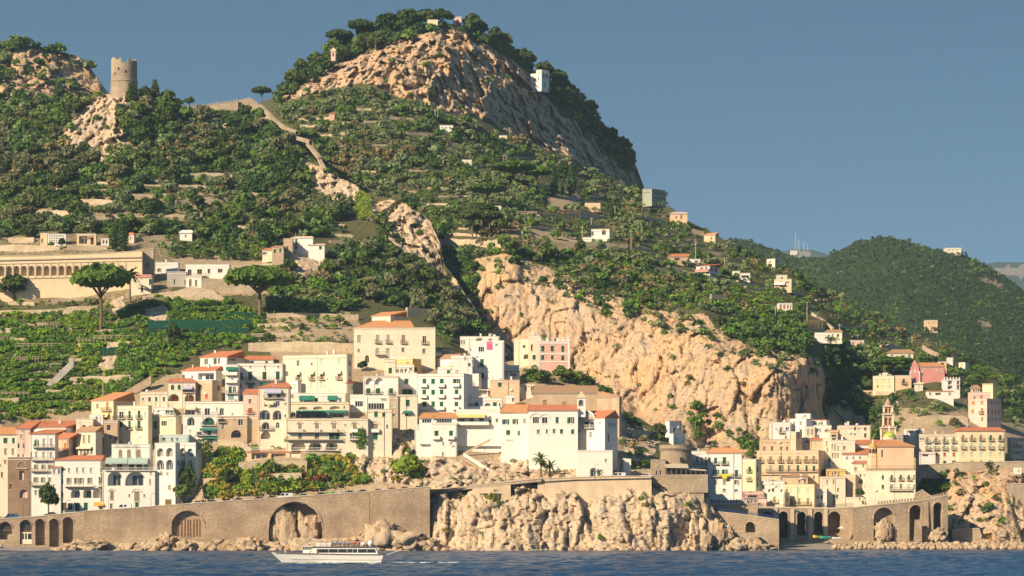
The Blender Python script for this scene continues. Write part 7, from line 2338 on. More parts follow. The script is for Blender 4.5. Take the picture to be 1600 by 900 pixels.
scatter(LB,[(700,375),(800,380),(900,392),(1000,405),(1060,425),(1060,470),(960,452),(880,420),(790,402),(740,402)],6.6,(3.5,8.5),['dark','olive','mid','dry'],[3,3,2,1],'cliff_top_scrub',prob=.85,rock_ok=.14,treemin=8.2,zone='along the top edge of the great cliff')
scatter(LB,[(1000,430),(1075,425),(1130,440),(1200,445),(1262,490),(1250,522),(1180,500),(1120,485),(1040,470)],4.8,(2.6,4.6),['bright','lime','mid'],[4,2,2],'vineyard_terraces',prob=.92,rows=(6.5,9),flat=.6,rock_ok=.3,earth_k=1)
scatter(LB,[(1040,395),(1140,392),(1180,425),(1120,432),(1050,418)],5.2,(2.6,5),['bright','mid','olive'],[3,3,2],'vineyard_terraces',prob=.8,rows=(6.5,6),flat=.6,earth_k=1)
scatter(LB,[(1125,510),(1200,492),(1262,505),(1278,548),(1230,556),(1180,545),(1130,530)],6.6,(4.5,8.5),['dark','mid','mid','bright'],[3,3,2,1],'cliff_top_scrub',prob=.95,rock_ok=.5,treemin=8,zone='on the brow of the great cliff',earth_k=1)
scatter(LB,[(740,400),(1290,560),(1290,700),(1000,690),(740,520)],10,(2.2,5.5),['mid','dark','olive','dry'],[3,2,3,2],'cliff_shrubs',prob=0,rock_ok=.085)
scatter(LB,[(860,425),(960,455),(1060,488),(1130,515),(1100,540),(980,500),(880,470)],8,(3,7),['mid','dark','olive','dry'],[3,3,3,2],'cliff_shrubs',prob=.4,rock_ok=.30)
scatter(LB,[(1030,640),(1100,640),(1180,690),(1190,720),(1060,720)],7.4,(4,8),['dark','mid','bright'],[4,2,1],'ravine_wood',prob=.95,rock_ok=.25,treemin=7.6,zone='in the shaded ravine at the foot of the great cliff',earth_k=.9)
scatter(LB,[(1140,388),(1200,405),(1300,460),(1420,524),(1540,570),(1680,648),(1680,690),(1560,640),(1500,590),(1420,555),(1300,520),(1240,480),(1180,440)],5.4,(2.8,6),['olive','mid','dark','dry','bright'],[4,3,3,1,.8],'olive_groves',prob=.9,rock_ok=.1,earth_k=.6,treemin=5.75,zone='on the ridge running down to the second town')
scatter(LB,[(1288,515),(1420,552),(1500,590),(1560,640),(1480,600),(1400,590),(1360,600),(1345,660),(1400,690),(1290,690)],6.6,(4,8.5),['dark','dark','mid','olive'],[4,3,2,2],'ravine_wood',prob=.95,rock_ok=.1,treemin=7.9,zone='on the shaded valley side behind the great cliff',earth_k=.5)
scatter(LB,[(1340,600),(1420,612),(1520,612),(1620,640),(1680,690),(1600,668),(1510,690),(1440,660),(1395,690),(1350,680)],6.4,(3.4,7),['mid','dark','olive','bright','dry'],[3,3,2,1.4,1],'valley_gardens',prob=.75,earth_k=.35,treemin=6.8,zone='in the gardens above the second town')
scatter(LB,[(1395,618),(1515,616),(1515,660),(1470,660),(1400,650)],7,(2.5,6),['mid','bright','olive','dark'],[3,2,2,2],'valley_gardens',prob=.5,earth_k=1)
scatter(LA,[(400,486),(556,488),(556,545),(392,545)],6.5,(2.6,6),['mid','bright','dark','dry'],[3,3,2,1],'garden_shrubs',walls=False,prob=.38,earth_k=1)
scatter(LB,[(1470,722),(1680,722),(1680,860),(1480,840)],9,(2.4,6.5),['mid','dark','bright','dry'],[3,3,1.5,1.5],'cliff_shrubs',prob=.2,rock_ok=.22)
scatter(LB,[(1432,728),(1478,728),(1484,770),(1440,772)],6,(4,7),['dark','mid'],[4,1],'ravine_wood',prob=1,rock_ok=.8,earth_k=1)
scatter(LB,[(1150,690),(1185,685),(1200,712),(1165,718)],6,(4,7),['mid','bright','dark'],[3,1,2],'ravine_wood',prob=.9,earth_k=1,rock_ok=.6)
scatter(LB,[(640,325),(700,368),(748,396),(750,490),(772,535),(800,575),(740,520),(700,450)],7,(4.5,9),['dark','mid','olive'],[4,2,2],'ravine_wood',prob=.95,rock_ok=.12,earth_k=1)
scatter(LB,[(740,397),(830,405),(905,444),(1010,477),(1110,490),(1190,505),(1130,440),(1060,425),(1000,398),(900,385),(760,374)],5.6,(2.8,6.5),['olive','mid','dark','dry','bright'],[4,3,3,1.2,1],'cliff_top_scrub',prob=.85,rock_ok=.16,earth_k=.8)
scatter(LA,[(-70,362),(275,362),(300,400),(270,404),(235,388),(-70,392)],7,(3.5,8),['dark','mid','bright','olive'],[4,3,1,1],'garden_shrubs',prob=.4,earth_k=1)
scatter(LB,[(740,399),(790,393),(830,405),(905,443),(960,459),(1060,487),(1130,513),(1180,541),(1285,557),(1287,592),(1180,578),(1100,532),(960,502),(880,466),(800,432),(745,430)],7,(2.8,7.5),['mid','dark','olive','bright'],[3,4,3,1],'cliff_shrubs',prob=.5,rock_ok=.30)
for x0,x1,yb_,L_,Y_ in HILL:
  n_ = int((x1 - x0) / 3) + 2
  st = STUFF.setdefault('garden_shrubs',Stuff())
  for k_ in range(n_):
    px_ = random.uniform(x0 - 6,x1 + 6)
    r_ = random.uniform(1.6,3.4)
    py_ = yb_ + random.uniform(0,4)
    p_ = P(px_,py_,min(Y_ - .8,float(L_.Y(px_,py_))))
    st.add([p_ + Vector((0,0,r_ * Y_ / F * .6))],[r_ * Y_ / F],[random.choice(('mid','dark','olive','bright'))],26,.34)
# the same woods carrying on past the edges of the picture
scatter(LA,[(-400,335),(-200,245),(-70,205),(-70,800),(-400,806)],11,(6,13),['dark','mid','olive'],[4,2,2],'hillside_wood',prob=.9,K=60)
scatter(LP,[(-500,262),(-300,152),(-150,97),(-70,80),(-70,230),(-500,390)],11,(6,13),['dark','mid','olive'],[4,2,1],'hillside_wood',prob=.9,K=60)
scatter(LB,[(1680,645),(1850,732),(2000,792),(2200,842),(2200,860),(1850,785),(1680,735)],8,(4,9),['dark','mid','olive'],[4,2,2],'hillside_wood',prob=.9,K=50)
scatter(LD,[(1680,498),(1850,590),(2050,680),(2300,772),(2300,806),(1680,750)],6,(3,6),['far','dark'],[5,2],'far_wood',prob=.95,K=14,size=.42)
# wooded hill behind
scatter(LD,[(1120,374),(1165,372),(1250,400),(1385,366),(1490,390),(1600,450),(1680,498),(1680,680),(1300,560),(1120,420)],4.6,(2.0,4.2),['far','far','dark','mid'],[5,4,2,.7],'far_wood',prob=.97,rock_ok=.1,K=12,size=.42)


def blob(L,pts,pals,name,flat=.9,K=60,Yoff=0.0,size=.34):
  st = STUFF.setdefault(name,Stuff())
  for px,py,r in pts:
    Y = float(L.Y(px,py)) + Yoff
    R_ = r * Y / F
    st.add([P(px,py,Y)],[R_],[random.choice(pals)],K,size,flat)


for nm,st in STUFF.items():
  st.build(nm)

# ------------------------------------------------------------------ single trees
def crown_mesh(name,lobes,mat,K=60,size=.3,seed=1,up=.35):
  rng = np.random.default_rng(seed)
  c = np.array([l[:3] for l in lobes],float)
  r = np.array([l[3] for l in lobes],float)
  V = leaf_quads(c,r,K,size,lobes[0][4] if len(lobes[0]) > 4 else .85,0,rng,up)
  lv = np.repeat(rng.random(len(V) // 4),4) * .6 + .2 + np.repeat(rng.random(len(lobes)),K * 4) * .25
  return np_mesh(name,V,np.arange(len(V)).reshape(-1,4),mat,{'leaf': ('FLOAT',lv)})


def tree_proto(kind_,seed,mat,bark='bark'):
  """A unit tree, crown radius 1, base at the origin."""
  rng = random.Random(seed)
  name = {'round': 'tree','pine': 'umbrella_pine','cypress': 'cypress','fan': 'conifer'}[kind_]
  e = empty(name,(0,0,-500))
  tb = MB()
  if kind_ == 'round':
    lobes = [(0,0,1.25,.72)] + [(math.cos(a) * .52,math.sin(a) * .52,1.0 + rng.uniform(-.15,.45),rng.uniform(.38,.58)) for a in [k * 2 * math.pi / 7 + rng.uniform(-.3,.3) for k in range(7)]] + [(rng.uniform(-.3,.3),rng.uniform(-.3,.3),1.72,.42)]
    tb.tube([(0,0,-.5),(.03,0,.3),(-.02,.03,.9)],[.12,.09,.06])
    for k in range(4):
      a = k * 1.57 + .4
      tb.tube([(0,0,.55),(math.cos(a) * .3,math.sin(a) * .3,.9),(math.cos(a) * .55,math.sin(a) * .55,1.2)],[.06,.045,.02],5)
    K,size = 62,.36
  elif kind_ == 'pine':
    lobes = [(math.cos(a) * d,math.sin(a) * d,1.66 - .50 * d * d + rng.uniform(-.03,.06),rng.uniform(.38,.48),.52) for d,n in ((0,1),(.30,6),(.60,12)) for a in [2 * math.pi * k / n + rng.uniform(-.2,.2) for k in range(n)]]
    lobes += [(math.cos(a) * .45,math.sin(a) * .40,1.38,.34,.62) for a in [2 * math.pi * k / 6 + .3 for k in range(6)]]
    tb.tube([(0,0,-.3),(-.03,0,.5),(.0,.02,1.0),(.02,0,1.3)],[.07,.055,.05,.035],8)
    for k in range(7):
      a = k * 2 * math.pi / 7 + .2
      tb.tube([(0,0,.95 + .05 * (k % 3)),(math.cos(a) * .32,math.sin(a) * .32,1.28),(math.cos(a) * .66,math.sin(a) * .66,1.5)],[.035,.028,.012],5)
    K,size = 230,.25
  elif kind_ == 'cypress':
    lobes = []
    for k in range(13):
      z = .35 + k * .52
      rr = .95 * min(1,.55 + k * .18) * (1 - max(0,(k - 5)) / 8.6) + .12
      lobes.append((rng.uniform(-.08,.08),rng.uniform(-.08,.08),z,rr,1.15))
    tb.tube([(0,0,-.6),(0,0,3),(0,0,6)],[.16,.12,.03],6)
    K,size = 90,.26
  else:
    lobes = []
    for k in range(9):
      z = .6 + k * .22
      for j in range(4):
        a = j * 1.57 + k * .8
        rr = .75 * (1 - k / 11)
        lobes.append((math.cos(a) * rr * .7,math.sin(a) * rr * .7,z,.28 * (1.3 - k / 12),.5))
    tb.tube([(0,0,-.5),(0,0,1.3),(0,0,2.6)],[.1,.07,.02],6)
    K,size = 26,.36
  kid(e,link('crown',crown_mesh('crown',lobes,mat,K,size,seed),e))
  kid(e,obj('trunk',tb,bark,e))
  return e


ROUND = {p: [tree_proto('round',10 * i + j,m_) for j in range(3)] for i,(p,m_) in enumerate((('dark','dark_leaf'),('olive','olive_leaf'),('mid','mid_leaf'),('lime','lime_leaf')))}
PINE = [tree_proto('pine',50 + k,'pine_leaf') for k in range(2)]
DPINE = [tree_proto('pine',60 + k,'dark_leaf') for k in range(2)]
CYP = [tree_proto('cypress',70 + k,'cypress_leaf') for k in range(2)]
CON = [tree_proto('fan',80,'dark_leaf')]
USED = set()


def plant(proto,px,py,L,rx,rz,label,group=None,cat='tree',dy=-.3,hgt=2.1,Y=None):
  """rx: crown radius in px; rz: total height in px; hgt: the prototype's own height."""
  Y = float(L.Y(px,py)) + dy if Y is None else Y
  sc = Y / F
  s = (rx * sc,rx * sc,rz * sc / hgt)
  if proto.name not in USED:
    USED.add(proto.name)
    o = proto
    o.location,o.rotation_euler,o.scale = P(px,py,Y),(0,0,random.uniform(0,6)),s
  else:
    o = copy_tree(proto,P(px,py,Y),random.uniform(0,6),s)
  return tag(o,label,cat,group)


KINDW = {'dark': 'dark evergreen oak','olive': 'grey green olive tree','mid': 'fresh green broadleaf tree','dry': 'grey green olive tree','bright': 'fresh green broadleaf tree','far': 'dark evergreen oak','lime': 'fresh green broadleaf tree'}
MAPP = {'dark': 'dark','olive': 'olive','mid': 'mid','dry': 'olive','bright': 'mid','far': 'dark','lime': 'mid'}
TREES.sort(key=lambda t_: -t_[2])
extra = Stuff()
for k,(px,py,r,pal,L,zone) in enumerate(TREES):
  if k < 250:
    plant(random.choice(ROUND[MAPP[pal]]),px,py,L,r * 1.05,r * 2.2,'%s %s' % (KINDW[pal],zone),'%ss %s' % (KINDW[pal],zone))
  else:
    Y = float(L.Y(px,py))
    R_ = r * Y / F
    extra.add([P(px,py,Y) + Vector((0,0,R_ * .7))],[R_],[pal],70,.34)
extra.build('wood_undergrowth')

# trees one can point to
for i,(px,py,rx,rz,lb) in enumerate([(157,514,43,96,'great umbrella pine with a bare trunk in front of the cemetery arcade'),(405,500,48,80,'broad umbrella pine beside the garden walls and green nets'),
                    (803,294,32,40,'flat topped umbrella pine with a forked pale trunk left of the cypresses'),(838,296,24,34,'smaller umbrella pine next to the cypress group'),(762,326,29,38,'umbrella pine with two pale trunks on the middle slope'),(1394,591,32,32,'wide umbrella pine over the yellow villa of the hamlet')]):
  plant(PINE[i % 2],px,py,LB if i > 1 else LA,rx,rz,lb,hgt=1.85,cat='pine')
for i,(px,py,rx,rz,L,lb) in enumerate([(409,164,15,28,LA,'lone umbrella pine in silhouette on the saddle'),(738,372,22,44,LB,'left dark pine of the dense group on the pale wall'),(765,370,20,40,LB,'right dark pine of the dense group on the pale wall'),
                     (752,356,26,36,LB,'rear dark pine of the dense group on the pale wall'),(563,72,19,40,LB,'flat dark pine standing proud on the left shoulder of the summit'),(530,82,20,34,LB,'second flat pine on the left shoulder of the summit'),
                     (606,52,18,36,LB,'tall dark pine left of the summit'),(640,44,18,34,LB,'rounded dark pine just left of the belvedere'),(664,38,20,28,LB,'dark pine behind the yellow belvedere'),(690,36,18,26,LB,'wide dark pine between belvedere and arch'),
                     (738,48,17,30,LB,'first dark pine right of the summit arch'),(752,54,12,26,LB,'second dark pine right of the summit arch'),(820,106,16,34,LB,'bushy dark pine above the crag face'),(850,118,14,26,LB,'dark pine behind the ruined white villa'),(872,132,15,28,LB,'small bushy pine right of the ruined villa')]):
  if i < 6:
    plant(DPINE[i % 2],px,py,L,rx,rz,lb,hgt=1.85,cat='pine')
  else:
    plant(ROUND['dark'][i % 3],px,py + 4,L,rx * 1.05,rz,lb,cat='pine')
for i,(px,py,rx,rz,L,lb) in enumerate([(192,391,8.5,50,LA,'tall broad cypress in the cemetery'),(179,391,8,42,LA,'bushier cypress left of the tall cemetery cypress'),(866,306,6.2,50,LB,'left cypress of the close group in the hillside garden'),(893,305,7.0,50,LB,'right cypress of the close group in the hillside garden'),
                     (878,306,3.4,24,LB,'short cypress in the middle of the hillside garden group'),(849,324,6.0,38,LB,'cypress standing alone left of the hillside garden group'),(955,345,4,28,LB,'cypress on the terrace right of the pergola'),(1052 - 400,320,3,14,LB,'tiny cypress among the upper olives'),(693,372,5,22,LB,'small cypress at the left end of the pale double wall'),(1348,791,5,16,LB,'small dark conifer by the church square wall')]):
  plant(CYP[i % 2],px,py,L,rx,rz,lb,hgt=6.9,cat='cypress',dy=-2.5,Y=967 if px == 1348 else None)
for i,(px,py,rx,rz,L,lb) in enumerate([(880,284,17,36,LB,'bushy pale green conifer behind the cypress group'),(1472,594,9,30,LB,'dark conifer standing against the rose church wall'),(242,160,11,40,LA,'dark conifer right of the ruined tower'),(205,165,13,40,LA,'conifer growing against the foot of the ruined tower')]):
  plant(CON[0],px,py,L,rx,rz,lb,hgt=2.75,cat='conifer')
sp = [('dark',22,470,24,42,LA,'big round dark tree at the left end of the arcade wall'),('dark',271,538,12,34,LA,'dark upright tree below the green shade nets'),('mid',296,166,8,15,LA,'small round tree alone on the castle saddle'),
   ('dark',76,800,15,40,LA,'dark street tree in front of the white hotel wing'),('mid',72,778,9,24,LA,'pale green tree rising behind the dark street tree'),('dark',290,764,10,32,LA,'dark climbing tree beside the white hotel tower'),('mid',284,784,13,26,LA,'bushy green tree at the foot of the white hotel tower'),
   ('lime',636,757,25,46,LA,'big yellow green tree on the rock above the parked cars'),('dark',356,762,14,30,LA,'dark tree among the yellow shrubs behind the road'),('mid',424,748,10,32,LA,'green creeper tree between the niches of the garden wall'),
   ('mid',562,690,8,26,LA,'green tree at the end of the long yellow house'),('mid',880,598,17,26,LA,'bushy green tree in the garden under the pink house'),('mid',846,600,14,22,LA,'broad green tree left in the garden under the pink house'),('mid',905,602,15,22,LA,'green tree above the brown hall roof'),
   ('dark',862,572,8,14,LA,'round shrub tree against the pink house wall'),('dark',1030,679,12,18,LA,'dark tree on the terrace of the shaded white house'),('mid',795,398,16,28,LB,'dark round tree on the pale wall end at the cliff top'),('mid',857,412,19,34,LB,'yellowish round tree at the cliff top'),('dark',907,396,9,20,LB,'dark round tree in front of the big tan wall'),
   ('dark',1009,480,11,22,LB,'dark round bush tree on the sloping cliff top'),('dark',566,580,8,16,LA,'dark garden tree by the arched door of the orange roofed palazzo'),('dark',1427,702,9,26,LB,'dark tree between the church apse and the cream palazzo'),('dark',1343,778,7.5,15,LB,'square clipped dark tree by the church square'),
   ('mid',545 - 14,508,8,16,LA,'dark round shrub against the tan garden wall'),('olive',140,383,9,18,LA,'ivy pale tree in front of the cemetery pavilion'),('dark',97,388,6,16,LA,'small dark tree in front of the niche wall'),('mid',80,388,5,11,LA,'small green shrub tree left of the niche wall'),('dark',48,374,12,22,LA,'dark round tree above the cemetery bank'),
   ('mid',452,700,7,22,LA,'green tree leaning on the cream house with arched glass'),('dark',40,384 - 14,9,18,LA,'dark tree left of the square chapel')]
for p,px,py,rx,rz,L,lb in sp:
  Yp = 966 if px == 1343 else (917 if px in (76,72,290,284) else (921 if px in (636,356) else None))
  plant(random.choice(ROUND[p]),px,py,L,rx,rz,lb,Y=Yp)


# palms
def palm(px,py,L,hpx,rpx,label,n=26,Y=None):
  Y = float(L.Y(px,py)) - .5 if Y is None else Y
  sc = Y / F
  e = tag(empty('palm_tree',P(px,py,Y)),label,'palm')
  h_,r_ = hpx * sc,rpx * sc
  b = MB()
  b.tube([(0,0,-1),(.05,0,h_ * .5),(0,0,h_)],[.38,.28,.3],8)
  obj('trunk',b,'bark',e)
  b = MB()
  for k in range(n):
    a = 2.4 * k
    el = random.uniform(-.4,1.3)
    L_ = r_ * random.uniform(.8,1.1)
    pts = [Vector((0,0,h_))]
    d = Vector((math.cos(a) * math.cos(el),math.sin(a) * math.cos(el),math.sin(el)))
    p = pts[0]
    for j in range(6):
      p = p + d * (L_ / 6)
      d = (d + Vector((0,0,-.26))).normalized()
      pts.append(p)
    side = Vector((-math.sin(a),math.cos(a),0))
    for j in range(6):
      w0,w1 = .10 + .5 * math.sin(math.pi * (j + .3) / 6.6),.06 + .5 * math.sin(math.pi * (j + 1.3) / 7.3)
      w0,w1 = w0 * r_ * .2,w1 * r_ * .2
      for sg in (-1,1):
        b.poly([pts[j],pts[j + 1],pts[j + 1] + side * sg * w1 - Vector((0,0,w1 * .6)),pts[j] + side * sg * w0 - Vector((0,0,w0 * .6))])
  obj('fronds',b,'mid_leaf',e)
  return e
palm(203,474,LA,44,22,'date palm with a tall trunk at the right end of the arcade')
palm(845,742,LA,24,17,'shaggy palm in front of the convent wall',Y=914)
palm(859,744,LA,15,14,'shorter spiky palm right of the shaggy one',Y=914)
palm(1545,736,LB,10,9,'small palm on the road wall under the orange palazzo')
palm(1040,318,LB,14,7,'tiny palm in silhouette on the ridge',16)
palm(935,745,LA,9,8,'low fan palm by the convent gateway',16,Y=911)

for q_ in [p_ for L_ in list(ROUND.values()) + [PINE,DPINE,CYP,CON] for p_ in L_]:
  if q_.name not in USED:
    for ch_ in KIDS.get(q_.name,()):
      bpy.data.objects.remove(ch_)
    bpy.data.objects.remove(q_)

# green creepers hanging on walls and rock
def creeper(label,L,poly,pals,sp_,r_,Yoff=-1.0,name='creeper',K=26,Yfix=None):
  xs = [p[0] for p in poly]; ys = [p[1] for p in poly]
  gx,gy = np.meshgrid(np.arange(min(xs),max(xs),sp_),np.arange(min(ys),max(ys),sp_))
  px = (gx + RNG.uniform(-.5,.5,gx.shape) * sp_).ravel()
  py = (gy + RNG.uniform(-.5,.5,gy.shape) * sp_).ravel()
  m_ = in_poly(px,py,poly)
  px,py = px[m_],py[m_]
  Y = (L.Y(px,py) if Yfix is None else np.full(len(px),Yfix)) + Yoff
  R_ = r_ * Y / F * RNG.uniform(.7,1.3,len(px))
  st = Stuff()
  st.add(np.stack([(px - 800) / F * Y,Y,CAM_H + (HOR - py) / F * Y],-1),R_,[pals[int(RNG.integers(len(pals)))] for _ in px],K,.36,1.0,up=.2)
  o = st.build(name,None)
  tag(o,label,'creeper')
creeper('bright lime creeper spilling down the pale rock in the middle of the hill',LA,[(556,302),(566,298),(578,308),(582,328),(574,344),(562,342),(554,326)],['lime'],2.6,2.8,Yoff=-3.5)
creeper('dark green creeper hanging on the tower outcrop',LA,[(170,225),(206,228),(210,258),(196,284),(168,280),(164,250)],['mid','dark'],4.5,4)
creeper('plants hanging out of the concrete gallery opening',LA,[(757,775),(782,774),(782,790),(774,806),(766,800),(757,786)],['yellow','bright','mid'],3.2,2.6,Yfix=899,Yoff=.2)
creeper('dark climber covering the shaded flank of the white hotel tower',LA,[(278,738),(296,728),(306,742),(302,770),(280,776)],['dark','mid'],3.6,3.2,Yfix=927)
creeper('green climber on the corner of the shaded hotel wing',LA,[(308,690),(318,684),(330,692),(334,712),(318,716)],['mid','dark'],3.4,3,Yfix=931)
creeper('green plants trailing beside the long yellow house',LA,[(556,672),(566,670),(574,690),(570,702),(556,700)],['bright','mid'],3.2,3,Yfix=932)
creeper('bougainvillea in pink flower on the white house terrace',LA,[(324,426),(334,424),(336,432),(325,433)],['rust'],2.2,2)
# ------------------------------------------------------------------ the ferry
plain_mat('boat_white',(0.80,0.78,0.72),.35,.04,.6,0,.5)
plain_mat('boat_stripe',(0.16,0.10,0.08),.5)
plain_mat('boat_grey',(0.50,0.50,0.48),.5)
plain_mat('life_orange',(0.75,0.20,0.04),.6)
YB = 634.0
sb = YB / F
BX = lambda px: (px - 513) * sb
BZ = lambda py: (881.5 - py) * sb
fer = tag(empty('passenger_ferry',(P(513,881.5,YB).x,YB,0.0)),'white passenger ferry with a long dark window band passing the sea wall','ferry')
# hull: sections along the length
secs = []
n = 22
for k in range(n + 1):
  u = k / n                                   # 0 bow .. 1 stern
  xt = BX(423.5) + (BX(600.5) - BX(423.5)) * u    # deck edge
  xb = BX(447) + (BX(594) - BX(447)) * u          # waterline
  half_t = 2.9 * min(1,(u * 3.2) ** .55) if u > 0 else .06
  half_b = 2.3 * min(1,(u * 2.2) ** .9) if u > 0 else .03
  zt = BZ(864.3) + (BZ(866.4) - BZ(864.3)) * min(1,u * 1.3) + .12 * (1 - u) ** 3
  ring = []
  for f_ in (0,.25,.6,1.0):
    x_ = xb + (xt - xb) * f_
    h_ = half_b + (half_t - half_b) * (f_ ** .8)
    z_ = -.5 + (zt + .5) * f_
    ring.append((x_,h_,z_))
  secs.append([(x_,-h_,z_) for x_,h_,z_ in ring[::-1]] + [(x_,h_,z_) for x_,h_,z_ in ring])
b = MB()
m_ = 8
for s_ in secs:
  b.add(s_)
for k in range(n):
  for j in range(m_ - 1):
    b.f.append((k * m_ + j,(k + 1) * m_ + j,(k + 1) * m_ + j + 1,k * m_ + j + 1))
  b.f.append((k * m_ + m_ - 1,(k + 1) * m_ + m_ - 1,(k + 1) * m_,k * m_))
b.f.append(tuple(range(m_)))
b.f.append(tuple(n * m_ + j for j in reversed(range(m_))))
obj('hull',b,'boat_white',fer)
b = MB()
for k in range(1,n):
  s0,s1 = secs[k],secs[k + 1]
  for sgn,j in ((-1,0),(1,7)):
    b.bar(Vector(s0[j]) + Vector((0,sgn * .05,-.02)),Vector(s1[j]) + Vector((0,sgn * .05,-.02)),.16)
obj('rubbing_strake',b,'boat_stripe',fer)
b = MB()
for k in range(3,n):
  s0,s1 = secs[k],secs[k + 1]
  b.bar(Vector(s0[1]) + Vector((0,-.04,-.15)),Vector(s1[1]) + Vector((0,-.04,-.15)),.05)
obj('hull_seam',b,'boat_grey',fer)
# saloon
b = MB()
z0,z1 = BZ(866),BZ(855.4)
b.hexa([(BX(490),-2.5,z0),(BX(591),-2.5,z0),(BX(591),2.5,z0),(BX(490),2.5,z0),(BX(489),-2.4,z1),(BX(587.5),-2.4,z1),(BX(587.5),2.4,z1),(BX(489),2.4,z1)])
sal = obj('saloon',b,'boat_white',fer)
for k,(a0,a1) in enumerate(((499,514),(514.5,529),(529.5,543),(543.5,552),(552.5,559),(560,574),(574.5,587))):
  b = MB()
  ya,yb = -2.53,-2.45
  b.hexa([(BX(a0),-2.50,BZ(864)),(BX(a1 + (1.5 if k == 6 else 0)),-2.50,BZ(864)),(BX(a1 + (1.5 if k == 6 else 0)),-2.3,BZ(864)),(BX(a0),-2.3,BZ(864)),(BX(a0),-2.43,BZ(858.2)),(BX(a1),-2.43,BZ(858.2)),(BX(a1),-2.3,BZ(858.2)),(BX(a0),-2.3,BZ(858.2))])
  obj('window',b,'glass',sal)
b = MB()
b.box(BX(488),BX(588),-2.65,2.65,z1 + .003,z1 + .16)
obj('upper_deck',b,'boat_stripe',fer)
# wheelhouse
b = MB()
b.hexa([(BX(474),-2.1,BZ(865.5)),(BX(497),-2.1,BZ(865.5)),(BX(497),2.1,BZ(865.5)),(BX(474),2.1,BZ(865.5)),(BX(474.6),-2.0,BZ(859.5)),(BX(497),-2.0,BZ(859.5)),(BX(497),2.0,BZ(859.5)),(BX(474.6),2.0,BZ(859.5))])
wh = obj('wheelhouse',b,'boat_white',fer)
b = MB()
b.hexa([(BX(474.4),-1.95,BZ(859.5) + .003),(BX(490),-1.95,BZ(859.5) + .003),(BX(490),1.95,BZ(859.5) + .003),(BX(474.4),1.95,BZ(859.5) + .003),(BX(473.4),-1.9,BZ(854.6)),(BX(489.6),-1.9,BZ(854.6)),(BX(489.6),1.9,BZ(854.6)),(BX(473.4),1.9,BZ(854.6))])
obj('wheelhouse_glass',b,'glass',wh)
b = MB()
for x in (473.8,477,480.2,483.4,486.6,489.6):
  b.box(BX(x),BX(x) + .1,-2.02,-1.9,BZ(859.4),BZ(854.5))
obj('window_post',b,'boat_white',wh)
b = MB()
b.box(BX(472),BX(491),-2.1,2.1,BZ(854.6) + .003,BZ(853.6))
obj('wheelhouse_roof',b,'boat_white',wh)
b = MB()
b.box(BX(496),BX(498.4),-2.55,-2.505,BZ(864.6),BZ(857.8))
obj('door',b,'boat_stripe',sal)
b = MB()
for k in range(12):
  a0,a1 = 2 * math.pi * k / 12,2 * math.pi * (k + 1) / 12
  b.bar((BX(487) + .3 * math.cos(a0),-2.13,BZ(863.6) + .3 * math.sin(a0)),(BX(487) + .3 * math.cos(a1),-2.13,BZ(863.6) + .3 * math.sin(a1)),.12)
obj('lifebuoy',b,'life_orange',fer)
# rails and deck gear
zd = z1 + .16
b = MB()
for x in range(494,589,6):
  b.box(BX(x),BX(x) + .05,-2.6,-2.55,zd,zd + 1.0)
b.box(BX(493),BX(587),-2.61,-2.56,zd + .95,zd + 1.0)
b.box(BX(493),BX(587),-2.61,-2.56,zd + .5,zd + .54)
obj('deck_rail',b,'boat_grey',fer)
for k,x in enumerate((495,503,511)):
  b = MB()
  c = BX(x)
  b.hexa([(c,-1.8,zd + .003),(c + 1.0,-1.8,zd + .003),(c + 1.0,-.6,zd + .003),(c,-.6,zd + .003),(c + .1,-1.8,zd + .8),(c + .9,-1.8,zd + .8),(c + .9,-.6,zd + .8),(c + .1,-.6,zd + .8)])
  obj('deck_locker',b,'boat_white',fer)
for x,r_ in ((579,.62),(567.5,.4)):
  b = MB()
  b.lathe((BX(x),-.6 if x > 570 else .8,zd + .005),[(r_ * .5,0),(r_ * .5,.12),(r_,.12 + r_ * .55),(r_ * 1.02,.12 + r_),(r_ * .8,.12 + r_ * 1.6),(r_ * .4,.12 + r_ * 1.95),(.03,.12 + r_ * 2.02)],14)
  obj('radar_dome',b,'boat_white',fer,smooth=True)
b = MB()
b.bar((BX(604),0,BZ(867.5)),(BX(624),0,BZ(860.2)),.09)
obj('stern_pole',b,'boat_white',fer)
b = MB()
b.bar((BX(481),0,BZ(853.6)),(BX(481),0,BZ(845)),.07)
b.bar((BX(479),0,BZ(848)),(BX(483),0,BZ(848)),.06)
obj('mast',b,'boat_grey',fer)
b = MB()
b.bar((BX(426),-.2,BZ(864)),(BX(426),-.2,BZ(861)),.05)
b.box(BX(445),BX(447),-.3,.3,BZ(864.5),BZ(861.6))
obj('anchor_winch',b,'boat_grey',fer)
# wake
m,t,b_ = new_mat('foam')
f_ = noise_fac(t,1.6,4)
t.links.new(mix(t,f_,(0.55,0.6,0.62),(0.85,0.86,0.85)),b_.inputs['Base Color'])
rng = np.random.default_rng(5)
V,Q = [],[]
def foam(x,y,r_,n=7):
  i = len(V)
  for k in range(n):
    a = 2 * math.pi * k / n
    rr = r_ * rng.uniform(.5,1.2)
    V.append((x + rr * 2.4 * math.cos(a),y + rr * math.sin(a),.30 + rng.uniform(-.06,.10)))
  for k in range(1,n - 1):
    Q.append((i,i + k,i + k + 1))
ox = fer.location.x
for k in range(110):
  u = rng.random()
  x = ox + BX(598) + u * 120 * sb
  foam(x,YB + rng.normal() * (.5 + u * 2.2),rng.uniform(.10,.36) * (1.1 - u * .6))
for k in range(150):
  x = ox + rng.uniform(BX(444),BX(597))
  foam(x,YB - 2.5 - rng.random() * .7,rng.uniform(.08,.22))
me = bpy.data.meshes.new('wake_foam')
me.from_pydata(V,[],Q)
me.materials.append(MATS['foam'])
kind(link('wake_foam',me),'stuff')

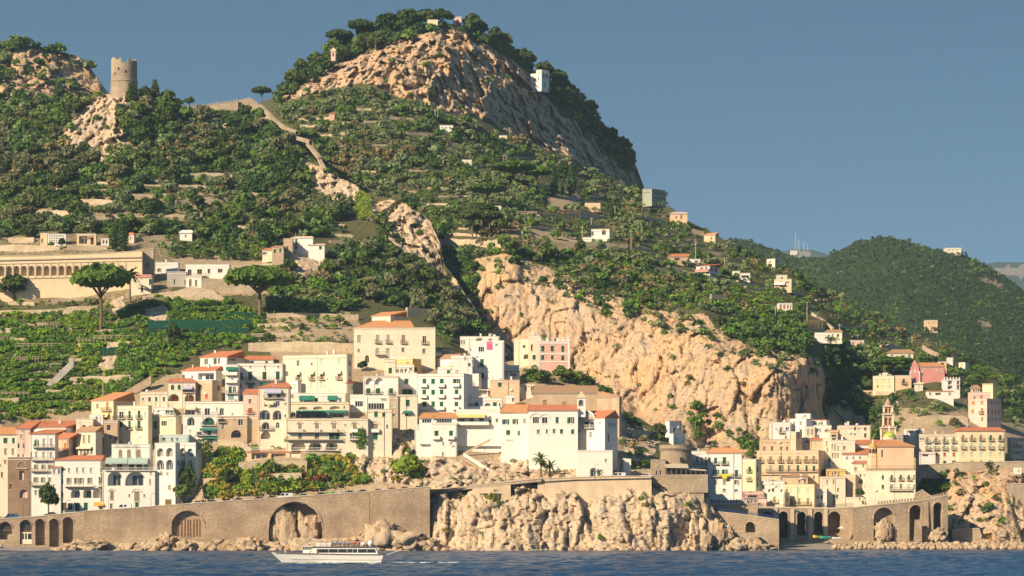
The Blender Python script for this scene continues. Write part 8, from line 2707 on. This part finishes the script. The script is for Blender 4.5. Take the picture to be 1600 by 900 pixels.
# ------------------------------------------------------------------ people
skin_c = {'skin': (0.50,0.30,0.21),'shirt_white': (0.75,0.73,0.70),'shirt_red': (0.60,0.07,0.06),'shirt_blue': (0.06,0.12,0.34),'shirt_dark': (0.06,0.06,0.07),'trouser_dark': (0.05,0.055,0.08),'trouser_tan': (0.36,0.28,0.18),'hair_dark': (0.04,0.025,0.018)}
for k_,c_ in skin_c.items():
  plain_mat(k_,c_,.75,.1,6)


def skin_mesh(name,verts,edges,radii,mat,root=0,sub=1):
  me = bpy.data.meshes.new(name)
  me.from_pydata(verts,edges,[])
  o = bpy.data.objects.new(name,me)
  COL.objects.link(o)
  md = o.modifiers.new('s','SKIN')
  for i,r_ in enumerate(radii):
    me.skin_vertices[0].data[i].radius = (r_,r_)
  me.skin_vertices[0].data[root].use_root = True
  sb_ = o.modifiers.new('d','SUBSURF')
  sb_.levels = sub
  dg = bpy.context.evaluated_depsgraph_get()
  dg.update()
  out = bpy.data.meshes.new_from_object(o.evaluated_get(dg))
  bpy.data.objects.remove(o)
  out.name = name
  out.materials.clear()
  out.materials.append(MATS[mat])
  return out


PM = {}
def person_meshes(pose):
  if pose in PM:
    return PM[pose]
  if pose == 'stand':
    J = [(0,0,.92),(0,0,1.15),(0,0,1.40),(0,0,1.50),(0,-.01,1.60),(0,-.01,1.70),(-.17,0,1.40),(-.22,.02,1.14),(-.22,-.06,.90),(.17,0,1.40),(.23,.02,1.14),(.22,-.08,.92),(-.09,0,.86),(-.10,-.03,.47),(-.10,.02,.06),(-.10,-.12,.03),(.09,0,.86),(.11,.03,.47),(.11,.06,.06),(.11,-.08,.03)]
  else:
    J = [(0,0,.46),(0,.02,.70),(0,.02,.95),(0,.02,1.05),(0,.0,1.15),(0,.0,1.25),(-.17,.02,.95),(-.22,.0,.70),(-.16,-.22,.58),(.17,.02,.95),(.22,.0,.70),(.14,-.24,.58),(-.09,-.04,.46),(-.11,-.44,.47),(-.11,-.46,.06),(-.11,-.58,.03),(.09,-.04,.46),(.11,-.44,.47),(.11,-.46,.06),(.11,-.58,.03)]
  E = [(0,1),(1,2),(2,3),(3,4),(4,5),(2,6),(6,7),(7,8),(2,9),(9,10),(10,11),(0,12),(12,13),(13,14),(14,15),(0,16),(16,17),(17,18),(18,19)]
  rad = [.13,.12,.14,.055,.095,.085,.065,.045,.035,.065,.045,.035,.09,.06,.042,.035,.09,.06,.042,.035]
  body = skin_mesh('body',J,E,rad,'skin')
  sh = [0,1,2,6,7,9,10]
  mp_ = {v_: k for k,v_ in enumerate(sh)}
  shirt = skin_mesh('shirt',[J[k] for k in sh],[(mp_[a],mp_[c]) for a,c in E if a in mp_ and c in mp_],[rad[k] + .025 for k in sh],'shirt_white')
  tr = [0,12,13,14,16,17,18]
  mp_ = {v_: k for k,v_ in enumerate(tr)}
  trs = skin_mesh('trousers',[J[k] for k in tr],[(mp_[a],mp_[c]) for a,c in E if a in mp_ and c in mp_],[rad[k] + .022 for k in tr],'trouser_dark')
  hb_ = MB()
  hx,hy,hz = J[5]
  hb_.lathe((hx,hy + .02,hz - .05),[(.105,0),(.115,.05),(.09,.11),(.03,.15)],10)
  hair = hb_.mesh('hair','hair_dark',True)
  PM[pose] = (body,shirt,trs,hair)
  return PM[pose]


def recolor(me,mat):
  key = ('rc',me.name,mat)
  if key not in MESH:
    c = me.copy()
    c.materials.clear()
    c.materials.append(MATS[mat])
    MESH[key] = c
  return MESH[key]


def person(loc,rz,pose,shirt,trou,label,group=None):
  e = tag(empty('person',loc,rz),label,'person',group)
  bo,sh,tr,ha = person_meshes(pose)
  link('body',bo,e)
  link('shirt',recolor(sh,shirt),e)
  link('trousers',recolor(tr,trou),e)
  link('hair',ha,e)
  return e


random.seed(21)
fl = fer.location
for k in range(17):
  x = 520 + k * 2.6
  sh = 'shirt_red' if k > 10 else ('shirt_white' if k % 3 else 'shirt_blue')
  lb = 'passenger in red seated on the open upper deck of the ferry' if sh == 'shirt_red' else ('passenger in white seated on the open upper deck of the ferry' if sh == 'shirt_white' else 'passenger in blue seated on the open upper deck of the ferry')
  person((fl.x + BX(x),YB - 1.9 + .5 * (k % 3),zd + .005),random.uniform(-.5,.5),'sit',sh,'trouser_tan',lb,lb.replace('passenger','passengers'))
for k in range(4):
  b = MB()
  x0,x1 = BX(519 + k * 11.5),BX(529 + k * 11.5)
  for y in (-1.6,):
    b.box(x0,x1,y,y + 1.3,zd + .30,zd + .36)
    b.box(x0,x1,y + 1.3,y + 1.36,zd + .36,zd + .9)
  b.box(x0 + .1,x0 + .2,-1.5,-.4,zd + .004,zd + .3)
  b.box(x1 - .2,x1 - .1,-1.5,-.4,zd + .004,zd + .3)
  obj('bench',b,'boat_grey',fer)
pts = [(4,'shirt_blue','person in blue standing on the small beach under the arched wall'),(1.2,'shirt_white','person in a white shirt standing at the edge of the small beach')]
for px,sh,lb in pts:
  p = P(px,859,893)
  person((p.x,893,.35),.4,'stand',sh,'trouser_dark',lb)
for k in range(9):
  px = (1112,1123,1131,1142,1151,1160,1168,1174,1180)[k]
  Yp = 923.4
  p = P(px,788,921.5)
  person((P(px,788,Yp).x,Yp,p.z + .02),random.uniform(0,6),'stand',('shirt_dark','shirt_blue','shirt_white')[k % 3],'trouser_dark','person standing at the blue railing of the upper promenade','people along the upper promenade')
for k,px in enumerate((1182,1188,1190.5,1229,1231)):
  person((P(px,795,960).x,960,P(px,794,958).z + .02),random.uniform(0,6),'stand',('shirt_dark','shirt_red','shirt_white')[k % 3],'trouser_dark','person walking on the viaduct promenade','people walking on the viaduct promenade')

# ------------------------------------------------------------------ cars
plain_mat('tyre',(0.03,0.03,0.03),.8)
plain_mat('car_lamp',(0.7,0.68,0.6),.2,.05,2,0,.6)
for nm,c_ in (('car_white',(0.72,0.71,0.68)),('car_green',(0.16,0.30,0.24)),('car_dark',(0.04,0.045,0.055)),('car_blue',(0.06,0.11,0.20)),('car_silver',(0.42,0.44,0.46)),('car_plum',(0.09,0.05,0.07))):
  plain_mat(nm,c_,.28,.04,2,.1,.6)


def extrude_profile(pts,y0,y1,inset=0.0):
  b = MB()
  n = len(pts)
  i = b.add([(x,y0 + inset * (z > .75),z) for x,z in pts])
  b.add([(x,y1 - inset * (z > .75),z) for x,z in pts])
  b.f += [tuple(i + k for k in range(n)),tuple(i + n + k for k in reversed(range(n)))]
  b.f += [(i + (k + 1) % n,i + k,i + n + k,i + n + (k + 1) % n) for k in range(n)]
  return b


CARP = {}
def car(px,colr,label,van=False,rz=0.0,Y=904.2,z=None):
  z = road_z(px) if z is None else z
  e = tag(empty('parked_van' if van else 'parked_car',(P(px,780,Y).x,Y,z),rz),label,'van' if van else 'car')
  if van:
    prof = [(-2.3,.35),(-2.35,.95),(-1.75,1.15),(-1.15,1.95),(-.9,2.05),(2.3,2.05),(2.38,1.0),(2.35,.35)]
    glass = [(-1.6,1.18),(-1.12,1.86),(-.35,1.9),(-.35,1.18)]
    glass2 = [(.1,1.25),(.1,1.85),(.9,1.85),(.9,1.25)]
  else:
    prof = [(-2.0,.32),(-2.1,.7),(-1.95,.82),(-1.05,.95),(-.45,1.42),(-.2,1.47),(.9,1.45),(1.55,1.02),(2.0,.95),(2.08,.6),(2.02,.32)]
    glass = [(-.9,.97),(-.42,1.37),(.18,1.4),(.18,.97)]
    glass2 = [(.26,.97),(.26,1.4),(.88,1.37),(1.35,1.0)]
  key = ('car',van,colr)
  body = cached(key,lambda: extrude_profile(prof,-.85,.85,.1).mesh('body',colr))
  bo = link('body',body,e)
  def gl():
    b = extrude_profile(glass,-.80,.80,0)
    return b.mesh('side_window','glass')
  def gm(pts,nm):
    b = MB()
    for s_ in (-1,1):
      y = s_ * .775 if not van else s_ * .775
      q = [(x,s_ * (.775 + .012),zz) for x,zz in pts]
      b.poly(q if s_ < 0 else q[::-1])
    return b.mesh(nm,'glass')
  link('side_window',cached(('cg1',van),lambda: gm(glass,'side_window')),e)
  link('side_window',cached(('cg2',van),lambda: gm(glass2,'side_window')),e)
  def wm():
    b = MB()
    n = 14
    i = b.add([(.33 * math.cos(2 * math.pi * k / n),-.1,.33 * math.sin(2 * math.pi * k / n)) for k in range(n)])
    b.add([(.33 * math.cos(2 * math.pi * k / n),.1,.33 * math.sin(2 * math.pi * k / n)) for k in range(n)])
    b.f += [tuple(i + k for k in range(n)),tuple(i + n + k for k in reversed(range(n)))] + [(i + (k + 1) % n,i + k,i + n + k,i + n + (k + 1) % n) for k in range(n)]
    return b.mesh('wheel','tyre')
  def rm():
    b = MB()
    n = 10
    b.poly([(.2 * math.cos(2 * math.pi * k / n),-.11,.2 * math.sin(2 * math.pi * k / n)) for k in range(n)])
    return b.mesh('rim','car_silver')
  for x in (-1.3,1.3):
    for y in (-.8,.8):
      w_ = link('wheel',cached('wheel',wm),e,(x,y,.33))
      if y < 0:
        link('rim',cached('rim',rm),w_)
  def lm():
    b = MB()
    b.box(-.03,.03,-.16,.16,-.08,.08)
    return b.mesh('headlight','car_lamp')
  for y in (-.6,.6):
    link('headlight',cached('lamp',lm),e,(-2.09 if not van else -2.34,y,.66 if not van else .8))
  return e


for px,c_,lb,van in ((446,'car_white','white delivery van parked on the shore road above the great arch',True),(473,'car_green','pale green car parked behind the white van',False),(501,'car_dark','dark car parked next to the green wheelie bins',False),(546,'car_blue','blue grey car just right of the grey wheelie bin',False),
            (566,'car_blue','blue car parked before the step in the sea wall',False),(590,'car_silver','silver car parked just past the step in the sea wall',False),(612,'car_dark','first dark car parked under the pale rock',False),(631,'car_dark','second dark car parked under the yellow green tree',False),(653,'car_dark','last dark car parked at the corner of the sea wall',False),
            (372,'car_dark','dark car parked by the vaulted cellar doors',False),(404,'car_plum','plum coloured car parked left of the white van',False),(424,'car_plum','plum coloured car bumper to bumper with the white van',False),(330,'car_dark','dark car parked near the little arched doorway',False),(308,'car_silver','silver car partly hidden by the bushes beyond the hotel',False),
            (18,'car_blue','blue van parked under the green awning near the beach',True),(80,'car_dark','dark car under the street tree',False),(110,'car_silver','silver car in front of the white hotel wing',False),(194,'car_white','white van unloading in front of the hotel arches',True),(966,'car_white','white minibus beside the convent gateway',True),(988,'car_dark','dark car next to the garden stair',False),(1008,'car_white','white car parked before the crenellated tower block',False)):
  car(px,c_,lb,van,random.uniform(-.05,.05),Y=905.0 if px < 700 else 912)
# wheelie bins
plain_mat('bin_green',(0.10,0.34,0.06),.5)
for px,m_,lb in ((511,'bin_green','green wheelie bin nearer to the dark car'),(519,'bin_green','green wheelie bin nearer to the grey bin'),(529,'boat_grey','grey wheelie bin between the green ones and the blue grey car')):
  e = tag(empty('wheelie_bin',(P(px,775,903.6).x,903.6,road_z(px))),lb,'bin')
  b = MB()
  b.hexa([(-.4,-.4,.1),(.4,-.4,.1),(.4,.4,.1),(-.4,.4,.1),(-.55,-.5,1.3),(.55,-.5,1.3),(.55,.5,1.3),(-.55,.5,1.3)])
  obj('body',b,m_,e)
  b = MB()
  b.hexa([(-.6,-.55,1.303),(.6,-.55,1.303),(.6,.55,1.303),(-.6,.55,1.303),(-.5,-.4,1.5),(.5,-.4,1.5),(.5,.4,1.5),(-.5,.4,1.5)])
  obj('lid',b,m_,e)

# ------------------------------------------------------------------ poles, masts, nets, pergolas
def pole(px,py,h,L,label,arms=1,Y=None,mat='stone_trim',w=.22):
  Y = float(L.Y(px,py)) - .6 if Y is None else Y
  sc = Y / F
  e = tag(empty('utility_pole',P(px,py,Y)),label,'pole')
  b = MB()
  b.tube([(0,0,-1),(0,0,h * sc)],[w * .7,w * .45],7)
  obj('pole',b,mat,e)
  for k in range(arms):
    b = MB()
    b.box(-.9,.9,-.06,.06,h * sc - .5 - .9 * k,h * sc - .38 - .9 * k)
    obj('crossarm',b,mat,e)
  return e
for px,py,h,L,lb in ((986,390,30,LB,'wooden pole at the end of the big tan wall'),(1087,412,36,LB,'tall pole with a crossarm among the vines'),(1132,420,18,LB,'pole on the vine terrace right of the villa'),(684,190,22,LB,'pair pole standing under the crag face'),(680,190,20,LB,'thinner pole of the pair under the crag face'),
           (595,182,14,LB,'thin pole on the first terrace below the crag'),(796,214,15,LB,'thin pole by the cream hut'),(961,338,16,LB,'concrete post on the garden terrace'),(910,374,20,LB,'post left of the white shed'),(1261,505,34,LB,'tall mast over the shaded ravine'),(1212,498,20,LB,'pole at the corner of the vines'),
           (1312,520,14,LB,'thin pole beside the cliff top house'),(1340,534,12,LB,'pole in the olives past the pink low house'),(1371,556,14,LB,'thin pole in the grey olives'),(161,622,40,LA,'thin white flagpole behind the cream house'),(806,300,14,LB,'short post in the upper garden'),(924,352,12,LB,'short post over the white cube house'),
           (1425,540,14,LB,'pole by the descending lane wall')):
  pole(px,py,h,L,lb)
for px,h in ((1243,30),(1248,20),(1256,16),(1262,14)):
  Ym = float(LE.Y(px,394)) - 30
  e = tag(empty('radio_mast',P(px,394,Ym)),'radio mast on the far blue mountain','mast','radio masts on the far mountain')
  b = MB()
  hh = h * Ym / F
  for s_ in (-1,1):
    b.bar((s_ * 3,0,-20),(s_ * .6,0,hh),.6)
  for k in range(7):
    z_ = hh * k / 7
    w_ = 3 - 2.4 * k / 7
    b.bar((-w_,0,z_),(w_ * .85,0,z_ + hh / 7),.4)
  obj('lattice',b,'boat_grey',e)
Ym = float(LE.Y(1240,396)) - 40
e = tag(empty('transmitter_house',P(1240,396,Ym)),'pale transmitter building under the radio masts','building')
b = MB()
b.box(-10,12,0,14,-10,9)
obj('wall',b,'cream_wall',e)
b = MB()
b.box(-11,13,-1,15,9.003,10.2)
obj('roof',b,'coping',e)

# lamps along the shore road
for k,px in enumerate((36,104,170,236,316,392,462,540,606,660,720,790,860,930)):
  Yl = YW + 1.0 if px < 672 else 904.2
  e = tag(empty('street_lamp',(P(px,780,Yl).x,Yl,road_z(px))),'slim street lamp along the shore road parapet','street lamp','street lamps along the shore road')
  b = MB()
  b.tube([(0,0,0),(0,0,4.2),(.2,-.1,4.6),(.8,-.3,4.75)],[.07,.05,.045,.04],6)
  obj('lamp_post',b,'iron',e)
  b = MB()
  b.box(.7,1.2,-.42,-.2,4.66,4.78)
  obj('lamp_head',b,'iron',e)

# shade nets over the lemon terraces
m,t,b_ = new_mat('net_green')
f_ = noise_fac(t,1.4,4)
t.links.new(mix(t,f_,(0.007,0.038,0.024),(0.014,0.075,0.045)),b_.inputs['Base Color'])
for lb,x0,x1,yt,yb in (('long dark green shade net over the lemon terrace',231,346,500,512),('smaller dark green shade net beside the second umbrella pine',347,402,488,494),('lowest dark green shade net over the garden wall',322,388,512,519),('greyer end of the long shade net',346,392,499,508),('short green shade net in the middle of the vines',156,196,543,549)):
  Ya = float(LA.Y((x0 + x1) / 2,yb + 2)) - 3.5
  dY = 3.0
  e = tag(empty('shade_net',P(x0,yb,Ya)),lb,'shade net')
  o0 = e.location
  n = 14
  b = MB()
  top,bot = [],[]
  for k in range(n + 1):
    px = x0 + (x1 - x0) * k / n
    w_ = .5 * math.sin(k * 1.9) + .9 * math.sin(k * .6)
    top.append(P(px,yt + w_,Ya + dY) - o0)
    bot.append(P(px,yb + w_ * .5,Ya) - o0)
  for k in range(n):
    md0,md1 = (top[k] + bot[k]) / 2 + Vector((0,0,-.2)),(top[k + 1] + bot[k + 1]) / 2 + Vector((0,0,-.2))
    b.poly([bot[k],bot[k + 1],md1,md0])
    b.poly([md0,md1,top[k + 1],top[k]])
    b.poly([bot[k] + Vector((0,.05,-1.6)),bot[k + 1] + Vector((0,.05,-1.6)),bot[k + 1],bot[k]])
  obj('net',b,'net_green',e)
  for k in range(0,n + 1,2):
    c = MB()
    c.bar(bot[k] + Vector((0,-.08,-3.2)),bot[k] + Vector((0,-.08,.1)),.12)
    obj('post',c,'wood',e)

# pergolas with poles
plain_mat('old_pole',(0.44,0.35,0.26),.9,.2,2)
def pergola(label,x0,x1,yb,h,L=None,n=9,mat='old_pole',rails=2):
  L = L or LA
  Ya = float(L.Y((x0 + x1) / 2,yb)) - 1.6
  sc = Ya / F
  e = tag(empty('pergola',P(x0,yb,Ya)),label,'pergola')
  w_ = (x1 - x0) * sc
  for k in range(n):
    for y in (0,2.4):
      c = MB()
      x = w_ * k / (n - 1)
      c.bar((x,y,-1.5),(x + random.uniform(-.1,.1),y,h * sc),.15)
      obj('post',c,mat,e)
  b = MB()
  for y in (-.1,2.5):
    for r_ in range(rails):
      z_ = h * sc - .12 - r_ * h * sc * .42
      b.bar((-.4,y,z_),(w_ + .4,y,z_ + random.uniform(-.15,.15)),.12)
  for k in range(n * 2):
    x = w_ * k / (n * 2 - 1)
    b.bar((x,-.3,h * sc + .06),(x,2.8,h * sc + .1),.09)
  obj('rail',b,mat,e)
  return e
for args in (('row of pale lemon poles under the tall vines on the left',58,92,511,8),('lemon poles above the long shade net',228,262,472,7),('lemon poles in the middle of the left vines',122,140,537,8),('weathered lemon pergola with slanting poles',28,88,545,9),('lower weathered lemon pergola on the left',22,60,565,8),
       ('lemon pergola over the tan terrace wall',146,218,533,9),('lemon poles at the left edge of the vines',-8,12,532,7),('lemon pergola beside the short green net',96,118,562,7),('small lemon pergola over the bottom vines',74,88,588,6),('grey lemon pergola at the very bottom left',-10,44,618,6),('lemon pergola right of the long net',378,410,529,7),('row of poles on the flowered garden wall',480,556,536,9)):
  pergola(*args)
for args in (('long dark pergola on the slope below the cypresses',845,906,336,8,LB,11,'wood'),('pale pergola frame left of the long dark one',782,838,336,6,LB,9),('small pergola frame in the upper olives',768,792,252,8,LB,5),('vine pergola with posts on the bright slope',984,1006,421,7,LB,6),('low vine pergola under the white villa',1076,1090,431,6,LB,4),('wooden pergola over the shaded ravine',1238,1285,507,7,LB,9,'wood')):
  pergola(*args)

# ------------------------------------------------------------------ boats, parasols and wreckage on the second beach
plain_mat('boat_blue',(0.05,0.16,0.36),.5)
plain_mat('boat_teal',(0.06,0.34,0.28),.5)
plain_mat('boat_yellow',(0.72,0.52,0.06),.5)
def rowboat(px,py,Y,m_,label,L_=4.6,rz=0.0):
  e = tag(empty('rowing_boat',P(px,py,Y),rz),label,'boat')
  b = MB()
  secs = []
  for k in range(9):
    u = k / 8
    w_ = .85 * math.sin(math.pi * min(1,.12 + u * .8)) ** .6
    if k == 0:
      w_ = .05
    x = (u - .5) * L_
    zt = .75 + .35 * (1 - u) ** 3
    secs.append([(x,-w_,zt),(x,-w_ * .7,.25),(x,0,.05),(x,w_ * .7,.25),(x,w_,zt),(x,w_ * .8,zt - .1),(x,0,.3),(x,-w_ * .8,zt - .1)])
  for s_ in secs:
    b.add(s_)
  for k in range(8):
    for j in range(8):
      b.f.append((k * 8 + j,(k + 1) * 8 + j,(k + 1) * 8 + (j + 1) % 8,k * 8 + (j + 1) % 8))
  b.f.append(tuple(range(8)))
  b.f.append(tuple(64 + j for j in reversed(range(8))))
  obj('hull',b,m_,e)
  for x in (-.8,.6):
    c = MB()
    c.box(x,x + .3,-.6,.6,.5,.56)
    obj('thwart',c,'wood',e)
rowboat(1292,842,946,'boat_teal','teal rowing boat pulled up under the viaduct')
rowboat(1279,841,948,'boat_yellow','yellow topped boat beached left of the teal one',4.2,.4)
rowboat(1304,843,946,'boat_white','white rowing boat at the end of the viaduct beach',4.2,-.3)
rowboat(1170,842,909.5,'boat_blue','blue and white boat lying on the stage under the ramp arch',3.6,.3)
for px,py,Yp,m_,lb in ((1246,809,955.5,'cream_cloth','closed cream parasol against the third viaduct arch'),(1315,834,950,'cream_cloth','white parasol on the beach below the last viaduct arch'),(216,692,938,'boat_white','white parasol on the hotel roof terrace')):
  e = tag(empty('parasol',P(px,py,Yp)),lb,'parasol')
  b = MB()
  b.tube([(0,0,-.5),(0,0,2.4)],[.04,.04],6)
  obj('parasol_pole',b,'iron',e)
  b = MB()
  b.lathe((0,0,1.75),[(1.35,0),(1.3,.08),(.6,.5),(.05,.75)],10)
  obj('canopy',b,m_,e)

# ------------------------------------------------------------------ painted names on the hotels
def sign(house,text,x0,x1,y0,y1,name='lettering',mat='dark_lettering'):
  cu = bpy.data.curves.new(name,'FONT')
  cu.body = text
  cu.size = 1.0
  cu.extrude = .02
  cu.align_x = 'LEFT'
  o = bpy.data.objects.new(name,cu)
  COL.objects.link(o)
  dg = bpy.context.evaluated_depsgraph_get()
  dg.update()
  me = bpy.data.meshes.new_from_object(o.evaluated_get(dg))
  bpy.data.objects.remove(o)
  me.materials.clear()
  me.materials.append(MATS[mat])
  xs = [v_.co.x for v_ in me.vertices]
  ys_ = [v_.co.y for v_ in me.vertices]
  sx = (house.fx(x1) - house.fx(x0)) / (max(xs) - min(xs))
  sy = (house.fz(y0) - house.fz(y1)) / (max(ys_) - min(ys_))
  lo = (min(xs),min(ys_))
  for v_ in me.vertices:
    x_,y_,z_ = v_.co
    v_.co = (house.fx(x0) + (x_ - lo[0]) * sx,-.03 - z_,house.fz(y1) + (y_ - lo[1]) * sy)
  return link(name,me,house.e)
sign(HC,'HOTEL MARINA RIVIERA',179,219,696.2,700.2)
sign(HV,'MARALI',595.5,604.5,622.4,626.2)

# ------------------------------------------------------------------ small things on walls and roofs
random.seed(77)
houses = [o for o in list(SC.objects) if o.type == 'EMPTY' and o.name.split('.')[0] in ('house','hotel') and o.location.y < 1060]
for e in houses:
  wl = [c for c in e.children if c.name.startswith('wall')]
  if not wl:
    continue
  bb = [Vector(c) for c in wl[0].bound_box]
  x1 = max(v_.x for v_ in bb)
  H_z = max(v_.z for v_ in bb)
  D_ = max(v_.y for v_ in bb)
  if x1 < 4:
    continue
  for k in range(random.choice((1,1,2))):
    b = MB()
    x = random.choice((.25,x1 - .3,x1 * random.uniform(.2,.8)))
    b.tube([(x,-.07,-4),(x,-.07,H_z - .3)],[.06,.06],5)
    obj('drainpipe',b,random.choice(('stone_trim','iron','coping')),e)
  if random.random() < .6:
    b = MB()
    x,y = random.uniform(.8,x1 - .8),random.uniform(1.5,max(2,D_ * .6))
    hh = random.uniform(1.6,3.0)
    b.bar((x,y,H_z - 1),(x,y,H_z + hh),.06)
    for j in range(4):
      b.bar((x - .5,y,H_z + hh - .1 - .22 * j),(x + .5,y,H_z + hh - .1 - .22 * j),.04)
    obj('aerial',b,'iron',e)
  if random.random() < .35:
    b = MB()
    x = random.uniform(.8,x1 - 1.6)
    z_ = H_z * random.uniform(.35,.8)
    b.box(x,x + .8,-.38,-.003,z_,z_ + .55)
    obj('air_conditioner',b,'white_trim',e)
  if random.random() < .35 and D_ > 5:
    b = MB()
    x = random.uniform(1.0,x1 - 1.2)
    b.lathe((x,1.6,H_z - .6),[(.55,0),(.55,1.3),(.3,1.5)],10)
    obj('water_tank',b,random.choice(('boat_grey','white_trim')),e)
# ------------------------------------------------------------------ the air over the bay
m = bpy.data.materials.new('haze')
m.use_nodes = True
t = m.node_tree
t.nodes.clear()
o_ = t.nodes.new('ShaderNodeOutputMaterial')
v_ = t.nodes.new('ShaderNodeVolumePrincipled')
v_.inputs['Color'].default_value = (0.50,0.72,0.95,1)
v_.inputs['Density'].default_value = 0.00005
v_.inputs['Anisotropy'].default_value = 0.0
t.links.new(v_.outputs[0],o_.inputs['Volume'])
b = MB()
b.box(-2500,3500,-200,10600,-6,1050)
kind(obj('haze',b,m),'stuff')
